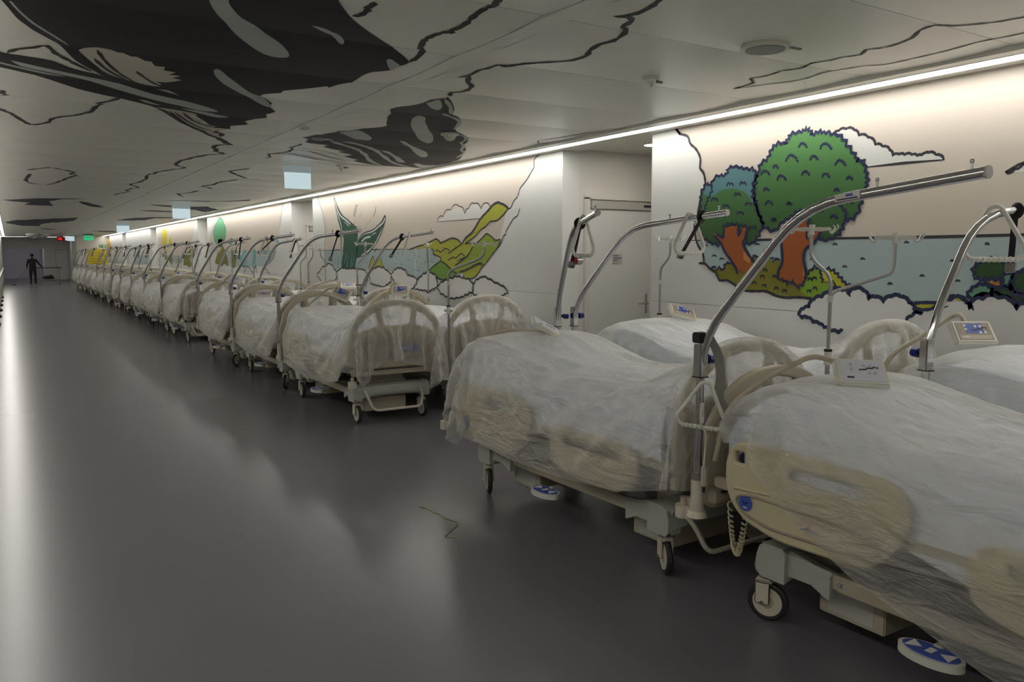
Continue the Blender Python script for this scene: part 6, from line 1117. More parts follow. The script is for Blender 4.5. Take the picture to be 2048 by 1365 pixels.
# draped plastic sheets: vertex grids as running differences in steps of 2 mm, refined with a smooth spline
SHEETS = {
 'A': (45, 35, '-200,21,21,6,-17,-3,19,12,15,24,31,20,22,-9,-7,26,22,-2,-29,20,32,31,29,27,22,-2,23,29,29,28,13,-7,-23,-24,-23,-18,-2,3,13,17,-15,-7,-1,11,-11,0,-3,6,9,-2,-4,3,-1,6,8,-1,1,-1,-5,-10,14,6,-1,-2,-6,-12,-16,0,1,4,-14,-5,-1,-1,21,14,-28,10,-10,13,-9,8,-7,10,-1,-4,-5,9,10,2,0,-1,-4,2,-6,13,0,0,0,-14,-23,0,0,5,17,-13,3,-10,2,-4,26,6,-26,8,-1,0,3,-4,10,1,-4,-6,20,0,1,0,-1,-5,-6,13,2,0,1,-10,-28,0,1,6,16,6,13,-28,2,-4,1,-7,33,-10,-10,0,4,-1,-2,6,5,-4,3,-3,13,0,0,-1,2,-3,8,-1,-2,-4,-35,4,-1,8,16,8,7,13,6,-29,-7,0,-2,-5,38,-25,0,-3,-1,3,4,-4,10,8,-6,11,-1,1,-4,5,3,0,0,-2,-26,-5,-5,15,15,11,7,-2,-25,17,24,-18,-18,8,-10,-1,35,-27,-2,2,2,2,5,6,5,-4,15,-5,-1,0,-3,8,-1,-2,-17,-16,0,19,18,11,-2,-11,-3,-28,1,3,19,10,-26,12,-14,-1,24,-6,-11,4,0,12,4,-2,3,1,4,1,2,1,0,-3,-12,-14,1,31,12,-7,-9,2,9,4,-28,0,0,3,3,20,-10,1,-12,1,3,6,1,-2,14,0,-1,6,4,2,-2,3,1,0,-13,-8,9,26,-4,-5,5,7,0,0,0,-28,1,0,0,0,-2,4,5,1,-4,2,4,5,0,8,1,4,11,-2,1,1,-1,3,-7,8,3,5,-2,4,4,0,-2,-5,-7,-9,-20,-6,1,4,4,1,2,1,3,-2,3,-1,1,1,3,2,3,1,5,2,1,2,-1,4,-2,5,2,3,-3,-3,-2,-2,1,2,-2,5,6,0,-3,-3,1,-1,3,2,-3,2,1,-3,0,-2,-2,-3,-2,-3,-2,-2,-1,2,-3,6,5,3,-8,-4,-4,-3,-1,-1,5,8,23,0,1,-1,-3,4,2,-4,-3,-6,-8,4,0,-3,-5,-2,1,-1,0,-3,3,-6,-2,4,3,-14,1,15,10,-6,-5,-4,-4,-9,-1,18,0,0,-1,6,-20,-16,0,-8,13,16,-7,-3,-7,5,2,1,0,-1,-1,-1,5,-7,3,-2,16,-4,-15,-4,19,5,-6,-3,-1,-5,12,2,1,-1,-16,-1,-6,-6,17,2,-7,-6,-5,10,-1,3,-1,2,2,0,-4,4,11,-14,1,2,-2,9,1,-10,0,9,0,-3,-3,11,-1,-11,-13,-3,-1,17,2,-8,3,-12,5,8,-1,1,0,1,0,0,2,-2,-1,2,15,-9,-5,11,-15,3,4,4,-7,1,0,0,7,-17,-6,1,3,13,-12,0,9,-16,13,-3,3,2,1,-1,0,0,0,0,0,1,-2,0,11,0,-6,9,-13,5,-4,10,-5,-4,0,-1,0,0,1,2,-8,12,-2,-18,12,-12,11,1,0,-1,1,0,0,-1,0,2,0,2,2,-7,7,-13,21,-5,-6,-3,5,7,0,-12,0,-1,2,-5,-3,14,-7,-9,7,-4,3,1,-1,0,2,-2,0,0,1,-1,2,0,0,2,9,-11,-2,-13,31,-15,0,-7,12,-3,2,-1,3,-10,2,12,-14,-4,16,-1,-14,9,1,0,0,-1,1,0,-2,0,2,-1,1,0,0,3,-4,3,-10,-2,22,-11,-3,-2,11,-2,0,-2,-3,11,-7,0,0,7,-8,-1,1,-3,1,2,0,0,0,2,-2,2,2,-4,0,2,-1,12,-5,-9,-2,2,17,-14,-2,5,-2,-1,-5,4,4,-8,-6,18,-4,-10,13,-9,2,0,-1,0,1,0,-3,2,-1,1,2,-1,0,-4,4,0,1,-3,4,8,2,-11,2,1,0,-3,5,-4,-7,9,4,-4,-8,3,6,-5,1,1,-1,-1,1,0,0,1,0,-1,0,0,7,-6,10,-9,-2,1,0,11,-8,0,0,0,-2,5,-13,12,0,0,-7,3,1,-5,5,-1,-1,0,0,-1,2,1,-1,0,0,2,-1,-4,0,5,0,-2,1,-1,4,-1,-1,0,-1,2,-2,-3,9,-3,0,-8,7,1,-4,1,0,-1,0,-1,0,1,0,1,-2,2,-1,-1,4,1,-3,2,-2,-1,0,1,2,-2,1,0,2,-7,8,-1,-1,1,-7,8,-5,1,-1,1,0,-1,-1,1,-1,0,1,1,0,-1,1,-1,0,0,0,1,0,-1,1,-1,0,2,-1,2,-3,0,3,1,-2,-3,4,-2,3,-3,0,0,-1,0,-1,2,0,-2,2,-1,1,-1,0,3,-6,4,4,-4,3,-3,-1,1,1,0,1,1,-2,0,1,-1,-2,1,1,-5,4,-1,0,3,-3,0,0,0,1,-1,1,-2,1,0,0,3,-1,5,-9,5,-4,2,0,1,-1,2,2,-4,0,3,-3,0,-3,4,1,-4,1,1,0,-1,0,-1,0,0,1,-2,2,-1,1,-4,6,3,1,-1,-2,-4,4,-3,1,0,2,1,-1,-7,7,-5,5,-6,4,-1,-2,1,0,0,-1,0,0,1,-1,0,1,0,-2,-6,9,-1,6,1,-3,-3,-4,7,-4,1,0,1,4,-3,-6,6,-13,17,-9,2,-1,2,-3,1,-4,5,0,-1,-1,2,-1,-1,0,2,1,-2,1,7,-3,-1,-5,-1,6,-7,5,0,-1,5,2,-8,-2,1,-6,8,-5,1,0,3,-1,0,1,0,1,-1,0,-1,1,-1,1,3,-2,-2,12,-11,5,-9,8,-3,-4,6,0,-3,3,7,-3,-13,9,-3,17,-20,11,-8,-1,0,2,0,0,0,1,-1,-1,1,0,0,2,3,4,-11,4,0,-5,10,-11,7,-2,0,-1,-1,4,7,-9,-3,2,4,-2,-9,7,-1,0,-1,1,0,0,0,-2,2,0,1,0,0,1,1,-3,3,-5,9,-9,-2,10,-6,0,2,-7,4,5,1,-6,1,-3,13,-12,-1,0,-1,2,0,0,0,0,1,-1,0,0,0,0,1,-3,8,-10,4,-1,-4,10,-5,1,0,1,0,-8,7,4,-3,3,-8,4,1,-4,0,0,1,0,0,0,0,0,2,-2,0,-1,0,-2,4,1,1,-2,-4,5,1,-4,3,0,3,-1,-1,-9,9,1,-2,0,-3,5,-5,0,0,0,0,1,-1,1,1,-2,2,-2,1,1,-1,5,-7,1,3,0,2,-5,2,1,0,0,3,0,-1,-9,8,1,-1,-4,0,1,0,0,-1,0,0,2,-2,0,2,-1,2,-1,-1,2,-4,4,-4,4,1,-3,1,1,0,1,-4,4,2,4,0,-8,-1,5,-2,-3,0,-1,1,0,0,-1,0,1,0,0,1,-1,1,0,1,3,-10,7,-4,3,0,1,0,1,1,2,-8,3,-4,1,2,0,-1,8,-6,0,0,-1,1,0,0,0,0,0,0,0,1,0,0,0,-1,1,-1,0,2,0,0,0,-1,0,2,3,-6,2,1,2,-2,2,-4,0,-1,-2,1,0,0,0,0,0,0,1,0,0,-1,0,1,1,-2,-3,2,3,0,0,0,0,0,-1,2,3,-1,-1,-2,4,-4,0,0,-1,0,-1,0,0,1,-1,0,0,0,0,0,1,-1,2,-1,8,8,-5,-10,1,1,3,3,1,0,-1,0,1,0,-1,-2,2,-8,6,2,-2,1,-1,0,0,0,0,0,0,0,0,-1,0,1,-1,-2,-1,8,14,8,7,1,0,-8,1,2,2,1,1,1,-1,-2,14,-6,0,-7,0,1,0,-1,0,0,0,-1,1,-1,-1,1,-2,-4,6,-15,-2,0,-4,-2,4,4,11,-1,-3,-3,-2,-2,0,12,3,-15,6,-1,-7,0,0,0,0,0,0,0,0,0,1,1,-5,2,4,-5,6,-14,-6,2,0,-6,-2,-36,11,10,-10,-18,-22,15,26,-18,-4,3,21,3,-31,-32,-9,25,23,14,18,-3,-7,-13,-17,-2,29,13,0,-2,-3,4,-11,-2,3,4,-10,2,-6,22,8,5,-30,0,28,-21,-1,5,5,0,1,-7,-3,1,10,-8,-3,5,-1,-6,22,-5,-12,-4,7,-11,-10,10,5,4,-12,-15,4,2,5,17,2,-2,-24,12,16,-16,-8,10,4,0,-5,5,-5,5,-7,-1,3,-7,13,8,-14,-3,0,-1,-4,0,3,6,-13,-13,-2,-15,11,-6,10,20,1,-24,-8,25,-5,-12,3,9,0,-1,1,0,-3,-6,4,-3,-5,22,-6,-17,4,3,-13,11,-2,8,-14,-14,2,20,-14,-21,5,-4,12,20,4,-32,2,23,-20,7,5,0,0,-5,-7,5,-3,8,-8,4,12,-13,-5,5,-2,5,-11,11,-14,-14,2,5,20,-2,-4,-28,2,1,9,20,-4,-24,13,-1,-2,7,4,-1,-9,7,-9,-3,3,-4,15,-5,-11,8,-1,-8,-5,9,-8,-14,6,14,19,9,12,-1,0,-27,-10,10,6,21,-17,-4,4,-3,4,4,4,-11,10,-21,7,0,1,15,-10,-11,18,-14,-1,3,-9,-7,14,17,12,1,2,5,8,3,8,-20,-24,16,1,21,-28,17,-10,3,1,14,-13,-1,5,-4,-9,5,9,-20,25,-15,-10,2,-7,15,18,10,-2,-8,-9,-5,0,7,12,-1,13,-9,-34,13,9,0,9,-15,1,5,10,-5,-8,1,1,6,-1,-17,19,-11,-10,1,9,18,7,-6,-14,-4,-2,1,2,-3,-9,-1,9,1,9,12,-22,-2,13,-9,2,-2,17,-5,6,-20,2,5,-5,9,0,-8,-12,13,19,3,-6,-8,-2,8,3,4,6,18,-5,4,0,-2,-1,2,-1,10,-4,3,-4,-2,1,0,0,9,0,-8,0,0,-3,1,0,10,-3,-3,-4,2,4,3,1,0,-1,1,25,3,-11,0,2,-3,5,0,1,7,-8,-3,2,0,0,3,6,-4,-7,0,0,3,2,4,4,1,-1,1,-2,-1,-2,-2,-1,3,-4,10,-10,13,2,2,-6,-4,7,6,-5,9,-3,-11,3,5,4,-1,1,6,-6,3,4,0,-2,0,0,-1,4,0,1,1,-1,-1,-5,-1,5,16,0,2,-7,12,2,-1,-5,2,-6,-3,15,-1,-9,-1,-1,1,6,1,-4,7,-6,8,-4,1,3,-4,0,1,-1,3,0,0,-1,26,-1,1,-1,7,0,-3,-1,0,-6,2,7,-2,-6,1,-4,5,-1,-1,8,-2,-10,12,-11,13,-2,1,0,-1,-2,1,0,1,1,0,28,0,2,-1,-2,-1,1,3,-4,3,-1,-1,2,-5,2,0,-3,5,0,4,-3,1,-5,4,-11,15,-3,2,1,-1,0,-1,1,0,1,30,0,-2,0,1,0,2,-3,5,-15,9,5,-10,5,2,0,-3,3,1,1,1,-2,3,-1,0,-16,16,-2,2,1,-2,1,0,0,0,32,1,0,0,-2,-1,1,-1,-16,18,-2,-5,3,5,-1,0,0,-2,0,0,1,1,-5,6,-1,1,-14,12,1,0,1,-1,-1,0,1,32,0,0,-1,0,1,0,-14,15,-1,-1,-2,4,-2,2,0,0,0,-3,1,1,1,-1,-5,4,3,-1,-10,5,5,0,-1,0,1,0,33,0,-1,0,0,1,-10,10,0,-2,-2,4,0,0,0,1,-2,2,-1,-7,7,0,0,0,0,1,0,-2,-5,1,5,0,-1,0,0,33,-1,0,0,0,-1,2,0,0,1,-2,1,-1,2,-1,-1,1,-2,1,-2,1,1,1,-2,-1,-1,2,2,0,-3,-1,5,0,-1,0,33,0,0,-1,-2,-2,5,1,-2,-1,3,-1,0,0,0,0,0,-2,-1,2,-2,2,-1,1,-1,2,0,1,-1,0,-1,0,2,0,0,33,0,0,0,-1,1,-1,1,-1,1,0,0,1,-2,2,-2,0,0,0,1,0,-3,3,0,0,-2,1,0,1,1,0,-2,2,0,0,34,-1,-1,-1,2,0,0,-1,1,-1,0,1,0,1,-2,2,0,0,0,-1,0,0,-2,1,0,1,0,1,0,-1,0,0,-1,2,0,33,0,1,-1,0,0,0,0,0,0,0,0,-1,1,0,0,0,1,0,0,-1,0,0,-1,0,1,1,-2,1,0,0,0,0,0,0,33,0,0,0,0,0,0,-1,1,0,0,-1,1,0,0,0,0,1,0,0,0,0,0,0,0,-1,0,1,-1,0,0,0,0,0,0,33,1,-1,1,0,0,0,0,-1,0,0,0,1,-1,0,0,0,0,0,1,0,1,-1,0,-1,-1,0,1,-1,1,0,0,0,0,1,34,-1,0,1,0,0,0,-1,0,0,-1,2,-2,1,0,0,1,-1,0,-1,2,-1,0,1,0,-1,-1,1,0,0,0,0,0,0,0,33,0,0,0,0,1,0,0,0,-1,0,-1,1,-1,1,-1,1,-1,1,0,0,-1,1,-1,2,-2,2,-1,-1,1,0,0,0,0,0,34,-1,0,0,0,0,0,1,-1,1,-1,-1,1,0,0,0,-2,2,0,0,-2,1,0,-2,-1,3,1,0,0,0,0,0,0,0,0,34,0,0,-1,0,-1,-1,1,2,-1,0,-1,1,0,-1,1,0,0,0,0,-1,1,0,0,0,0,-1,0,1,0,1,-1,0,0,0,34,0,-1,1,-1,0,0,-3,3,0,-1,0,0,2,-1,0,0,-1,1,0,0,-1,0,1,0,0,0,-2,2,-1,0,1,0,0,0,34,-1,1,-2,2,-2,1,1,-5,1,3,-1,0,0,1,1,0,0,-2,0,1,0,0,1,-1,-1,-1,2,0,0,-1,0,1,0,0,33,1,-1,1,-2,1,1,-1,1,-1,-3,2,1,0,0,0,0,0,0,-2,2,-1,0,0,1,1,0,-1,0,0,0,0,-1,0,1,33,0,-1,1,-1,0,0,2,-1,-1,1,0,-1,0,1,-1,1,-1,1,0,0,0,0,0,-3,0,1,2,0,1,-2,0,1,0,0,34,-1,1,-2,2,-1,-1,1,1,0,0,-1,0,-1,1,-1,0,1,0,0,-3,2,0,-2,2,1,0,0,0,-3,3,1,-1,0,0,33,0,0,0,-1,1,0,-2,2,0,0,0,0,0,-1,1,-1,1,-2,1,0,-1,0,1,1,0,-1,0,-1,2,0,-1,1,1,-1,33,0,0,0,0,0,0,0,-2,2,0,0,0,0,0,0,0,-2,2,0,-1,0,-1,2,0,-1,1,-1,0,0,0,1,0,-1,1,33,0,0,0,-1,0,-1,2,0,-2,2,0,0,0,-1,0,0,1,-1,0,1,-1,1,-1,1,0,-1,0,1,0,0,-1,0,1,0,34,0,-1,0,0,-1,1,0,-1,1,0,1,-1,-1,1,0,0,0,0,1,0,1,-1,0,0,0,-1,0,0,0,0,0,0,0,0,33,0,0,0,0,0,0,-1,1,0,0,0,0,0,0,0,0,0,0,0,1,0,1,0,-1,0,0,-1,0,-1,0,1,0,0,0,33,0,1,0,0,0,0,0,0,0,-1,0,0,1,0,0,0,-1,0,0,0,0,0,1,0,0,-1,-1,-4,0,5,0,0,-1,-1,33,0,0,0,1,0,0,0,0,-1,0,1,-1,-1,1,0,0,0,0,0,0,0,-1,-1,0,3,-1,-4,2,-1,-8,-5,-6,-8,-7,31,1,0,1,0,1,0,0,-1,-2,3,-1,-4,1,0,1,-2,1,0,0,-1,1,2,-2,0,1,0,1,-5,-2,1,-4,-2,4,2,32,0,0,1,0,0,0,-3,-3,6,0,0,-2,-1,-1,1,0,0,0,-1,1,-1,-3,5,-1,-2,-8,12,1,-3,-4,2,1,-4,-2,207,11,12,11,13,16,9,6,11,8,7,2,5,5,5,4,0,0,1,-10,-11,-9,-7,-6,-7,-14,-13,-11,-9,-1,-15,-18,-15,-13,-11,14,1,-1,3,2,-1,7,2,-3,5,-1,2,1,0,1,1,0,0,-1,-1,0,-1,0,0,-5,1,0,0,-2,-8,-1,1,0,0,-4,15,1,2,-1,2,2,0,6,1,-3,5,1,0,1,0,0,0,1,-2,0,1,-1,0,-2,-2,0,0,-1,-1,-5,-2,0,0,-4,-3,13,3,2,1,-1,1,3,3,2,1,1,3,0,0,0,1,-3,-1,2,0,0,1,0,-3,-1,-1,0,-1,-2,-6,0,1,-3,-3,-2,9,5,4,3,0,-1,1,2,5,0,-1,4,-2,3,1,-1,1,-1,-1,0,0,1,-1,-3,0,0,-1,-1,-9,3,0,-3,-4,-2,-2,8,2,4,5,2,0,-1,2,3,3,1,-1,2,2,-3,3,0,0,0,-2,1,0,-2,0,0,-1,0,-9,3,-1,-3,-5,-2,-4,-4,5,3,2,3,7,3,-1,-1,2,5,0,1,1,0,1,-1,3,-3,-4,6,-1,1,-3,-1,-1,0,-7,3,-1,-4,-6,-3,-4,-3,-1,7,-1,2,2,1,7,5,-1,0,3,5,-3,4,0,2,-4,4,0,-2,0,0,-1,-2,0,-1,-6,2,-1,-6,-8,-3,-2,-1,1,0,7,2,-1,1,1,0,5,8,-2,1,3,2,4,-1,3,-3,2,1,-1,-1,-2,0,0,-2,-5,2,-5,-10,-4,-1,0,0,2,-1,-1,9,0,1,0,1,1,0,2,9,-1,2,5,-1,1,-2,4,-2,3,1,-2,1,-4,-2,-2,0,-11,-8,0,0,0,0,-2,-4,-1,-2,7,1,0,-2,-1,0,0,-1,0,6,2,5,1,1,0,0,-4,-1,5,3,-1,-2,-3,-6,-7,0,1,0,-1,0,-2,-1,0,0,0,-4,-2,-3,2,1,0,-1,-1,-1,1,-7,-3,-1,-1,0,4,3,-3,-6,-1,1,2,5,5,6,1,1,0,-1,-1,0,0,-1,1,0,-17,-3,4,0,2,-5,1,1,1,2,6,-10,-11,4,7,-6,-2,0,9,-7,8,2,3,0,5,-3,0,4,3,0,-1,0,0,-3,-1,-20,6,0,1,-3,8,4,0,5,-8,-17,0,15,9,-25,0,-1,1,5,3,-5,15,-12,14,-5,9,1,-6,-2,4,1,0,0,0,0,-13,-1,1,1,5,1,0,3,-11,-8,5,20,3,-29,1,-4,5,-2,0,12,-6,-7,29,-25,17,-2,2,3,0,-4,0,2,0,0,-1,-14,2,3,3,1,0,-4,-2,0,0,19,-13,-10,-8,3,0,-4,6,0,8,-4,-1,-3,24,-22,13,0,-1,1,1,1,-2,1,-1,0,-12,4,2,0,0,-3,4,2,0,5,-13,9,-22,4,4,0,-2,2,0,5,-1,0,7,-2,8,-16,13,0,-1,1,-2,2,-1,2,-1,-7,0,0,0,-2,2,-2,1,-3,2,12,-24,3,12,-5,0,0,-2,2,-2,3,0,-10,20,-5,4,-19,19,0,-1,0,-1,0,-1,3,-6,0,-1,-1,2,-2,2,-9,10,5,-8,-8,16,-10,8,5,-3,-1,-8,-3,11,-3,2,-17,22,-4,0,-18,15,2,0,-1,2,1,-2,-4,-1,-1,1,-3,4,-7,5,0,5,-13,12,-1,2,1,-3,3,0,6,-3,-6,7,-7,8,-5,-1,0,-3,-8,6,5,-1,-1,0,2,-4,0,-1,-2,2,0,2,-3,4,-2,7,4,-15,8,0,1,1,-1,-6,-6,19,-5,-2,0,-6,5,0,1,-2,-4,0,4,-1,0,1,-4,-1,1,0,-1,0,0,2,-2,-7,11,0,1,0,0,0,3,4,-8,2,-2,-5,4,-4,4,1,2,0,-1,2,-2,-1,0,1,-1,-3,0,0,0,0,0,-2,2,0,3,-5,-3,10,-2,0,-1,-4,-1,10,-5,3,-1,0,1,4,-5,-2,2,0,0,1,-3,1,-1,0,-3,0,-2,1,2,-1,-1,2,-1,1,4,-5,4,1,5,-7,0,-2,-2,9,-7,2,0,3,-6,3,2,0,-1,1,-1,1,0,-1,0,-2,0,0,0,-2,1,-1,0,1,-2,4,1,-4,1,3,0,3,-3,1,-6,-1,8,2,-9,11,-2,-1,-1,-1,0,0,2,-1,0,-1,-3,0,1,0,0,-1,1,0,-3,3,-1,3,0,0,1,-1,-3,6,-4,1,0,-3,3,0,2,1,0,-1,0,1,0,0,0,-1,0,-2,0,0,1,-1,0,1,-1,-1,1,-3,5,2,-2,0,0,0,-3,6,-3,4,-3,-4,3,2,2,-1,0,2,-3,2,-1,0,0,0,-1,0,1,-1,0,0,0,0,0,-1,5,-3,-2,5,-7,7,-3,0,-3,8,-6,1,0,0,2,0,2,0,2,-5,3,-1,0,1,0,-1,0,0,0,0,-1,2,0,2,-4,-2,5,0,-4,2,2,0,-1,0,1,-5,5,3,-3,-1,-3,8,0,1,-1,-2,0,1,0,0,-1,0,0,0,2,-3,3,-1,1,-2,0,1,1,1,-2,-3,2,1,1,0,9,-9,-4,13,-16,13,-2,0,0,1,-2,0,0,0,0,-1,0,0,0,1,-2,3,2,-2,-2,1,2,-4,0,8,-6,2,0,-1,-5,7,-2,1,2,-1,2,-1,3,-1,-1,-2,1,0,1,-1,0,-1,1,0,-1,2,0,1,-4,6,0,1,3,-5,1,2,-3,0,1,-1,-3,6,3,-12,7,2,-2,4,-5,1,0,0,0,0,1,1,0,-2,1,-1,4,-2,0,2,4,-10,10,-2,1,-2,-1,2,0,-1,1,-6,7,-5,1,3,3,0,-5,2,0,-1,1,0,0,0,1,0,0,-1,1,-1,0,0,0,2,8,-8,-2,4,-1,2,1,0,0,8,-9,-2,2,1,1,-2,-1,-1,2,-1,1,-1,1,0,1,3,-1,0,-1,0,0,0,0,1,-2,4,2,-1,3,-5,3,0,2,-1,1,-1,0,0,-1,8,-8,-2,3,-4,2,1,0,-1,1,-1,2,0,0,0,-1,0,1,-3,4,-2,1,4,3,-3,-4,5,-1,-1,1,0,7,-7,2,0,-10,4,3,0,0,1,0,0,0,0,1,3,0,-1,0,0,-1,-1,3,-3,2,-2,4,0,3,0,-1,0,0,1,-4,0,11,-10,1,1,-1,2,-3,2,0,-1,1,0,0,0,3,-1,0,0,0,0,-1,-1,2,0,1,-1,3,-2,2,1,0,-1,0,-6,6,-7,13,-5,-1,1,-2,2,-2,1,0,0,1,0,1,2,1,-1,-1,0,1,0,-1,-1,1,0,1,3,-1,4,-1,0,-2,0,0,-4,4,-5,4,0,1,1,-2,1,-1,1,0,0,1,0,3,-1,0,0,-1,-1,1,1,0,-3,2,0,2,0,-3,1,0,2,0,1,0,-2,1,0,0,0,0,0,1,0,1,0,1,0,1,3,-1,0,-1,0,0,-1,-1,-1,2,-1,0,3,0,-1,0,1,0,-1,-1,0,1,0,0,0,2,0,0,-1,1,2,0,1,0,1,4,-1,-1,-1,-1,0,0,-1,1,0,-1,0,1,0,0,0,-1,0,0,0,0,1,-1,-1,1,3,1,1,3,-1,-1,1,0,1,0,5,-1,-2,0,-1,-1,0,0,-1,2,-1,-1,-1,0,1,-1,0,0,-1,-1,0,-1,-2,0,-1,5,2,0,0,2,2,2,1,2,1,4,-1,0,-1,-1,0,-1,1,0,-7,1,-1,-6,0,-2,2,-3,0,0,2,-3,2,5,-5,-1,7,1,3,-3,0,0,0,1,0,2,3,-1,0,-1,0,-1,0,-4,-5,5,-2,1,-8,-3,1,2,-1,-1,3,-5,2,-1,-3,13,-7,-6,4,11,1,-2,-1,0,1,0,0'),
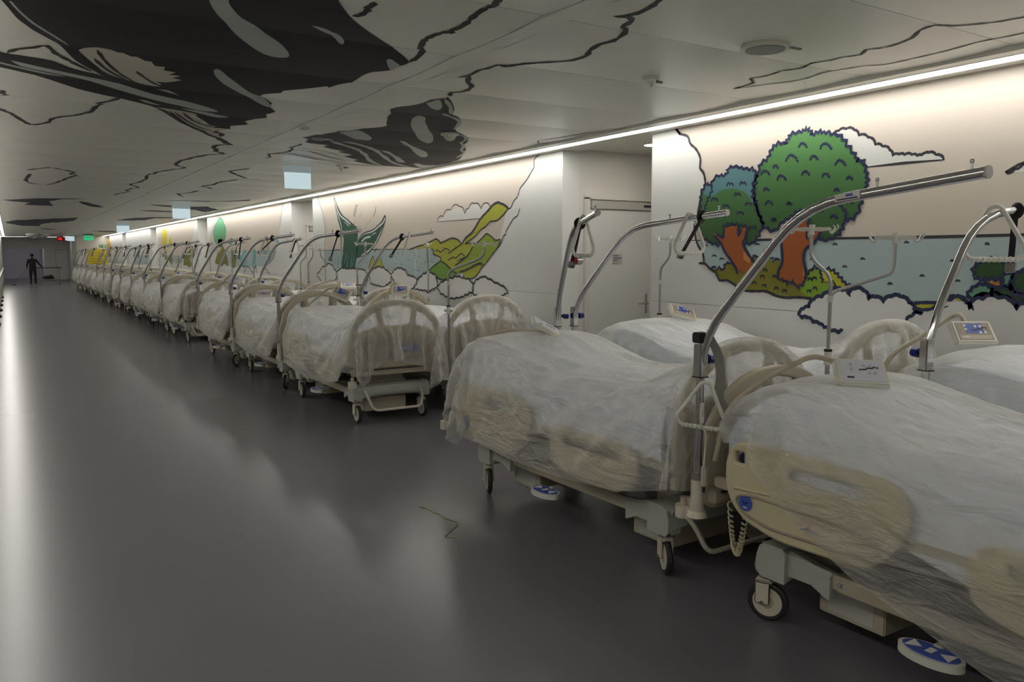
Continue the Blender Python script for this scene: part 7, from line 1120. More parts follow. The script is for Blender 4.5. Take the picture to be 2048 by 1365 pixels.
 'B': (52, 35, '-200,18,12,17,18,2,-22,-12,21,11,25,25,22,15,6,21,-11,0,23,30,32,33,1,1,28,24,-10,-6,24,25,25,22,18,-19,-21,-18,-1,3,0,-2,17,15,-10,-15,5,-6,4,-2,10,-4,-5,19,-4,4,-2,0,-1,-5,10,1,-13,-3,24,0,0,-8,-3,-30,0,9,-4,-14,0,0,-3,1,27,6,-22,8,-9,-4,7,3,7,-10,6,6,-1,5,-1,-8,4,10,-2,-8,15,4,-1,-1,-10,-22,-9,14,26,-1,1,-17,-3,2,-2,0,34,-8,-17,5,-1,-2,0,6,-3,7,7,-1,-1,1,-6,6,4,2,-8,16,-2,1,-10,-16,-16,25,20,1,-23,10,15,-16,-5,-4,0,-3,42,-27,9,-9,1,0,7,-1,10,4,-2,0,0,-3,14,-5,-2,6,1,1,-12,-22,-2,32,10,-5,-10,-19,-3,-1,18,1,-11,-8,-1,1,34,-22,-3,1,2,4,11,-3,13,-6,-2,0,2,5,2,-15,23,-2,-18,-16,14,24,-6,-10,-7,0,-24,3,1,-2,-2,13,0,-8,-6,7,0,9,-3,-1,6,3,3,5,6,-2,-4,10,-7,3,11,-4,-11,-4,18,-3,-9,0,5,5,1,-15,-7,-4,-2,4,-3,3,9,-5,-4,19,-6,1,-1,0,10,0,1,2,4,4,-4,10,2,-2,-12,10,8,-7,3,4,3,-1,0,1,-7,-2,-3,-6,-4,-2,-3,-2,6,-3,1,8,3,3,1,7,2,1,9,1,1,8,1,-2,1,3,-5,3,3,1,-1,-3,-3,-2,-3,27,0,-2,-2,-6,-8,-5,-3,-3,0,-1,2,0,1,-1,0,1,0,0,1,0,0,0,1,-1,-1,-2,-1,-3,-6,-4,-4,-1,-2,0,15,0,2,-2,7,2,-3,-11,6,-6,5,-1,-1,-2,-2,-6,-1,-4,-1,-1,-3,-3,-1,2,0,12,-7,-6,0,8,-1,2,-1,-2,0,8,0,0,-4,-16,-2,2,16,-7,6,5,-4,-5,-1,0,5,-6,2,-1,-1,0,4,-9,2,4,-12,23,4,-7,-10,1,-1,3,3,-3,0,-1,-14,-3,17,7,0,-15,0,15,-11,4,-2,2,3,-2,-4,2,0,1,0,-1,9,-15,6,7,-13,9,9,6,-3,-3,-5,-5,1,-5,-10,5,5,1,-10,-4,4,17,-9,6,-12,11,2,-1,-1,-2,0,1,0,2,0,0,0,-7,11,-5,-4,1,2,11,-3,-3,0,-2,-8,6,-4,2,-7,9,-9,12,-4,2,-18,19,0,-1,0,-6,5,0,-1,0,1,1,0,11,-10,-4,14,-10,-5,0,1,11,-2,-5,0,0,-4,3,5,-2,-7,11,-5,-9,-8,14,1,1,-2,0,0,0,-1,1,0,0,0,5,2,-2,-2,-4,13,-6,-4,3,-10,14,-3,-4,0,-1,1,-1,-1,-4,6,-1,-6,1,7,0,-4,1,1,1,-1,0,0,-1,0,1,0,0,13,-8,-5,-4,14,-7,-2,-2,2,5,-4,-1,-1,3,-2,-9,11,6,-6,1,-3,2,-4,0,1,-2,2,2,-1,-2,1,0,0,0,5,4,-3,-3,-10,9,6,-6,0,-6,10,-4,0,-3,3,-10,12,6,-8,4,-15,15,-9,0,2,0,-2,1,5,-1,-2,0,0,0,0,0,-2,10,2,-11,-9,21,-12,5,-5,5,-1,-1,-1,-4,4,10,-6,1,-15,14,-5,-1,2,-1,1,-4,6,-2,1,-1,0,0,-1,1,0,2,5,1,-7,-3,-7,25,-14,-1,2,0,0,-3,-3,17,-11,-1,-6,-1,15,-11,0,1,0,1,3,-1,0,-3,2,-1,0,0,-1,1,2,-7,10,0,-6,0,-4,19,-10,-2,0,-1,-1,9,-3,-4,-3,-10,17,1,-10,1,-2,4,-1,4,-4,1,1,0,0,1,-2,0,-1,1,0,3,3,-6,1,1,-2,10,-8,0,0,-2,3,-4,3,-12,21,-1,-11,4,-4,2,0,0,-5,2,2,0,1,1,-1,0,-1,0,-1,2,1,1,-1,-1,2,-6,6,-1,0,-1,2,0,-2,-8,11,3,3,-16,6,2,-1,0,0,-2,0,0,3,-1,0,0,0,1,-1,-1,2,-1,-3,8,-4,0,-1,1,0,0,0,2,-2,3,-2,2,3,-3,-8,0,7,-3,0,0,1,-2,0,0,2,-1,0,2,0,-4,1,3,-3,1,5,-2,-3,0,0,0,1,0,3,-8,4,3,3,-2,-7,1,1,3,-2,0,0,1,-2,0,0,1,1,0,0,0,-1,-2,3,-3,4,1,1,-4,0,-2,1,2,0,4,-6,-3,6,-2,1,6,-5,0,-2,0,0,0,4,-5,0,0,1,0,0,0,0,-3,3,-2,-5,9,1,0,-1,-3,4,-5,3,0,3,2,-13,13,2,-18,13,0,-2,-4,2,1,0,-5,4,0,1,-1,1,1,-1,0,5,-4,-7,8,2,-6,5,-2,0,1,-4,3,-1,3,2,-4,-7,1,-1,6,0,-1,4,-3,-1,0,-3,4,-1,0,0,0,0,2,-1,2,-1,-3,0,10,-7,5,-12,10,-4,-2,4,0,0,5,4,-16,1,2,-2,11,-11,3,2,-2,1,1,0,0,0,0,0,-1,-1,1,1,2,-1,-5,8,0,-4,2,2,-6,1,2,0,0,2,0,7,-17,5,-4,15,-9,-6,4,0,-1,3,-1,1,0,0,-1,0,1,0,0,1,1,0,-9,14,-7,2,0,-6,8,-4,-1,3,-5,6,-1,6,-10,-7,11,4,-12,2,1,0,5,-3,0,0,0,0,0,-1,0,1,2,-1,5,-7,6,-6,5,-7,3,3,-2,-1,2,1,-4,4,0,4,-12,1,10,-7,-1,1,-1,0,2,1,0,0,0,-1,0,0,0,1,5,-7,4,0,-1,-3,-1,9,-10,3,-1,1,0,1,-2,2,0,1,-11,12,-2,-4,0,1,0,1,0,0,0,0,0,0,0,0,0,4,-5,6,-7,-1,1,8,-9,5,-1,-1,0,3,-3,1,-1,1,7,-13,4,6,-6,-1,-1,1,2,-1,1,0,0,0,-1,0,0,0,-1,3,6,-11,3,7,-8,2,0,1,-1,-2,0,6,-5,1,0,-2,11,-17,6,0,0,1,-1,1,1,-1,1,0,0,0,0,0,0,0,4,-9,2,9,-6,-1,2,-2,3,-2,-2,4,-4,7,-4,4,-2,-4,8,-9,1,0,0,0,1,0,0,0,0,0,2,-1,0,0,2,0,-6,11,-10,2,2,-3,4,3,-3,-2,2,6,-7,5,-2,3,3,-8,3,-2,0,-1,1,1,-1,0,0,0,1,0,0,0,0,1,-4,8,-13,4,5,-2,4,4,4,-7,8,-7,0,9,-5,1,4,-1,5,-9,-1,1,0,0,0,0,1,-1,1,0,0,1,0,0,0,3,-9,11,0,-5,9,8,-4,1,-16,4,10,-11,-1,5,1,-5,3,6,4,-1,-1,1,0,0,0,0,0,-1,1,0,0,0,0,1,4,7,-5,-2,-2,8,1,8,-1,-24,-3,1,21,4,6,2,0,-3,-6,3,-3,1,-1,0,1,0,-1,1,0,-1,1,0,0,0,0,-4,-8,2,5,-3,-10,-8,-2,0,18,-11,-6,-26,-4,-1,0,1,3,7,11,11,-4,1,0,-1,0,0,-1,0,0,-1,1,-1,0,3,0,4,3,3,14,-9,-6,-8,-19,29,0,-15,-11,4,5,7,6,0,-4,-18,-8,4,0,0,0,0,0,-1,-1,1,-1,0,1,-1,1,7,-5,-4,-3,-7,15,8,7,8,-17,-4,12,31,4,0,-14,-16,3,-10,16,-5,-1,0,0,1,-1,-1,0,0,-3,2,-1,0,1,0,3,20,-6,-11,3,-8,-11,-4,7,1,20,4,-5,-19,-14,-5,26,-3,3,-19,13,-1,-1,0,-1,-1,1,-2,1,-1,-1,0,0,-1,1,0,-3,7,2,-17,-8,8,1,-1,25,-16,-21,-16,5,14,23,-8,10,-8,-8,1,0,0,-1,-3,3,-1,0,-3,0,0,0,-1,0,-1,3,0,7,0,-8,2,-5,-2,-9,-12,-14,1,17,23,5,0,3,-23,-9,12,3,-2,-1,0,-3,-2,-1,2,-4,2,-1,-1,0,0,-3,2,-12,-2,22,21,-11,-5,-10,4,-25,1,27,15,0,4,0,-24,-15,3,21,1,-1,-4,-2,0,-2,1,-1,-4,1,0,0,-1,-1,1,-4,7,0,-16,14,28,-9,-9,-8,-19,33,6,1,1,-3,-24,-14,0,23,6,-1,-5,0,-2,1,-3,0,0,-4,-1,0,0,-1,0,0,-3,11,-16,9,-12,8,32,-1,-5,19,1,1,2,-4,-24,-15,-1,30,-2,1,-1,-4,1,-1,0,-1,0,-6,-1,0,1,0,-1,-1,0,-1,4,-3,2,-3,-10,7,31,1,20,1,1,-4,-26,-10,-2,22,-3,10,0,-6,0,1,-2,1,-1,-1,-2,-5,0,0,-2,3,1,1,-1,-2,6,-15,9,-4,-10,8,28,20,1,-3,-31,-8,-2,6,20,8,-6,0,-5,3,0,-1,2,1,-5,-2,-2,-2,0,2,-2,0,1,9,-14,13,-7,-9,3,1,0,0,-70,5,20,17,15,-18,-15,-23,1,29,17,-12,2,-21,-30,-16,30,26,22,9,-1,-4,-24,-22,-11,6,27,24,2,2,2,-10,-18,-13,-6,13,-15,-13,-1,3,30,-4,7,-22,-3,7,4,-5,12,0,-9,-1,3,-5,2,-7,4,-1,-2,1,19,-2,-10,-3,2,-13,-6,5,7,-11,22,-6,-18,-11,2,-2,30,-3,2,-25,6,3,-4,16,1,-4,-7,4,1,-8,3,-7,2,3,13,3,-8,-5,-1,-6,-13,5,8,-14,6,24,0,-6,-17,-15,0,2,26,6,-22,-4,15,-10,9,5,-2,-8,-1,1,-8,9,-8,-2,29,-8,0,-6,-21,3,-10,14,-1,-14,14,14,-5,23,8,-5,-18,-7,-4,13,5,5,-23,13,2,-7,13,0,-8,-7,3,-2,-3,2,7,9,3,-6,-25,17,-10,-1,-9,0,21,13,6,-17,3,19,21,1,-17,-18,0,22,1,-20,7,0,1,7,7,-14,-4,1,-3,8,-6,17,-7,8,-20,4,-5,-10,-6,20,20,6,2,-1,-8,-6,-3,2,26,13,-1,-34,8,19,-5,-17,13,-1,5,0,-1,-10,-7,7,-7,8,19,-17,1,-15,12,-21,15,27,6,-1,-4,-3,0,23,-8,-10,-6,-12,10,11,15,-34,11,22,-25,14,-9,-1,14,0,-6,-2,3,-2,11,-18,7,-19,13,-11,26,8,-2,-3,-5,0,-3,-4,24,2,-1,-3,-3,-11,-2,-2,12,-16,1,13,-13,0,0,10,10,-4,-15,-1,0,-1,1,0,13,2,10,-3,-2,-4,0,1,0,0,0,0,4,6,7,6,6,1,1,0,3,-1,1,2,0,-1,0,-1,0,1,1,0,2,-3,-2,0,-1,0,-1,-1,-2,-4,-2,-4,-1,-3,24,0,0,1,-7,-1,4,1,3,-1,-7,-7,2,-7,6,1,1,1,0,2,0,-2,6,4,6,0,0,-1,0,2,0,-1,0,-1,0,27,1,1,-3,0,1,1,2,-5,-1,2,3,-6,6,-1,-1,1,-1,0,2,-4,6,-5,6,-7,1,4,-1,0,1,0,0,1,-1,0,29,0,-3,-2,6,0,-1,-1,-1,-3,3,2,3,-5,-3,6,-2,-1,1,-2,4,-3,5,-9,10,-2,-4,5,-2,-3,1,1,0,2,0,29,-3,2,2,1,-5,-1,-1,2,2,3,-2,-5,4,2,0,-1,0,-1,-1,4,-4,5,1,-11,10,0,-4,4,-1,-1,1,0,-1,0,30,1,-1,0,-3,4,-2,0,2,2,-6,2,-1,4,-1,1,-3,1,-2,1,0,1,-1,1,2,-11,10,1,-2,1,1,-1,0,0,0,31,0,1,0,0,0,-2,-1,2,-7,8,-5,5,-2,2,0,-3,-1,3,0,-3,2,-4,7,0,-1,-12,10,2,0,-1,-1,1,0,0,31,1,0,0,1,-3,0,1,-7,8,-2,1,2,0,-1,-1,1,-1,0,0,0,1,-1,0,-1,3,0,-8,4,3,0,0,-1,0,1,32,0,0,1,-3,1,0,-2,4,-1,-4,5,-2,1,1,-2,2,-1,0,0,0,1,-1,-5,6,0,0,-2,-2,3,1,-1,0,0,-1,32,-1,1,-2,3,-4,2,2,-2,-3,3,1,0,1,-1,-4,5,1,-1,0,0,-1,1,-1,-3,4,-1,1,-3,-2,4,1,-1,0,0,32,0,0,0,-4,5,0,-2,2,0,0,0,0,-1,0,0,0,1,0,0,0,0,-1,1,-2,-1,3,0,0,-2,-2,4,0,0,0,33,0,-1,-2,3,-1,0,0,-2,1,3,-1,0,0,-1,0,0,0,1,0,0,0,0,-1,1,-2,1,1,-1,1,-1,-2,3,0,0,32,0,-1,2,-1,1,-3,2,0,1,-2,0,2,0,-1,1,0,1,-1,0,0,0,0,0,0,0,0,-1,1,-1,0,1,0,1,0,33,0,0,-1,1,-4,2,1,1,0,0,0,0,0,0,0,0,1,0,-1,0,0,0,0,0,0,0,0,0,0,0,0,0,0,0,33,0,-1,1,-2,2,0,-2,1,1,0,0,0,0,0,0,1,-1,1,0,0,0,-1,0,0,0,0,0,0,0,0,-1,0,1,0,33,0,0,0,0,0,-1,1,-1,0,0,1,0,0,0,0,0,1,-1,1,1,-1,-1,1,-1,-1,1,-1,0,1,0,0,0,-1,1,33,0,0,0,1,-1,0,-1,1,0,0,0,0,0,0,0,0,0,1,-1,0,0,1,-2,-1,2,0,0,0,-1,1,0,0,1,-1,33,0,0,0,0,1,0,-1,1,-1,0,0,0,0,-1,1,0,-1,1,0,0,0,1,-1,0,-3,2,2,-1,0,0,0,0,-1,2,34,-1,0,0,0,0,-2,3,-1,0,0,0,0,0,-1,1,-1,1,0,0,-1,1,0,-1,1,0,0,-1,1,0,-1,1,0,0,0,34,-1,0,-1,0,-1,1,1,0,1,-1,0,0,0,-1,1,0,0,-1,1,0,-1,0,0,0,0,1,-1,1,-1,1,0,-1,1,0,34,0,-1,-1,0,1,0,0,0,-2,2,-3,3,0,0,-1,1,-1,1,-1,1,0,0,0,0,0,-1,0,0,1,0,0,0,0,-1,33,0,0,1,-3,1,1,-2,0,2,-2,1,0,1,1,-1,0,0,-1,0,0,0,0,1,-1,0,-2,2,0,0,0,0,1,-1,1,33,0,0,-1,2,-2,1,-1,1,-1,-3,2,1,0,1,0,-1,0,0,1,-3,2,-1,2,0,0,0,1,-2,1,0,-1,0,1,0,32,0,1,0,-1,1,-1,0,1,-1,1,0,-2,0,1,0,1,0,0,-1,-1,1,0,0,0,0,1,0,1,-1,-1,1,-1,-1,1,32,1,-1,0,1,-1,1,0,-1,1,0,-1,0,0,0,0,-1,0,0,0,1,-1,1,-1,1,0,0,0,1,-2,2,-1,0,1,-1,32,0,0,1,-1,1,-1,0,0,1,0,-2,1,0,0,0,0,0,0,0,0,-1,0,0,-1,2,1,-2,-1,3,-1,-1,1,0,0,32,-1,1,0,1,-1,0,0,-1,0,1,0,0,0,0,0,0,-1,0,0,1,-1,0,1,0,1,-2,1,0,-1,-1,2,0,0,0,32,0,-1,0,0,1,0,0,0,-1,1,1,-1,0,1,-1,0,1,0,-1,1,0,-1,0,0,0,0,-1,0,1,-1,1,0,0,0,31,0,1,-1,0,1,0,0,0,0,0,0,0,0,-1,1,1,0,0,1,-1,0,0,-1,1,-1,0,0,-1,0,1,-1,0,-1,-1,30,1,0,0,0,0,1,0,0,0,1,0,0,-1,1,0,-1,1,0,0,1,0,0,0,0,-1,-2,0,-1,-1,3,-3,-6,4,-1,24,3,2,0,0,-1,0,1,1,2,0,1,-1,1,0,0,0,0,0,0,0,1,0,0,0,-1,-2,-3,-2,-6,-11,9,9,-4,0,11,-6,5,-2,15,5,3,1,1,-2,2,0,0,0,0,0,0,-1,1,0,0,0,0,0,1,-1,-3,-4,-3,-2,9,-11,-8,-2,2,11,9,-14,10,-11,0,3,3,5,8,3,3,1,0,0,0,0,0,-1,1,-1,0,0,0,-1,3,1,-2,-2,-1,-10,-3,9,-1,-5,-1,8,17,1,4,-3,-7,-10,5,4,6,7,-1,0,-1,0,2,-2,2,-3,2,0,-1,0,0,-2,1,3,-1,-2,-3,-4,-17,-9,-10,20,0,4,-19,-15,2,16,12,8,0,-6,5,3,0,1,-1,-3,3,0,0,-3,1,1,-1,0,-1,-1,-1,1,4,-1,0,-7,1,4,22,-6,-27,18,14,5,-4,2,-8,8,2,-2,0,2,-4,4,1,-7,7,0,-5,1,-2,1,-1,1,-8,13,1,-3,-2,-4,6,0,-1,10,-2,12,-10,5,7,-3,5,-7,1,8,-2,0,-1,0,-5,2,2,-1,-9,9,-2,1,-1,0,0,1,-27,30,-1,6,1,-2,-3,-3,13,-13,5,18,-3,-9,2,-6,17,-4,1,-4,-6,-6,8,0,-6,11,-7,-6,4,-8,-2,2,5,-3,10,-8,-8,19,-4,7,8,0,0,-3,13,10,-6,-3,-4,2,14,-7,-1,1,-13,-9,15,-15,8,10,1,-9,-5,-2,7,-3,6,-6,-3,12,3,-27,17,13,-9,8,11,1,12,4,-6,-2,-3,8,10,-9,-2,7,-13,-3,-2,0,-2,1,12,-3,-1,-7,-5,5,2,4,-7,-1,8,6,-18,-8,21,10,-18,0,14,9,-2,0,-3,8,11,-11,-2,6,-2,-16,4,-1,4,-6,2,1,2,-1,0,-4,-3,10,-3,-3,2,-4,15,0,-27,3,22,8,-17,-13,7,0,-3,8,9,-5,-3,4,1,-19,5,-4,3,0,-4,1,1,4,1,-3,-1,3,5,-7,4,-3,-8,17,-1,-20,-6,8,14,8,-6,6,-1,6,6,-5,-8,3,5,2,-13,15,-17,2,0,-1,-1,-2,9,0,-1,-3,2,-5,-1,-1,10,-11,1,15,-1,-22,-1,16,13,-4,239,13,12,13,15,14,12,15,8,1,6,6,5,9,12,9,-1,-3,-8,-8,-6,-5,1,-2,-9,-10,-13,-12,-18,-16,-14,-11,-9,-15,-14,8,4,3,2,0,3,3,-2,7,2,-2,3,0,-1,0,2,-1,0,0,1,0,0,0,-3,-1,-6,3,-6,0,1,-1,0,-7,0,0,7,2,4,3,1,1,4,2,0,6,0,-1,2,-1,0,1,1,-1,1,0,0,0,0,-2,-6,1,-4,-2,1,-2,1,-5,0,-2,-5,7,1,3,3,4,0,0,5,0,6,1,-1,2,0,-1,0,2,0,0,0,-1,2,-1,-13,6,2,-6,0,-1,1,-4,-1,-4,-5,-3,6,2,1,2,4,3,0,-2,9,1,5,-1,0,1,-1,0,-1,3,0,0,0,0,-8,2,-1,-3,-1,1,0,-3,-1,-6,-5,-3,-3,7,1,1,1,-1,4,6,0,-3,9,5,-1,1,-1,-2,0,5,-3,3,-1,1,-1,-6,1,-1,-5,1,0,-1,-3,-8,-5,-2,-2,-1,7,1,1,1,1,0,1,9,-2,-2,7,7,-1,0,0,1,1,1,-3,2,-2,0,-6,2,-4,1,-1,-2,-8,-7,-2,-1,0,0,0,1,3,2,3,2,1,0,0,9,-2,2,9,-1,3,0,-2,0,2,-1,-1,0,-6,3,-2,-1,-3,-4,-9,-3,-1,0,0,-1,-1,-1,-2,2,1,2,3,2,3,1,1,8,0,1,9,3,1,-5,-3,2,5,1,-1,-4,-1,-3,-8,-8,-5,0,0,0,-1,-1,-2,-1,-1,-10,0,1,0,1,2,1,2,2,0,0,1,-1,0,1,1,-2,-2,1,1,0,1,0,0,0,0,-1,0,-1,-1,-2,-1,0,-1,-1,-9,0,1,0,-1,0,1,2,-5,-1,-7,-9,1,-6,2,0,2,1,-1,3,2,0,7,4,4,8,-2,-1,0,1,1,0,-1,0,-1,-8,0,0,1,1,1,0,-4,0,0,-8,5,2,-1,-5,-3,1,-1,0,2,-4,16,-12,10,0,-6,13,-1,-1,-1,0,0,0,0,0,-8,2,0,0,-1,-1,0,3,2,-16,11,1,1,-13,-3,8,-2,-3,0,-1,6,-3,18,-22,18,2,-8,7,1,0,-1,0,0,-1,0,-7,0,2,0,0,0,1,-1,-11,11,-1,10,-25,4,3,3,-4,-1,-1,-1,7,-8,18,-2,-18,21,-2,-5,4,-1,3,0,-1,0,-1,-8,2,0,1,2,0,-1,-2,5,-3,11,-22,-2,10,-4,5,-9,1,-2,0,1,1,-2,20,-7,-16,20,-2,-4,1,1,1,1,-1,0,-6,-1,1,0,1,2,-4,0,7,1,-7,-13,10,-4,3,2,-7,-2,4,3,-9,6,-7,21,-1,-2,-14,16,-1,-1,0,-2,1,2,-1,-6,1,-1,0,1,-2,2,0,-3,7,-11,1,14,-11,-1,-2,-1,1,1,-1,2,-1,-3,1,16,-4,0,-12,11,1,-2,0,1,-1,1,-4,-1,0,1,-2,1,-3,2,4,-2,-12,18,-12,3,1,-8,13,-5,-1,-2,6,-3,-2,-10,21,-2,0,-4,-2,6,-2,0,-2,1,1,-4,0,0,-1,1,-4,3,2,2,-13,22,-3,-13,7,-3,-13,13,2,0,0,3,-3,-2,-2,-4,12,-4,2,-7,3,3,0,-1,0,1,-2,-2,1,0,-4,3,3,-1,-3,6,3,-3,-7,4,1,-4,-3,9,-3,3,0,0,0,-4,2,2,-1,1,0,-7,3,2,0,0,0,-3,0,0,-4,4,1,1,0,-9,11,0,-7,7,-4,12,-2,-4,2,-5,-1,1,0,0,0,3,-11,8,1,-1,1,-2,-1,1,1,-1,-2,-1,-2,2,1,1,-2,1,2,1,-1,-10,11,2,-9,5,-2,4,-1,1,-6,5,0,1,0,0,1,-2,1,0,1,-1,-1,0,-1,-3,1,1,-1,0,-1,-1,-1,5,-3,3,-3,0,1,6,-8,1,3,0,-1,0,1,0,0,1,2,-1,0,0,0,0,-1,0,-1,0,-2,0,0,1,-1,2,-3,-3,5,0,-1,2,0,-2,3,-3,1,0,1,0,0,0,5,-5,1,2,-1,2,-1,-1,1,0,0,-2,0,-2,1,-1,2,0,-2,0,2,-1,2,-7,6,0,0,-1,1,0,-3,3,0,0,2,-6,7,-6,7,-1,-1,0,2,-2,1,0,-1,0,-1,1,1,-2,1,-2,0,1,1,0,-4,5,-1,0,-1,2,-1,-3,3,0,1,-2,0,11,-18,12,-1,-2,3,1,-3,1,-1,1,-1,-1,1,0,1,-1,3,-1,0,-2,-3,2,2,-1,0,-4,4,0,-4,4,0,5,-6,1,-6,4,6,0,-2,2,-1,1,-1,1,0,-1,0,0,0,2,-3,0,6,-5,0,-5,6,1,-2,0,7,-6,1,0,-2,1,-5,7,-2,7,-3,-2,1,2,-1,-1,-1,0,0,0,0,-1,1,1,0,2,0,1,-5,0,1,-4,7,-2,2,3,-4,-2,0,2,0,-1,4,-1,0,3,-3,0,3,-4,3,-2,-1,0,0,1,0,-1,1,1,2,-1,0,0,-1,8,-7,8,-5,0,-1,2,0,-1,0,0,1,-3,3,-2,2,0,-3,2,-1,-1,0,1,0,0,-1,1,0,-1,0,1,1,0,3,-1,-1,7,-8,5,-1,-3,4,0,1,0,-1,0,2,-1,-4,3,0,0,-3,4,-4,0,0,0,-1,1,1,0,0,-1,0,2,-1,6,-5,1,9,-3,-1,-1,-6,8,-1,1,0,0,5,-8,3,-6,5,-3,2,-4,2,-2,1,0,-1,1,0,2,-1,0,1,-1,-1,1,2,0,1,3,-1,3,1,-3,1,2,-1,1,0,1,-1,-1,-3,1,1,-4,1,-1,0,1,-1,1,0,0,3,0,-1,-1,0,0,0,0,5,-3,1,4,2,-1,-1,1,1,1,-1,0,0,1,-2,2,-2,-2,-3,2,-2,1,-1,1,0,0,0,3,-1,1,-1,0,0,-1,0,4,-2,-2,11,-3,1,-2,2,0,-1,1,0,0,1,-1,-1,3,-9,2,2,-3,0,1,1,-1,0,0,3,1,-2,1,-1,-1,1,0,-2,6,-2,4,1,0,0,0,0,1,0,-1,-1,1,0,0,-1,-3,1,-2,0,2,-1,-1,1,1,0,3,0,1,-2,0,0,-1,0,2,-2,4,-1,4,0,-1,1,0,-1,-1,4,-4,2,1,-1,-3,1,0,-2,2,-3,2,0,0,0,1,3,-1,0,1,0,-1,0,-1,-1,2,-1,2,3,-1,4,-2,-1,0,0,-3,1,-1,1,1,-2,1,-1,2,-2,1,0,1,1,0,1,4,0,-2,0,0,0,0,-1,0,-1,2,1,1,0,-4,2,1,0,0,0,-3,2,1,0,-1,1,1,-1,2,1,-1,1,1,1,0,8,-2,-1,-2,0,0,0,1,0,-3,-2,1,0,1,0,0,0,0,0,0,-1,1,-1,-1,1,1,4,0,-2,-1,0,5,2,1,0,14,0,-3,-3,-7,-1,-1,0,0,2,-2,0,0,-1,0,0,0,0,0,0,1,-1,0,0,0,1,-4,0,2,2,3,-4,-2,-1,1,7,0,2,-3,4,-1,-1,-1,-1,-3,-3,-11,2,-1,0,-1,0,-1,0,2,-4,1,-1,0,-1,10,1,2,1,1,2,-2,1,0,2,6,-3,-1,-6,-1,-1,-2,-3,-3,-4,4,6,-6,0,-1,1,3,-4,4,-7,5,-1,0,0,0,1,10,-3,-1,1,-3,3,4,3,0,-6,-2,-8,7,-1,0,0,2,-7,5,-9,0,4,0,2,-2,-3,5,-1,0,-1,-1,0,0,1,-2,5,11,-1,-4,3,-1,0,-1,0,-11,-1,2,2,1,-1,1,-11,7,-6,3,-9,0,3,-4,4,1,-3,3,3,-8,1,-1,0,-1,2,0,10,9,1,0,2,-3,0,0,-6,1,4,-3,-2,-5,-6,4,-3,-1,-2,-2,-1,-2,-1,-3,1,1,0,-3,4,-1,1,0,1,-1,3,-3,11,6,0,1,1,2,2,-5,-3,0,-2,-7,-1,-2,1,-2,1,-4,-3,-3,-1,4,-1,-4,5,-5,2,-1,-2,0,1,1,0,3,4,0,8,5,1,4,1,1,-8,1,-6,-4,0,-1,0,-2,0,-2,-5,-3,-1,0,-2,0,2,0,-2,0,0,0,0,2,-1,1,3,0,1,5,4,7,2,4,1,-7,-7,-2,-1,0,-1,-1,0,-1,-5,-4,-2,-2,0,0,0,2,0,-1,-1,0,0,1,1,0,0,2,2,2,0,6,1,5,5,1,-14,0,-2,0,-1,0,-1,-1,-5,-3,-4,0,-1,-1,0,0,0,0,1,-1,1,0,0,0,0,2,0,3,0,2,2,6,1,1,11,-13,-1,-1,-1,0,-1,-1,4,-10,-5,-1,-2,0,0,-1,0,0,0,0,1,0,1,2,-2,2,0,0,3,0,3,-1,3,5,1,13,-12,-2,0,1,-1,3,5,-21,3,-4,2,-6,0,0,0,0,0,-1,1,0,0,1,-1,1,0,1,3,4,1,-1,2,0,3,7,-7'),
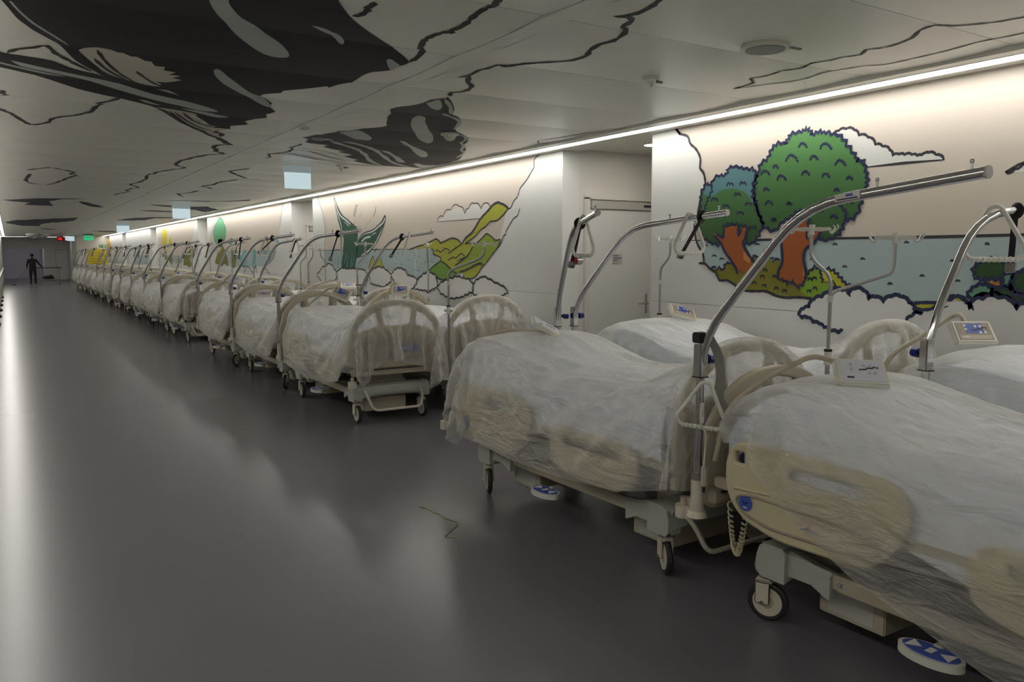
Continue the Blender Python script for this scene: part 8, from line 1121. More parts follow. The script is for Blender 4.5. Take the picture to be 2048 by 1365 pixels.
 'C': (45, 39, '-238,-20,-14,8,23,5,7,21,26,25,19,-11,-6,-7,10,27,28,28,29,31,32,33,31,30,29,28,28,23,-28,-13,6,27,16,11,21,-1,-1,-1,6,5,10,-4,-19,-6,11,-4,-7,-1,2,6,5,3,2,2,-3,-1,2,-1,-2,1,0,0,0,-4,3,1,-3,0,14,4,-8,-1,6,-13,-2,1,5,11,-17,27,5,-4,-26,6,6,-9,-3,-2,2,14,0,2,2,1,2,-2,-6,2,1,0,0,-5,5,0,1,-10,8,1,17,-7,-2,0,-9,0,3,13,1,-21,4,30,1,-5,-27,13,-2,-8,0,-1,3,-2,6,12,-4,-1,3,-1,0,0,0,0,0,2,1,-2,9,-5,10,-4,-4,7,-18,-4,10,15,2,-13,-22,0,4,32,0,-8,-24,16,-11,-3,0,19,-7,10,-6,-2,1,0,1,0,0,0,0,2,0,0,0,1,0,12,-11,13,-22,-4,16,12,0,-21,-21,-13,-10,-1,3,34,1,-11,-18,11,-11,0,0,22,-17,7,1,1,-1,2,1,-1,0,-2,3,1,0,1,-3,11,1,6,-24,-1,18,9,-4,-28,-12,7,21,-20,-23,-2,-1,32,8,-13,-12,-3,1,-3,9,1,1,3,0,0,3,-2,0,0,0,2,0,0,3,-7,16,-3,-17,1,20,7,-12,-30,1,5,0,26,-4,-10,-28,-8,-1,24,17,-14,-1,-16,0,7,3,2,1,1,1,0,1,0,-1,2,0,0,0,0,-6,16,-14,-2,22,3,-24,-20,8,1,0,-5,27,0,0,-3,-24,-22,-3,13,26,-16,-1,-12,3,10,-1,2,0,0,2,1,-1,0,1,1,-1,1,0,4,-1,-8,22,-3,-32,-6,6,-3,-4,7,9,-6,16,11,5,2,-9,-28,-16,4,27,-13,1,-8,10,1,2,1,-1,2,0,0,1,0,0,1,-1,0,9,-13,23,-13,-31,3,-2,-3,5,16,-1,9,-28,0,3,9,14,15,12,-9,-31,-11,21,-9,0,11,0,3,-1,1,1,-1,1,0,1,0,0,1,-1,4,15,-30,-18,12,-3,12,6,7,2,5,-4,-28,0,3,3,-7,-1,3,10,16,-3,-6,5,2,0,1,0,1,1,0,1,0,0,0,0,0,0,1,4,-29,5,7,1,14,2,4,3,-9,1,4,6,1,-5,0,5,-2,0,1,10,9,-8,-15,-4,0,1,1,0,0,0,0,1,0,0,0,0,0,0,-6,9,15,3,2,1,1,1,-5,1,0,-3,5,2,5,-7,-6,-2,1,0,-1,-5,4,6,0,-1,0,-1,0,0,0,0,0,0,0,0,0,-1,0,-1,3,-1,10,6,-5,-3,3,5,6,0,1,3,-5,-6,0,6,7,-1,-7,1,-4,-1,7,1,1,-1,0,0,-1,0,0,-1,1,0,0,-1,1,-1,1,1,-2,1,-2,7,-3,-7,-2,-1,-1,-1,1,-3,2,2,3,-3,-7,6,-9,9,3,-3,0,-1,1,0,-1,1,0,-1,1,-1,0,-1,1,0,0,0,1,-1,0,2,-6,8,2,-9,-1,1,0,0,1,0,2,-2,-4,7,-6,8,-4,-7,6,-1,1,0,0,0,0,-1,1,-1,0,0,1,-1,0,0,-1,7,-6,-1,-1,2,-3,3,8,-10,0,1,1,0,1,-1,-1,2,-6,8,-3,-7,11,-6,2,0,-1,1,0,0,0,0,-1,-1,0,0,1,0,0,-1,-7,14,-7,1,2,-5,0,1,9,-10,2,0,1,0,1,-2,-3,8,-5,-7,13,-2,-4,0,0,1,-1,1,-1,1,-1,0,0,0,0,0,0,-1,2,-3,-4,12,-4,-3,5,-7,-2,9,0,-5,1,-1,2,0,-4,6,-8,-1,11,0,-7,4,-3,0,0,0,0,1,-1,-1,0,0,1,0,0,0,-1,2,-2,-4,4,3,-1,-1,4,-5,-4,9,-5,0,0,2,-3,0,0,-3,5,4,-1,-6,-4,7,-2,0,1,0,-1,-1,1,0,1,-1,0,0,0,0,1,3,-6,-4,6,3,-2,1,2,-6,5,-2,1,0,1,-7,8,-7,1,8,-1,-2,-3,2,-3,2,0,0,-1,0,1,0,1,-1,0,0,0,-1,1,0,1,-1,-2,2,-3,5,-2,1,-1,1,0,0,1,-1,-2,2,-5,4,2,2,-4,-5,7,-1,0,0,-1,0,0,1,0,0,1,-1,0,-1,1,0,-3,9,-1,-8,6,-1,-5,5,-1,0,-1,0,0,1,-4,3,-4,0,9,0,-2,-10,6,7,-3,0,-2,0,0,0,-1,1,-1,0,1,0,0,-2,1,1,-2,6,-6,2,0,-3,4,-2,0,0,0,0,1,-4,3,-3,1,6,0,-3,-6,7,1,1,-1,0,0,-1,0,-1,-1,1,0,0,0,0,1,-1,1,-2,4,-4,0,0,-1,1,1,0,-1,-1,1,-2,2,1,-6,7,1,-4,-1,-2,7,-2,0,0,1,-1,0,-2,1,-1,0,1,0,-1,1,-1,1,-4,8,-5,0,0,-1,0,2,-1,1,-2,1,0,0,0,-1,1,0,-2,3,-4,0,4,1,4,-1,-1,-1,-1,-1,-1,0,1,-1,0,0,0,-2,1,5,-2,-3,3,-6,9,-5,0,0,2,-5,3,-1,1,1,0,0,1,-5,2,5,-5,1,3,-1,0,0,0,1,0,-3,0,-1,0,1,1,-4,1,0,-3,-7,4,15,-3,-6,2,0,1,0,-3,2,-1,1,0,3,0,-1,-6,-6,10,3,-7,1,5,0,0,0,-1,1,2,-3,-1,-1,0,-2,0,3,0,4,0,0,6,-7,-8,8,-4,3,-5,1,2,-1,2,-1,2,3,-4,2,-4,0,5,-3,0,1,0,-1,0,0,0,0,-1,1,-1,-2,-1,4,-1,1,-10,5,12,-12,0,2,7,-7,0,-2,4,0,-1,1,1,-3,6,-1,1,-3,-4,10,-4,0,1,-2,0,-1,0,-1,-2,3,0,2,-1,0,-1,0,-1,3,3,-9,4,-7,8,-4,1,-5,6,2,-3,0,-1,1,1,-1,6,-2,0,-5,7,0,-1,-1,1,-2,0,-2,0,1,-1,0,-1,2,-1,0,1,1,4,-8,0,1,0,1,-1,-5,6,4,-4,-1,-1,0,1,1,-1,0,4,2,-8,2,9,-4,0,-1,0,-1,0,-1,-1,-1,0,1,-2,2,1,0,-3,-3,6,1,-5,3,-2,-2,6,2,-5,-3,2,-1,1,-1,1,0,2,1,3,-7,2,3,2,-2,0,-1,-1,0,0,0,-1,0,-1,1,1,0,-1,1,1,-4,-3,2,1,3,2,-2,-5,-3,6,-1,-1,2,-2,0,1,5,-3,2,3,-6,1,3,0,-1,-1,0,-1,-1,0,0,0,1,0,-1,-1,1,-2,0,0,5,-6,2,-4,-2,0,3,5,-6,5,-4,3,2,0,2,1,0,-4,7,-2,-1,2,-1,-1,0,-1,-1,0,-2,0,0,0,-1,2,0,0,0,0,2,-11,7,2,-1,0,1,-1,-3,4,-1,-5,2,4,-1,8,-3,1,-1,-8,6,2,0,0,-1,-1,0,-1,-1,0,-1,0,0,2,-1,1,0,0,-1,-10,8,-1,1,3,0,-2,0,1,1,2,-4,-4,3,9,-2,3,-1,1,-1,2,4,-1,-2,-1,0,-2,0,-2,-1,-1,0,0,0,1,0,-1,0,0,-2,-1,1,2,-1,0,1,-1,0,-1,-3,-6,-1,-4,-4,1,5,6,2,10,-1,3,-2,-1,0,-2,-1,-1,-1,-1,-2,0,1,0,0,-1,1,0,-1,-3,-3,1,3,1,0,0,1,0,-1,2,10,-11,-5,-3,2,3,3,7,0,6,-1,-1,-1,-2,-1,0,-2,-1,-1,-1,0,-1,0,0,1,-1,0,-1,7,3,-11,0,2,0,0,0,0,2,-2,15,9,6,1,-17,0,-5,-2,4,2,-2,-1,-1,-1,-1,-2,-1,-1,-1,-1,0,-1,0,0,0,0,0,5,6,5,6,-16,-5,-1,0,0,2,2,5,19,0,-11,7,10,-19,-2,4,4,-2,-1,-1,-1,-1,0,-1,-1,-1,-2,-1,0,1,-1,0,-2,-1,1,-1,11,3,6,11,1,-2,0,1,-12,-4,-3,4,3,8,-14,-3,7,7,-1,0,-2,-1,-1,0,-1,-1,-1,-1,-1,-1,-1,0,0,1,-4,0,-1,2,-2,-8,-7,-5,7,14,13,6,-2,10,1,-5,-1,-7,-2,7,7,8,-2,2,-1,-1,-2,-1,-1,0,-1,-1,-2,-1,0,0,0,-1,-2,1,-6,2,-5,-3,8,-9,-2,-7,-4,3,7,11,1,3,7,2,1,3,4,4,-4,2,-1,0,-5,0,0,0,-1,-1,-3,1,0,-1,-1,0,0,1,-7,1,1,-13,6,-1,4,-1,-3,-4,-5,-4,0,11,6,3,27,-15,-20,-23,14,29,28,19,11,14,-12,-29,-31,-30,-7,14,15,14,11,5,3,-1,-11,14,15,14,16,-20,-7,-28,-27,1,-22,-26,-10,21,22,21,20,18,-6,5,3,-29,-7,1,5,3,-6,17,-2,0,-1,-4,5,0,-4,3,2,-2,0,0,-1,5,-5,-3,-2,-3,-2,16,-18,0,5,30,0,-1,-1,-6,9,9,-3,4,-5,-27,-3,4,3,4,5,3,0,-1,-2,-3,-4,4,8,-6,1,2,-1,6,-7,-5,-1,3,-8,0,9,-8,-2,34,1,0,-1,-8,-2,-3,14,7,0,3,-15,-22,0,6,1,1,12,-1,1,-1,7,1,-10,1,-2,-1,2,0,3,-15,0,3,-2,1,11,-12,-2,29,8,-1,-2,-8,-1,7,0,-2,12,8,1,4,-24,-16,5,3,0,9,5,2,0,2,-1,-5,-2,1,-4,2,4,-7,-3,-3,2,-2,-1,8,-11,24,14,-1,-2,-8,-1,7,-22,14,-14,-2,10,12,0,4,-32,-9,8,-2,-1,10,6,5,-2,-1,-3,-2,1,-2,1,4,-13,6,2,-11,3,-1,0,11,23,0,-3,-8,2,2,-27,-10,14,4,-12,-5,1,19,-1,5,-38,0,-1,15,3,2,3,-2,-2,-2,-4,-1,2,0,4,-5,2,-8,-1,4,3,-7,33,0,-5,-8,7,-12,-26,-4,1,-4,13,12,-8,-11,-2,21,-1,4,-40,14,2,5,3,1,-2,-2,-1,-1,-1,-2,0,-1,2,-3,4,-2,-4,-6,35,1,-10,-5,8,-25,-17,0,0,4,-2,-5,2,14,14,-15,-12,22,4,0,-35,12,8,5,-3,-3,-3,3,-9,0,4,-1,1,1,-1,1,-2,-9,32,3,-14,2,0,-30,-8,3,12,17,13,21,-1,-8,-11,-4,15,9,-20,9,15,-4,-33,14,6,2,-5,-1,3,-4,0,1,-4,0,0,1,0,-6,22,9,-17,10,-17,-22,8,18,17,5,2,-1,9,2,0,4,7,-2,-7,6,-1,-9,15,-3,-21,8,8,-12,-3,1,-1,1,0,-1,-1,0,0,-1,6,17,-10,7,-25,10,15,9,3,-1,-1,-2,1,11,-2,5,3,-7,1,6,6,0,6,-7,5,3,-1,-2,1,0,0,0,0,0,0,0,0,0,0,0,-6,-6,-3,15,2,1,0,-2,-2,3,1,-1,30,0,1,-3,-1,-4,-4,-2,2,2,5,7,1,-1,-2,-1,0,0,0,-1,0,0,1,0,0,1,1,-1,-2,-5,0,-4,-1,-2,0,4,1,-3,1,32,-1,-2,1,0,1,1,1,-1,-1,1,0,1,-1,1,0,1,-1,0,0,0,0,0,0,0,1,-1,-1,1,0,-5,-1,1,0,1,-2,-5,1,-3,32,0,-1,0,1,-1,0,1,0,-1,1,0,1,0,0,0,-1,1,0,0,0,0,0,0,0,0,0,0,0,-1,1,-1,0,1,-2,0,0,-1,0,32,1,0,-1,0,1,0,-1,-1,1,0,1,0,1,-1,0,1,-1,0,0,0,0,0,0,1,-1,0,-1,0,1,-1,1,-1,0,0,0,0,0,0,32,0,1,0,1,-1,0,0,-1,1,-1,0,1,0,1,0,-1,1,-1,1,-1,0,0,1,-1,1,-1,0,0,0,0,0,-1,-1,1,-1,1,0,0,33,-1,0,1,0,0,0,0,1,-1,0,0,0,0,0,0,1,-1,1,-1,0,0,0,0,1,-1,1,0,-2,0,1,-1,0,0,-1,1,0,1,0,32,1,0,-1,0,1,0,1,-1,0,0,1,-1,0,0,0,0,0,0,0,0,0,0,0,-1,1,0,0,1,-1,0,0,0,0,0,-1,0,0,0,33,0,-1,1,0,0,0,-1,1,0,1,0,0,-1,0,0,0,0,0,-1,1,0,0,0,0,0,0,0,0,0,0,1,0,-1,0,1,-1,0,0,33,0,0,0,0,0,-1,1,0,0,1,-2,1,1,0,0,-1,1,-3,1,0,1,0,-1,1,0,0,0,0,0,-1,0,1,1,0,-1,1,-1,0,33,-1,1,0,-1,0,1,-1,1,0,-2,2,0,0,0,0,0,-1,1,0,0,-1,0,1,0,0,0,0,0,0,0,0,0,0,1,0,-1,1,0,33,0,0,-1,1,-1,1,0,-1,1,0,0,0,0,0,0,0,0,1,0,-1,0,0,0,0,0,0,0,-1,1,0,0,0,0,0,0,1,-1,0,32,1,-1,1,-1,1,-1,1,0,-1,0,0,1,0,0,-1,1,0,0,1,0,0,0,-1,-1,1,0,-1,1,-1,2,-1,0,0,0,0,0,0,0,32,0,1,-1,1,0,0,-1,1,-1,1,0,-1,1,-1,1,-1,1,0,0,1,0,0,0,0,-2,0,1,0,0,0,0,0,0,0,0,0,0,0,32,0,0,1,0,0,0,0,-1,1,0,0,-1,-1,1,0,0,1,0,0,0,0,1,0,0,-2,1,0,-1,1,0,0,0,0,0,0,0,0,1,33,0,-1,0,0,0,1,0,1,-1,0,-2,0,1,-1,0,1,0,1,0,0,0,0,0,0,0,-2,-1,3,0,0,0,0,0,0,0,0,1,-1,32,0,1,-1,1,-1,0,1,-3,3,0,0,0,-1,1,0,-1,-1,2,0,0,0,0,0,-2,-2,2,-1,1,1,0,0,1,0,0,0,0,0,1,33,0,-1,0,0,0,-2,-2,6,-1,-2,0,2,0,0,-1,0,1,-2,-1,0,3,-1,-3,0,4,-4,4,-1,1,-2,2,-1,1,0,0,-1,0,1,33,0,0,0,-2,1,0,0,0,0,-1,1,0,1,-1,1,0,-1,0,-1,0,-3,-1,5,1,-2,0,0,1,-2,2,1,0,0,0,-1,1,0,-1,33,-1,0,0,1,0,-1,1,-1,-1,1,-2,0,0,3,-1,1,0,-2,2,0,-1,0,0,-1,0,1,1,-1,0,1,-1,1,0,-2,1,1,0,0,31,1,0,0,0,-1,1,0,-1,0,-1,2,0,0,-2,3,-2,1,1,-1,0,0,1,-2,1,1,-1,0,0,1,0,0,0,-3,2,1,-1,0,1,31,0,0,1,-1,1,0,0,-1,0,1,0,0,0,1,-2,2,-2,1,0,-1,1,-2,2,0,0,1,-1,1,0,0,0,-3,3,0,-1,1,0,-1,31,0,0,0,1,-1,1,0,0,0,0,1,-1,0,-1,1,-1,1,0,1,0,0,0,-2,-1,1,1,0,1,0,0,-3,3,0,0,0,-1,1,0,31,0,0,0,0,1,0,0,-1,0,1,0,1,-1,1,-1,0,0,-1,0,0,-1,2,-1,2,-1,0,1,-2,1,-3,3,0,0,0,1,0,-1,1,30,1,0,0,0,0,0,0,0,1,0,0,0,1,-1,0,1,-1,0,0,0,-1,0,1,-1,1,1,-1,0,-1,1,0,1,0,0,0,1,0,-1,29,1,1,0,0,0,0,0,1,0,0,1,-1,0,0,1,-1,1,0,0,0,0,-1,0,0,1,-1,0,0,0,1,0,-1,1,0,0,-1,1,0,27,-2,3,1,1,1,0,0,0,0,2,0,0,0,0,0,0,0,0,0,0,1,0,-1,1,-1,1,-1,0,0,0,0,0,-1,1,0,0,-1,0,27,-1,-5,-2,1,6,4,1,1,0,1,-1,1,-1,1,0,0,0,0,0,0,0,1,0,0,0,0,-1,0,-1,0,1,0,0,-1,1,0,-1,0,25,2,0,0,0,-1,-1,3,3,2,-1,1,0,0,0,0,0,0,0,0,0,0,0,1,0,1,-1,0,-2,-6,7,-1,0,1,0,-1,0,1,0,-24,10,13,16,16,-11,6,5,2,-1,1,-1,0,1,0,-1,1,-1,1,-1,1,0,0,0,1,-1,1,-2,-6,0,-3,7,3,0,0,0,0,-1,-2,25,4,5,-8,-7,15,1,-2,-3,0,-1,1,-1,0,0,0,0,1,-1,1,-1,1,1,0,-3,1,2,1,1,-1,-11,-18,-14,-7,7,-5,-9,-4,-2,36,-2,-4,4,1,0,-3,0,-3,1,1,-2,1,0,-1,0,0,0,1,-1,1,0,-3,2,0,1,2,-4,-1,-3,-5,7,5,-4,-20,-9,-4,-10,-9,35,-1,0,1,-2,-2,1,-8,1,5,-6,2,0,0,1,3,-1,-3,-1,1,2,-3,5,0,-2,-4,5,-1,3,-4,-1,-7,-4,3,9,4,0,1,0,34,-1,0,-2,-3,2,-9,1,1,-3,3,0,0,-1,0,-4,1,4,0,-1,-2,6,-10,8,-5,3,2,5,-1,2,0,-2,-2,-4,-6,2,7,5,2,5,20,21,21,13,12,12,14,14,14,8,-3,-1,-1,-2,-4,-4,-3,-3,-1,0,0,1,1,1,2,3,-1,1,-3,-6,-12,-9,-7,-10,-18,-16,-16,-14,13,2,0,1,7,1,1,-1,1,0,5,1,1,1,-1,0,1,-1,1,0,0,1,0,-1,-1,0,-1,0,-1,-4,-2,1,0,-2,-9,0,-2,0,0,13,1,1,1,2,6,1,1,-1,0,2,5,-1,1,1,-1,-1,2,0,0,0,0,0,-1,1,-2,1,-1,-1,-2,-4,2,-1,-9,-1,-1,0,0,-2,14,1,1,0,1,4,4,0,1,0,0,2,0,2,2,-2,1,2,0,0,0,0,0,0,-2,0,1,-4,-1,0,0,-1,-8,-3,-1,0,1,-1,-1,15,-1,1,1,0,1,6,3,0,1,0,4,1,-3,3,0,0,1,0,0,0,-1,0,0,-1,0,0,0,0,-3,0,-6,-5,-1,1,0,-2,-2,-4,14,2,0,0,1,0,0,7,2,0,0,0,5,0,0,1,1,-1,1,0,0,0,0,-1,1,-1,-2,0,-2,-1,-2,-8,0,1,-1,-1,-2,-4,-2,10,2,3,1,1,0,1,0,7,1,-1,3,4,0,0,0,1,0,0,0,0,0,-1,1,-1,0,-4,4,-4,-1,-10,0,1,0,0,-4,-4,0,-1,9,2,1,3,1,1,0,1,1,7,1,1,4,0,0,2,-1,1,-1,1,0,0,-1,-1,1,-1,1,-2,-3,-9,-1,2,0,-3,-5,-1,1,-2,0,11,-1,0,1,3,3,0,0,0,3,7,2,0,1,2,0,2,0,1,-1,0,-1,0,0,0,0,-1,-2,-9,-2,2,-1,-4,-3,0,-1,-3,-3,-4,4,3,3,1,0,1,3,3,0,0,3,8,0,3,-1,2,0,0,1,0,0,0,0,0,-2,0,0,-9,-4,2,-1,-5,-1,-2,-4,-4,-2,-2,-1,2,0,0,1,2,2,3,2,3,2,1,3,9,1,-3,5,1,-1,0,1,0,0,0,0,0,0,-7,-7,1,-5,-5,-2,-3,-2,-2,0,-1,0,-1,1,1,0,0,0,0,0,2,3,3,2,2,0,2,3,-2,1,0,0,0,0,1,0,0,0,-1,0,2,-8,-4,-2,-1,-2,-1,0,-1,0,0,0,1,-1,1,1,-1,0,0,-1,-3,-2,4,5,5,1,-2,2,1,0,0,0,0,0,1,-1,0,0,-1,-9,-1,2,0,-1,0,1,0,0,0,-1,-1,-1,1,1,0,1,1,0,0,-1,2,-1,-1,-1,-2,2,-1,0,0,0,0,0,0,0,0,0,0,1,1,0,-1,1,0,0,-1,1,0,-2,0,-1,1,0,0,0,1,-1,0,0,2,0,0,-2,0,-1,-1,1,0,0,0,0,0,0,0,0,0,0,1,0,0,0,0,0,0,0,-1,0,0,-2,0,1,0,0,0,0,1,0,0,1,-2,-1,1,-1,0,0,0,0,0,0,0,0,0,0,0,0,0,1,1,-1,0,-1,1,-1,1,0,-1,0,0,-1,2,0,-1,0,0,0,1,0,-2,2,1,-2,-1,0,0,0,0,0,0,0,2,-2,0,0,0,0,1,-1,3,-2,0,0,0,-1,1,0,0,0,-1,3,0,0,-1,0,0,-1,0,2,0,-3,1,0,-1,1,-1,0,0,0,0,2,-2,1,-1,0,0,0,0,-2,5,-2,-1,1,-1,-1,0,1,0,1,3,0,0,0,0,-1,0,1,0,-3,1,0,0,0,-2,1,2,-2,0,0,3,-3,2,-2,0,1,-1,1,-1,-2,4,0,-1,0,0,-1,0,1,0,4,0,-1,1,-2,0,1,-1,-2,0,1,-1,2,1,-3,0,1,-1,0,7,-9,3,-1,0,0,0,-1,2,0,-2,3,-1,0,0,0,0,-1,0,1,4,-1,1,-1,0,0,-1,0,-2,1,1,2,-7,0,3,0,-2,2,7,-14,5,1,-2,6,0,-4,2,0,0,0,-3,3,1,0,-1,1,-1,0,0,3,1,-1,-1,1,-1,0,-2,1,0,0,-1,4,-5,2,-1,3,3,-13,7,-2,7,-5,1,-1,0,1,0,0,0,-1,2,-1,1,0,-1,0,0,0,4,0,0,0,0,-1,1,-1,-1,1,-1,-1,0,-1,-1,6,-6,-5,6,1,1,-7,9,-8,5,-1,1,-2,3,-1,-1,2,0,0,0,0,0,0,0,10,-1,0,0,-1,0,-2,-1,1,-1,1,-6,0,1,4,-10,4,1,0,-1,-2,3,-2,2,2,-2,1,1,-2,2,-1,1,1,-1,0,0,0,0,0,10,0,-1,0,0,0,-3,0,0,1,-3,0,-5,4,-5,3,-1,2,-2,0,1,1,-3,1,-6,15,-8,1,0,0,-1,2,-1,1,1,0,-1,0,0,10,0,-1,1,-2,0,-1,2,-1,-2,-4,1,1,0,2,1,-2,-7,2,0,-1,-1,4,-2,0,3,0,-2,3,-2,1,-1,1,-1,1,0,1,-1,0,11,-2,1,-1,1,-1,1,-3,0,0,-3,-2,1,-10,0,0,6,3,-2,0,0,0,0,0,3,-3,3,2,-1,0,0,-5,3,1,1,0,0,1,-1,10,0,0,-1,0,1,0,0,0,-3,0,-1,-7,5,-3,1,-6,4,3,-2,4,-4,-3,3,10,-19,1,11,-3,1,4,-1,-2,1,-1,1,0,0,1,10,0,-1,1,0,0,2,1,-8,2,6,-2,-13,5,0,4,-2,-3,0,6,0,-5,2,8,-23,11,13,-10,1,0,2,-2,0,-1,-1,0,2,-1,0,9,0,1,-1,0,0,-1,2,-3,0,1,-2,3,-4,4,-7,3,3,-3,-5,-3,19,-3,-16,9,2,-2,-6,3,6,-5,0,0,0,0,1,-1,1,0,11,-1,-1,0,0,0,0,-1,3,-2,-1,-1,-1,8,-9,5,-5,1,1,1,-1,-10,11,0,-1,3,-8,5,0,-3,1,0,-1,0,2,-1,0,1,0,16,-1,0,-1,-1,0,-2,0,2,-1,0,-3,-1,-6,11,-6,6,-5,1,0,0,1,-10,7,1,-6,5,0,-2,-1,0,0,0,2,-1,0,1,-1,1,17,0,-1,-1,0,-2,0,-2,5,-3,-4,-1,2,0,-4,3,-3,3,0,2,1,-3,5,-5,0,0,-5,0,1,0,-1,0,3,-2,0,0,0,1,0,19,-1,-2,0,-2,0,-1,-1,1,1,-2,-2,-1,1,-1,1,-1,1,0,-2,-2,2,0,4,1,-4,-1,-2,-1,-1,0,4,-3,1,-1,1,0,0,1,19,-2,0,-1,0,-3,0,-1,-1,3,-1,-3,0,-1,1,-1,0,0,0,1,-1,1,-3,-1,-1,4,-4,0,0,1,1,-2,0,0,0,0,0,1,0,19,-1,-1,-1,-2,0,-1,0,-1,-2,1,-3,2,-1,-1,0,0,0,1,-2,2,0,-4,3,2,-2,-1,-1,0,-2,0,0,1,-1,2,0,1,0,0,20,-2,-1,-1,-3,0,-1,0,1,-2,-2,-2,-1,2,0,-1,0,0,-1,0,0,0,3,-2,-1,1,-2,0,-1,1,0,-1,0,1,0,0,1,0,1,27,1,-4,-3,-1,-2,0,-1,-2,-2,-7,-1,-1,0,0,0,0,0,0,1,0,-1,-2,2,0,1,-2,0,0,0,0,2,0,0,0,1,0,0,1,28,-1,2,-1,0,-5,-3,-2,-6,-1,-10,1,1,-1,0,-1,1,0,0,0,-1,0,1,0,0,0,1,-1,0,0,1,1,1,0,1,0,0,1,0,28,-1,-1,1,-3,-4,-4,-5,1,-12,0,0,-1,0,0,1,-1,0,0,0,1,0,-1,1,-1,0,0,3,0,2,0,0,1,1,-1,1,1,1,0,27,-2,-4,-5,-4,-4,0,-1,-7,-3,0,-1,0,0,0,0,0,1,0,-1,0,0,2,-1,3,-2,-1,1,3,1,5,-1,-1,0,1,1,-1,1,1,-2,-4,-5,-2,2,8,0,-5,-6,-1,0,2,-1,0,-1,-1,1,-1,0,2,-1,0,4,1,-8,2,8,3,4,3,-4,0,1,0,3,-1,4,0,1,-9,-1,3,2,1,-2,-4,-1,-4,0,3,-4,1,1,-1,0,-1,3,0,-3,1,4,-8,5,0,-1,8,-3,-3,0,0,3,2,4,-1,4,2,4,2,-6,2,0,-1,-2,-3,0,-10,2,5,-8,2,0,-1,2,3,0,-5,0,3,2,-6,10,0,-1,-3,5,-4,6,-3,0,-2,0,0,3,0,0,-1,2,-8,0,-1,-1,-4,2,-13,2,1,-4,1,1,0,-1,1,-4,0,4,-1,0,-1,6,-8,7,-6,3,9,5,-3,1,0,1,0,0,-1,1,0,1,1'),
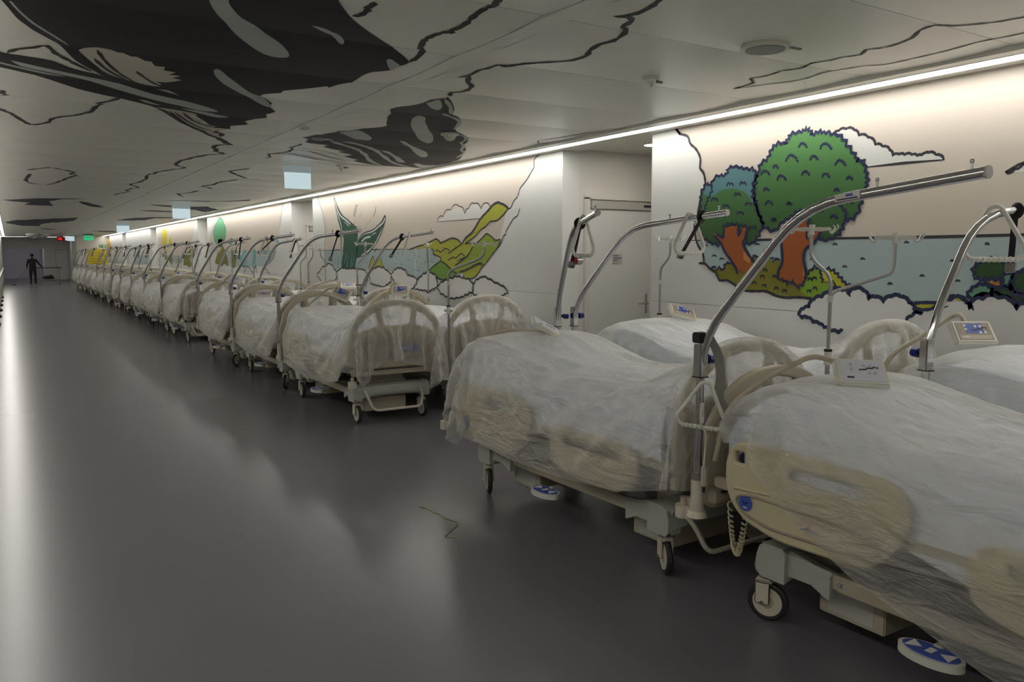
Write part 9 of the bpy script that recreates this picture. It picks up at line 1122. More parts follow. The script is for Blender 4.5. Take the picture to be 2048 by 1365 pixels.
 'D': (44, 34, '-195,19,9,-8,-10,-9,-8,12,18,23,25,26,9,-25,29,30,31,24,8,-17,23,18,31,29,28,19,1,4,17,17,-18,-20,11,22,-22,-2,10,22,4,-4,1,-14,1,-9,-4,3,16,5,-9,1,-2,0,4,7,-10,13,-5,2,1,-5,-5,9,7,-24,-5,25,11,0,-10,-10,-5,4,24,10,5,-10,-23,8,-1,-7,0,25,-14,1,-1,4,-3,13,1,-1,-2,0,0,-6,4,12,-20,-14,24,15,-1,-4,-9,1,-9,-8,-1,22,13,-1,-14,-4,-4,2,2,18,-9,-3,-2,2,12,2,1,-2,-1,0,2,-15,21,-12,-17,20,15,1,-8,-9,-24,8,7,-3,-11,-4,7,28,11,-36,8,-7,-4,6,18,-15,5,-3,12,8,-1,-1,0,0,-16,19,-15,-7,16,14,3,-6,-15,-26,-15,-11,3,8,5,-8,-7,1,25,12,-28,2,6,-9,14,3,-9,4,-1,6,8,1,1,-3,-5,4,4,-2,8,3,-5,-25,-12,22,15,-6,-17,-17,0,7,1,-4,-6,22,1,-9,-3,4,-3,10,6,-3,0,-1,9,3,0,-7,8,0,0,6,3,-18,-17,18,22,4,-5,10,0,3,-13,-17,-4,2,1,-4,22,-8,-1,5,1,3,1,3,-5,11,2,-1,4,3,-1,0,2,7,-19,14,12,0,0,0,-24,2,4,5,6,6,-10,-6,-5,-2,-6,17,-2,-1,4,2,5,2,7,4,0,1,3,2,7,-1,5,-11,14,-5,2,2,0,2,-6,-10,4,-1,3,3,10,0,1,0,-3,-1,1,0,-1,0,-1,1,0,1,1,1,1,2,2,8,0,8,3,2,-5,-11,-4,-5,9,8,-5,5,2,1,-2,-8,-1,-2,6,0,-1,-5,-2,1,-1,-3,-4,-2,-2,0,0,0,4,-9,6,1,-6,1,9,14,4,-1,10,0,7,-6,-7,-8,-6,9,-5,8,-7,9,-6,2,2,0,1,0,1,-1,-2,-3,-4,5,-11,13,-9,-4,10,-12,-6,-2,5,6,6,-4,-7,-5,-4,2,11,-1,1,-8,18,-11,-1,6,-2,0,1,0,0,2,2,-4,1,-7,12,-11,9,4,-9,-2,-4,-3,-5,-3,0,-9,-3,1,4,6,0,-10,3,9,-2,-8,13,-7,4,1,-1,1,1,0,-1,6,-8,6,-9,12,-7,1,3,4,-2,-5,-5,-1,-1,0,3,-1,-1,0,-12,6,13,-6,-15,16,0,0,0,-1,0,1,1,-1,0,-1,3,-3,9,-9,5,-1,-6,12,0,0,-5,-5,-1,1,-1,2,-3,-8,2,19,-11,-4,1,8,-11,8,0,0,0,0,0,1,0,-2,6,-4,0,8,-3,-2,-6,-2,11,-4,2,-4,0,2,-3,-6,0,0,20,-10,-12,-2,15,-14,12,0,0,0,0,0,-1,0,2,-2,3,0,1,-2,-2,10,-1,-10,-4,13,-7,1,-1,-3,3,-4,-2,17,-9,-6,-5,11,-10,8,2,1,1,0,-1,-1,1,0,0,6,-7,4,0,-2,-3,-13,25,-9,-2,-5,14,-6,0,-3,-1,-2,10,-5,1,-11,6,8,-3,1,1,0,0,0,0,0,-1,0,0,1,7,-4,0,-1,-5,-7,3,11,-7,-5,11,-2,0,-2,-6,6,10,-8,-5,-9,29,-15,-2,4,0,0,0,0,0,0,0,0,-1,0,0,8,-4,2,-4,-6,-9,22,-10,-2,-4,8,0,-3,-1,7,0,-2,-17,27,-4,-8,1,1,0,1,0,0,0,1,0,-1,-1,0,0,-1,3,0,-5,0,0,-6,20,-12,-7,8,-1,-1,-1,9,-5,-10,12,7,-7,-4,4,-2,0,0,0,0,1,-1,1,-1,0,0,0,-1,2,-7,8,-3,0,3,-1,6,-11,3,0,-1,0,6,-12,4,7,2,-5,-2,4,-1,0,-1,0,0,0,1,0,0,0,0,0,0,0,3,-5,0,0,0,-4,7,-5,1,0,1,1,0,-2,-1,7,-3,-4,1,3,-1,0,0,0,0,0,0,-1,1,1,-1,0,1,-2,0,-5,5,1,-1,-6,7,-1,-2,-1,2,3,-3,-3,4,1,0,-3,1,-1,2,0,0,0,0,-1,0,1,1,0,1,-1,0,-5,3,0,0,1,-2,-2,2,1,-2,0,2,-4,-4,5,5,-3,-2,0,3,-1,2,0,0,-1,-1,1,0,0,1,0,-1,0,0,-1,-1,2,0,1,-4,-1,2,1,-3,0,3,-3,4,6,1,-18,6,0,5,-1,0,-1,0,0,0,0,0,0,-1,1,0,1,-2,-1,-3,2,5,0,-4,0,0,0,-1,-1,4,0,-7,4,-6,3,1,3,-4,3,1,1,0,-1,0,0,0,1,-1,1,-1,0,1,4,0,-5,4,0,-5,1,-2,1,0,0,2,3,-11,5,1,-2,-2,4,1,1,0,0,0,0,0,0,-1,-1,2,-1,1,-2,1,-2,0,-2,9,-1,-7,4,-3,0,0,0,1,5,-5,-7,8,-2,-3,3,-1,2,-1,1,0,1,-1,-1,1,1,-1,-1,1,1,-3,6,-8,5,5,-8,1,2,-4,1,0,-1,2,4,1,-11,-1,8,-6,4,5,-4,1,-1,0,-1,2,1,-1,0,-2,1,-1,1,2,0,-5,7,2,-8,2,0,-4,3,0,0,-1,1,5,-1,-4,-1,-3,5,1,0,-1,0,0,1,0,0,1,-3,2,0,0,0,1,-4,1,9,-8,0,-1,0,-3,5,-3,0,-2,2,3,1,-3,3,-6,0,4,-1,1,0,-1,1,0,0,-1,2,-1,0,0,0,1,-2,0,7,-10,1,2,-3,0,4,-4,0,-2,0,1,5,-1,-3,4,-8,5,1,0,-1,1,0,0,0,1,-1,1,-1,0,0,-1,-1,5,-8,4,-3,4,-6,8,-7,3,0,-1,-1,2,0,2,-1,4,-7,1,3,-1,1,-1,0,0,1,0,0,0,0,0,-1,1,-5,8,-9,4,3,-8,7,-3,-1,1,0,3,-5,0,2,0,1,-2,5,-2,-1,1,-1,0,0,1,-1,0,1,0,1,-1,0,-1,2,-7,7,-3,-2,2,0,-3,3,0,0,2,3,-8,1,2,4,-4,-1,2,1,-1,1,0,0,-1,1,0,0,0,-2,1,0,0,1,-3,-1,2,-1,2,-3,2,-1,-1,0,-4,4,6,-6,-1,0,6,-5,1,1,0,-1,1,0,0,-1,0,0,0,1,0,0,1,-2,0,-1,-1,1,-2,1,1,0,2,1,1,-6,-1,4,2,0,1,-1,-1,2,0,0,0,0,0,0,0,0,0,0,1,0,-1,0,-3,0,1,0,0,1,-2,0,-1,0,1,2,0,-1,-4,7,-3,-1,0,1,0,0,0,0,0,0,0,0,0,1,-1,1,-1,-2,-1,1,0,1,2,0,2,1,1,-1,1,1,0,-1,2,0,-3,2,1,1,-1,0,0,0,0,0,0,0,0,0,1,-1,0,0,-3,2,0,-1,-3,-1,-1,-1,-1,-17,3,3,4,5,4,-7,10,3,-2,-3,0,0,-1,0,0,0,0,0,0,0,-1,1,-1,0,4,-7,2,0,5,4,2,1,1,30,0,0,0,-1,-1,-7,-24,7,-6,2,1,0,1,0,0,0,0,0,-1,0,-1,-3,0,-4,2,5,1,-2,-4,-4,-1,-1,-1,27,-4,-5,-6,-6,-8,-3,16,4,-10,-4,0,0,0,1,0,0,0,0,0,0,2,-4,-4,7,3,-21,-6,14,5,3,1,2,2,-15,-5,-13,-16,-14,-14,-14,-5,20,20,18,13,-14,-18,0,13,11,-22,4,28,-3,-18,-5,-11,-15,-2,25,26,17,-17,-17,-15,-6,2,-6,12,9,9,-1,3,1,-16,-11,1,4,-6,18,-4,-17,-3,5,4,2,3,-11,14,-10,9,5,5,1,-4,-25,-6,4,10,2,-1,-21,10,16,8,11,-1,-7,6,-25,-2,0,0,11,4,-8,-5,1,8,-3,2,-8,10,-5,3,0,14,-2,-18,-17,8,8,8,-5,7,-22,0,6,14,8,13,4,0,0,-28,4,12,-24,25,-4,-4,3,-3,-1,-1,-4,7,-3,-2,11,8,-13,-24,5,9,15,-13,14,10,-6,-12,-6,2,13,8,17,5,-5,-4,-18,8,-1,-5,16,0,-8,-6,5,-2,-1,4,0,1,12,-6,-31,8,9,19,-22,14,14,-17,16,-15,-12,-9,-4,8,10,16,16,-7,-20,-2,19,-21,18,-12,-3,9,2,-13,9,-2,10,-6,12,-38,20,-8,25,-30,23,11,-13,8,23,3,-4,-15,-15,-11,1,6,17,13,4,-26,7,9,-13,22,-13,2,-5,-12,17,-7,7,8,-34,28,-25,34,-33,29,6,-8,-7,-8,25,4,-4,3,-2,-10,-14,-6,-9,20,8,-11,-4,10,0,-3,-3,15,-14,6,0,-14,12,-15,20,-28,37,-30,34,-14,-16,-5,6,-3,1,8,11,7,2,1,-2,-7,-4,-14,-1,12,-12,0,7,-8,7,-7,11,-10,-1,5,-8,11,-13,24,-20,25,-15,-3,0,-5,-11,4,26,-1,-3,-2,2,4,4,1,0,1,1,0,1,1,1,0,-1,1,-1,-1,3,-2,-2,-1,-3,-8,4,-14,-4,2,-4,3,4,-3,28,-4,4,-3,-1,-1,0,0,3,2,-3,-2,0,-7,0,-2,1,3,-10,-6,-2,3,7,17,3,-8,8,-1,-2,-1,3,-2,-6,-6,28,0,-3,4,2,0,-1,2,-1,-2,3,0,-8,8,-7,-4,1,2,1,1,1,-2,3,-9,-5,7,3,1,2,-2,-6,-3,5,3,29,2,0,-1,-2,1,2,0,0,0,-8,2,7,-3,-8,4,-1,0,0,1,1,1,-9,6,8,-3,-14,15,-1,1,0,-2,-3,-2,31,-2,0,0,2,1,1,-3,1,-9,10,-1,1,-16,9,0,0,-2,3,1,1,3,-2,-15,13,4,0,-17,16,0,0,0,0,0,32,0,0,0,-1,1,-3,2,-10,11,-3,3,-11,3,5,-2,0,-3,2,2,1,3,0,-1,-19,18,2,-1,-15,14,-1,1,0,0,32,1,-1,-1,1,-2,-1,-6,10,0,0,-6,-7,12,-4,3,-2,-2,3,0,-1,1,2,0,0,-19,18,1,0,-14,13,-1,1,0,33,-1,0,0,0,-4,-1,6,-3,-1,2,-13,15,-2,2,0,0,-1,0,-1,-3,3,2,0,0,0,-17,13,1,2,-11,10,0,0,32,0,1,0,-3,1,3,-1,-1,1,-17,16,-1,2,1,-1,0,0,0,0,0,-11,9,2,0,0,0,-8,6,1,0,-6,4,1,33,0,0,-2,2,1,0,-2,1,-14,14,-1,1,0,0,-1,1,0,0,0,0,0,-9,8,1,0,1,-2,-1,2,0,-2,0,1,33,0,-2,2,-1,1,0,-2,-7,10,0,0,-1,0,-1,1,0,0,-1,1,0,0,0,-5,5,-1,0,1,-4,0,4,1,-2,1,33,-1,1,0,-1,1,-5,2,3,0,0,0,0,0,0,0,-1,0,0,0,0,1,0,-1,-3,4,0,0,0,-2,-1,3,0,0,33,0,0,-1,1,-4,4,-2,2,0,0,0,1,-1,1,-1,0,0,0,0,0,0,0,-1,0,-1,1,1,-1,0,1,-1,1,0,33,0,0,-1,0,1,-1,0,1,0,0,0,0,0,0,1,0,0,0,0,-1,0,0,0,0,0,0,0,0,0,0,0,0,0,33,0,0,0,0,0,-1,1,0,0,0,0,0,0,0,0,0,0,1,-1,0,1,-1,0,0,-1,1,0,0,0,-1,1,0,0,34,0,-1,1,-1,0,0,0,0,0,0,0,-1,1,0,0,0,1,0,0,0,-2,1,-1,0,1,-1,1,0,0,0,0,0,0,33,0,0,0,0,0,0,0,0,0,-1,1,0,0,-1,1,0,0,0,1,0,0,-1,0,1,0,-1,0,0,0,0,0,0,1,33,0,0,0,-1,0,-1,2,0,-1,1,-1,1,-1,1,0,0,0,-1,0,1,0,0,1,-1,0,1,-1,0,0,0,0,0,0,33,-1,1,-1,1,0,0,1,-1,0,-1,1,-1,1,0,0,0,0,0,-1,0,0,1,0,-1,0,1,0,0,0,0,0,0,0,33,1,-2,0,1,-1,1,0,0,0,0,-1,1,0,0,0,0,-1,1,0,-1,0,-1,0,1,1,0,-1,1,0,1,-1,0,0,34,-1,0,0,-1,1,0,-1,1,0,0,0,1,0,-1,0,-1,1,-1,1,0,0,-1,0,0,0,1,-1,1,0,0,0,0,0,34,-1,0,0,0,-1,1,-1,1,-1,0,1,0,0,1,-2,1,0,0,-1,0,0,1,1,-1,0,-1,1,0,0,0,0,0,1,32,1,0,0,0,0,0,-1,1,0,0,0,-1,1,0,1,0,-1,-1,1,0,0,0,-1,1,1,-1,0,0,0,0,0,0,0,33,0,0,0,0,0,0,1,-1,0,0,0,0,-1,1,0,0,0,1,-1,-1,1,-1,0,1,0,-1,2,-1,1,-1,0,0,0,33,0,0,-1,0,1,0,0,0,0,0,0,0,0,-1,1,0,0,-1,0,1,-1,1,0,0,0,0,0,1,0,-1,0,1,-1,33,-1,0,1,0,0,0,0,-1,1,1,-1,0,0,0,-1,0,0,1,0,-1,1,0,-2,2,-2,2,0,0,-1,2,0,-1,1,32,1,0,0,0,0,-1,0,0,1,0,0,0,0,0,0,0,0,-1,0,1,-1,-1,2,-1,1,0,0,-1,1,-1,1,1,0,33,-1,0,0,0,0,1,0,0,0,0,0,0,0,0,0,0,0,0,0,0,-1,1,0,-1,1,0,0,0,0,0,0,0,0,33,0,-1,0,-1,2,-1,0,0,1,0,0,0,0,0,0,0,0,0,0,0,0,0,0,0,-1,0,1,0,0,0,0,0,0,33,0,0,-1,1,-1,1,0,0,-1,1,0,0,0,0,0,0,0,1,-1,0,1,0,0,0,0,0,-2,1,0,0,0,0,-1,32,1,0,1,-1,-1,0,0,1,0,0,0,0,0,0,0,0,0,0,1,0,0,0,0,0,-1,0,1,-1,-1,1,-1,0,0,33,-1,1,0,1,0,0,0,-1,0,-1,0,0,1,0,0,0,0,-1,1,0,0,1,0,0,0,0,-1,0,0,0,0,-1,1,27,2,2,1,1,1,-1,-2,2,-2,1,-3,1,0,0,0,1,0,1,0,0,0,0,2,-1,0,0,1,-1,0,-1,-1,0,-1,9,0,-1,2,2,5,8,8,-6,4,-6,5,0,0,0,0,-1,0,0,0,-2,5,-2,1,0,-2,1,3,0,-1,0,0,0,-1,10,7,6,4,4,0,0,-2,0,3,-2,0,0,0,0,-1,1,0,0,-1,1,-7,8,-3,-8,8,0,-9,12,2,-1,1,0,0,195,16,18,20,22,23,25,14,-8,1,7,11,14,10,3,3,3,3,1,0,-5,-4,-7,-3,2,-2,-17,-15,-13,-11,-11,-9,-13,-14,8,1,1,0,0,-1,-1,-7,29,-3,-1,1,1,2,2,0,1,0,0,-1,1,-5,4,-2,-4,-6,2,0,0,-1,0,-7,-2,-1,9,1,0,1,-1,1,-6,15,-3,11,2,-2,-1,2,4,-1,-2,2,1,-2,0,0,1,-2,-1,-5,-1,0,-1,-1,-5,-3,0,-1,9,2,1,0,1,0,4,-1,3,10,-1,-1,1,1,3,0,-1,2,-2,0,0,0,0,0,-3,-4,1,-1,-1,-5,-5,2,-2,-1,9,1,2,1,1,0,2,3,2,2,7,-2,-2,1,3,-1,2,0,2,-2,-1,1,0,0,-6,0,-4,2,-3,-5,3,-2,-3,-4,4,5,2,2,1,1,-1,1,3,2,8,2,-2,0,-1,4,1,-2,1,1,0,-1,-4,2,-4,-2,0,-2,-6,4,-3,-4,-2,-5,-3,2,4,5,3,3,2,0,-1,4,1,10,-1,-1,0,-3,4,2,-2,2,-1,1,-2,-3,-2,-2,3,-9,5,-6,-4,-4,-5,-1,1,0,-1,0,3,3,5,2,4,-2,4,7,2,-1,0,4,1,-5,6,-3,-1,2,-1,-4,-4,4,-11,4,-7,-3,-5,-2,-1,1,0,-1,1,0,1,0,1,3,2,6,3,1,12,3,-1,4,-2,2,-6,4,1,-2,-2,-7,1,-10,5,-9,-4,-1,0,1,-1,-1,-4,1,0,2,-1,0,0,1,-1,0,1,0,-1,0,2,1,-1,0,-1,-2,2,2,-1,2,1,5,-5,2,1,-1,-1,-3,-2,-2,-8,0,3,-2,0,0,1,1,1,0,-7,-6,0,0,-2,-7,-3,4,-9,-1,0,1,7,11,6,-4,5,0,-1,1,3,2,2,0,-8,2,-1,2,1,2,0,-2,2,-5,6,-6,-3,3,-12,-6,1,1,3,2,1,-3,3,4,-12,10,3,-2,3,-1,-1,-1,1,1,-6,1,2,0,1,0,-3,2,-3,6,-19,11,6,-11,-12,3,0,0,-1,2,8,-2,-9,2,19,-12,-2,13,-3,-2,-1,0,-2,-1,-5,1,1,1,-1,-2,2,0,3,-13,9,6,-11,-20,8,0,-1,-1,3,1,3,15,-13,-9,6,14,-6,-10,12,1,-1,-1,-1,-1,-5,1,0,1,0,0,0,0,-14,10,10,-10,-17,3,7,-4,0,-5,3,3,2,7,3,-5,-10,9,6,-1,-13,12,0,0,-1,-1,-4,0,0,-1,0,2,-1,-11,13,2,-3,-15,-4,16,-10,3,-2,-2,3,-1,-2,4,11,-5,0,-7,10,-1,-1,-11,10,0,0,-1,-4,0,0,0,2,-3,-6,9,1,0,-7,-8,19,-15,10,0,-1,0,-3,-1,-9,1,11,-1,3,-1,-15,13,0,-2,-8,7,1,0,-3,0,0,0,-2,-2,6,1,-1,-3,-9,20,-17,10,1,-1,0,0,0,-2,2,-20,8,8,3,-2,-1,-13,12,1,-1,-7,4,1,-1,-1,0,-1,0,2,0,1,0,-16,17,-8,7,2,-3,2,-1,5,-5,0,4,-4,-12,13,-2,-1,-1,-3,-1,4,-2,-2,0,0,0,-1,-1,1,-3,4,1,-2,-16,18,2,-3,2,-3,3,-3,2,-2,6,-5,1,-1,0,-2,2,0,-4,0,-8,5,2,0,-1,0,-1,0,0,0,0,0,-2,-3,5,3,-1,0,-3,2,-2,3,0,-6,0,12,-8,1,-1,6,-7,-1,0,-1,1,-6,2,3,-3,1,1,-1,0,-3,2,-2,2,-5,8,0,-3,2,0,-1,2,0,-4,6,-4,0,-4,4,0,-7,11,-10,2,1,0,3,-3,-2,0,0,0,0,0,-1,0,1,-1,1,2,-1,-2,0,1,0,-1,-2,3,-4,4,1,-2,0,1,-1,-1,2,-3,0,0,0,0,0,-1,-1,1,0,-1,0,2,0,-4,3,1,0,0,-2,0,0,-1,1,0,0,0,-2,2,0,0,1,-3,0,0,0,0,0,-1,1,0,-1,0,1,-1,2,0,1,-2,1,0,0,1,-3,0,2,-1,-1,0,0,2,-7,5,0,1,0,-4,1,1,-1,1,0,0,0,0,-1,2,0,1,-1,0,0,4,-4,0,0,1,-2,2,-4,4,-3,0,1,-3,1,1,3,-5,6,-5,-1,0,1,0,-1,0,1,0,0,2,1,-1,0,0,0,4,-2,-2,-1,-3,2,1,-1,2,-2,0,-1,4,-3,4,-8,4,3,-4,0,0,1,1,-2,0,0,0,0,2,0,1,2,-1,-1,1,-1,-1,2,1,-2,-6,3,0,0,0,0,-3,4,-5,5,-1,0,3,-2,-1,1,1,-3,0,-1,1,1,2,0,1,1,-1,1,-1,2,-2,-1,-3,3,-1,0,0,-1,0,0,2,-3,6,-6,9,-8,-4,3,1,3,-2,-1,0,0,-1,0,2,1,0,0,2,-2,1,1,-2,1,-1,1,-3,0,0,1,0,0,-2,2,-6,8,-5,-5,12,-7,0,4,-3,0,0,-1,1,0,3,-1,1,0,0,1,-1,4,-3,-2,1,-7,8,-1,-6,6,-1,0,0,0,0,-3,-1,1,1,0,1,1,-3,0,0,1,-1,1,4,-1,-1,1,0,0,0,3,-1,-1,-3,3,0,0,-1,0,1,-1,0,0,0,0,-1,1,-4,0,5,-6,1,1,0,0,1,0,5,0,-1,-1,0,0,-1,2,1,-1,0,0,-1,0,1,-1,0,1,0,0,2,-2,1,0,-5,0,3,-4,1,-1,1,0,0,0,5,0,-1,0,-1,0,0,-1,4,-1,-1,0,0,0,-1,1,0,0,3,-4,-1,1,-1,-1,0,0,-3,2,0,1,0,0,0,1,6,-1,0,-1,0,-1,0,-2,5,-1,-1,0,0,1,-1,0,0,0,-3,5,2,-1,-4,7,-11,6,-7,2,0,0,0,1,1,0,6,0,0,-2,0,0,0,0,-1,0,1,-1,2,0,-1,0,0,-1,0,-1,2,-3,8,-8,2,-4,3,-2,0,0,2,-1,0,1,6,-1,0,1,-2,0,-2,2,-1,0,-1,1,-2,3,-1,0,0,0,0,1,-7,11,-11,4,1,-2,0,1,-1,1,-1,1,1,0,5,0,0,0,1,-2,0,-3,2,0,-1,1,0,-2,1,1,-1,1,2,-3,4,-9,6,-2,-2,1,0,0,1,0,0,0,0,1,6,-1,-1,0,-1,1,0,-1,0,0,-1,-1,0,-1,2,-1,1,0,-2,1,-3,4,0,-2,-1,-1,1,0,1,0,0,1,1,0,6,-1,0,-1,0,-1,-2,2,-1,0,-2,0,0,0,0,0,0,0,0,1,-1,0,0,0,-1,0,0,1,0,0,1,1,0,1,7,-1,-2,0,-1,0,0,0,0,-1,-3,-1,0,1,-1,0,0,0,0,0,1,0,-1,0,0,0,1,1,0,0,0,0,1,1,8,-1,-1,-2,0,0,1,-6,-2,-7,6,-8,1,-1,1,1,1,1,2,1,3,-4,2,1,2,1,-2,1,0,1,1,1,0,0,0,-1,0,-1,0,-1,0,5,-8,5,-22,9,-1,1,0,0,0,-1,-1,0,-2,12,-3,0,4,1,2,1,1,0,0,0,1,1,-1,0,-2,0,-1,-1,1,-3,0,0,-9,1,1,-1,0,0,1,1,-1,-1,0,-7,13,-7,2,9,0,-2,5,2,0,1,1,1')}
def refine(q, k):
    """Catmull-Rom refinement of a grid along its first axis"""
    n = q.shape[0]; P = np.concatenate([2 * q[:1] - q[1:2], q, 2 * q[-1:] - q[-2:-1]])
    rows = []
    for i in range(n - 1):
        a, b_, c_, d_ = P[i], P[i + 1], P[i + 2], P[i + 3]
        for j in range(k):
            t = j / k; rows.append(.5 * (2 * b_ + (c_ - a) * t + (2 * a - 5 * b_ + 4 * c_ - d_) * t * t + (3 * b_ - a - 3 * c_ + d_) * t ** 3))
    rows.append(q[-1]); return np.stack(rows)
GRID = {}
for k_, (ny, nx, txt) in SHEETS.items():
    q = np.array([int(v_) for v_ in txt.split(',')]).reshape(3, ny, nx).transpose(1, 2, 0)
    q = np.cumsum(np.cumsum(q, axis=0), axis=1) * .002
    GRID[k_] = refine(refine(q, 3).transpose(1, 0, 2), 3).transpose(1, 0, 2)
def sheet_mesh(key, mirror=False, mname='film'):
    q = GRID[key].copy(); ny, nx, _ = q.shape
    q[..., 2] = np.maximum(q[..., 2], .012)
    if mirror: q[..., 0] *= -1
    idx = np.arange(ny * nx).reshape(ny, nx)
    fs = np.stack([idx[:-1, :-1], idx[:-1, 1:], idx[1:, 1:], idx[1:, :-1]], -1).reshape(-1, 4)
    if mirror: fs = fs[:, ::-1]
    me = bpy.data.meshes.new('plastic_sheet'); me.from_pydata(q.reshape(-1, 3).tolist(), [], fs.tolist()); me.shade_smooth(); me.materials.append(M[mname]); return me
SHM = {}
def sheet(key, mirror=False, mname='film'):
    k_ = (key, mirror, mname)
    if k_ not in SHM: SHM[k_] = sheet_mesh(*k_)
    return SHM[k_]

# trapeze: bent chrome pole with clamp, blue knob, grip handle on a strap
def cup(): return MB().cyl((0, 0, .45), (0, 0, .62), .034, 'castor_white', 20, .030).cyl((0, 0, .44), (0, 0, .47), .052, 'castor_white', 24, .040).cyl((0, 0, .60), (0, 0, .66), .026, 'steel', 16).mesh('pole_socket')
TR = dict(socket=cup(), clamp=MB().box(-.026, .026, -.026, .026, 1.12, 1.28, 'chrome', .006).box(-.028, .028, -.028, .028, 1.12, 1.125, 'strap_black').mesh('pole_clamp'),
          knob=MB().cyl((.026, 0, 1.205), (.052, 0, 1.205), .012, 'strap_black', 10).cyl((.048, 0, 1.205), (.088, 0, 1.205), .024, 'knob_blue', 8).mesh('clamp_knob'),
          hook=MB().cyl((0, 0, 0), (0, 0, .03), .005, 'chrome', 8).sph((0, 0, .03), .008, 'chrome', n=8).mesh('boom_stud'))
def trap_pts(run, rise=.60, blen=.82, brise=.07):
    return [(0, 0, .62), (0, 0, 1.30), (0, -run, 1.30 + rise), (0, -run - blen, 1.30 + rise + brise)]
POLES = {}
def pole_mesh(run, blen, short=False):
    k_ = (run, blen)
    if k_ not in POLES:
        pts = trap_pts(run, blen=blen)
        mb = MB().tube(pts, .0205, 'chrome', 14, .20)
        POLES[k_] = mb.mesh('trapeze_pole')
    return POLES[k_]
def ring_handle():
    pts = [Vector((-.022, 0, 0)), Vector((.022, 0, 0)), Vector((.145, 0, -.225)), Vector((.115, 0, -.27)), Vector((-.115, 0, -.27)), Vector((-.145, 0, -.225))]
    mb = MB().tube(pts, .012, 'plastic_white', 10, .045, True)
    for k in range(9): mb.sph(pts[3].lerp(pts[4], .08 + k * .105), .0155, 'plastic_white', (.7, 1, 1), 8)
    return mb.mesh('grip_handle')
RING = ring_handle()
STRAP = MB().box(-.016, .016, -.0015, .0015, -.26, .0, 'strap_black').mesh('strap')
LOOP = MB().tube([(.028 * math.cos(a), 0, .028 * math.sin(a)) for a in [2 * math.pi * k / 14 for k in range(14)]], .004, 'strap_black', 6, closed=True, flat=5.0).mesh('strap_loop')
BUCK = MB().box(-.026, .026, -.012, .012, -.05, 0, 'plastic_grey', .005).box(-.018, .018, -.014, -.012, -.04, -.032, 'strap_black').mesh('strap_buckle')
REEL = MB().cyl((-.022, 0, 0), (.022, 0, 0), .028, 'steel', 18).cyl((-.026, 0, 0), (-.022, 0, 0), .02, 'red', 16).mesh('strap_reel')
def trapeze(x, y, yaw, label, run=.57, blen=.74, handle=None, strap=None, reel=False, studs=True, knob=True, socket=True):
    root = link('trapeze_bar', None, None, (x, y, 0), (0, 0, yaw)); root.empty_display_size = .2
    tag(root, label, 'trapeze bar', 'trapeze bars at the bed heads')
    link('pole', pole_mesh(run, blen), root)
    if socket: link('pole_socket', TR['socket'], root)
    link('pole_clamp', TR['clamp'], root)
    if knob: link('clamp_knob', TR['knob'], root)
    def on_boom(t):
        A, B = Vector((0, -run, 1.90)), Vector((0, -run - blen, 1.97)); return A.lerp(B, t)
    tip = on_boom(1.0); link('boom_cap', MB().cyl((0, 0, 0), (0, -.008, 0), .022, 'led_trim', 14).mesh('boom_cap'), root, tip)
    if studs:
        for t in (.93, .45): link('boom_stud', TR['hook'], root, on_boom(t) + Vector((0, 0, .015)))
    if handle is not None:
        t, ry, rx = handle
        h_ = link('grip_handle', RING, root, on_boom(t) + Vector((0, 0, .034)), (rx, 0, ry))
    if strap is not None:
        t, rx, rz = strap
        lp = link('strap_loop', LOOP, root, on_boom(t), (0, 0, 0)); st = link('strap', STRAP, root, on_boom(t) - Vector((0, 0, .024)), (rx, .12, rz))
        link('strap_buckle', BUCK, st, (0, 0, -.25))
    if reel:
        link('strap_reel', REEL, root, on_boom(.25) + Vector((0, 0, -.26)), (0, 0, .4))
    return root

# IV poles
HOOKP = None
def hook_plate():
    mb = MB().box(-.055, .055, -.012, .012, -.010, .012, 'plastic_white', .004).cyl((0, 0, -.03), (0, 0, .026), .016, 'plastic_white', 12)
    for s_ in (-1, 1):
        mb.poly([Vector((s_ * .04, -.006, .010)), Vector((s_ * .095, -.006, .012)), Vector((s_ * .105, -.006, -.004)), Vector((s_ * .04, -.006, -.012))], 'plastic_white', Vector((0, .012, 0)))
        mb.tube([(s_ * .09, 0, 0), (s_ * .105, 0, -.028), (s_ * .135, -.035, .012), (s_ * .125, -.045, .022)], .0045, 'plastic_white', 6, .015)
        mb.tube([(s_ * .09, 0, 0), (s_ * .100, 0, -.028), (s_ * .125, .04, .012), (s_ * .115, .05, .022)], .0045, 'plastic_white', 6, .015)
    return mb.mesh('hook_plate')
HOOKP = hook_plate()
IVB = MB().tube([(0, 0, .42), (0, 0, 1.16)], .0135, 'steel', 12).mesh('lower_tube')
IVC = MB().cyl((0, 0, 1.09), (0, 0, 1.17), .021, 'plastic_white', 14).cyl((0, 0, 1.165), (0, 0, 1.178), .022, 'strap_black', 14).cyl((-.045, 0, 1.125), (.055, 0, 1.125), .013, 'plastic_white', 10).mesh('height_clamp')
IVF = MB().cyl((0, 0, 1.44), (0, 0, 1.475), .017, 'plastic_white', 12).mesh('collar')
IVU = MB().tube([(0, 0, 1.15), (0, 0, 1.58), (-.11, 0, 1.68), (-.11, 0, 1.83)], .010, 'steel', 10, .05).mesh('upper_tube')
IVA = MB().tube([(0, 0, 1.47), (.02, 0, 1.50), (.30, 0, 1.60), (.31, 0, 1.65), (.31, 0, 1.78)], .009, 'steel', 10, .05).mesh('side_arm')
IVX = MB().tube([(0, 0, 1.15), (0, 0, 1.50), (.04, 0, 1.55), (.36, 0, 1.66), (.40, 0, 1.72), (.40, 0, 1.80)], .0125, 'steel', 10, .06).mesh('upper_tube')
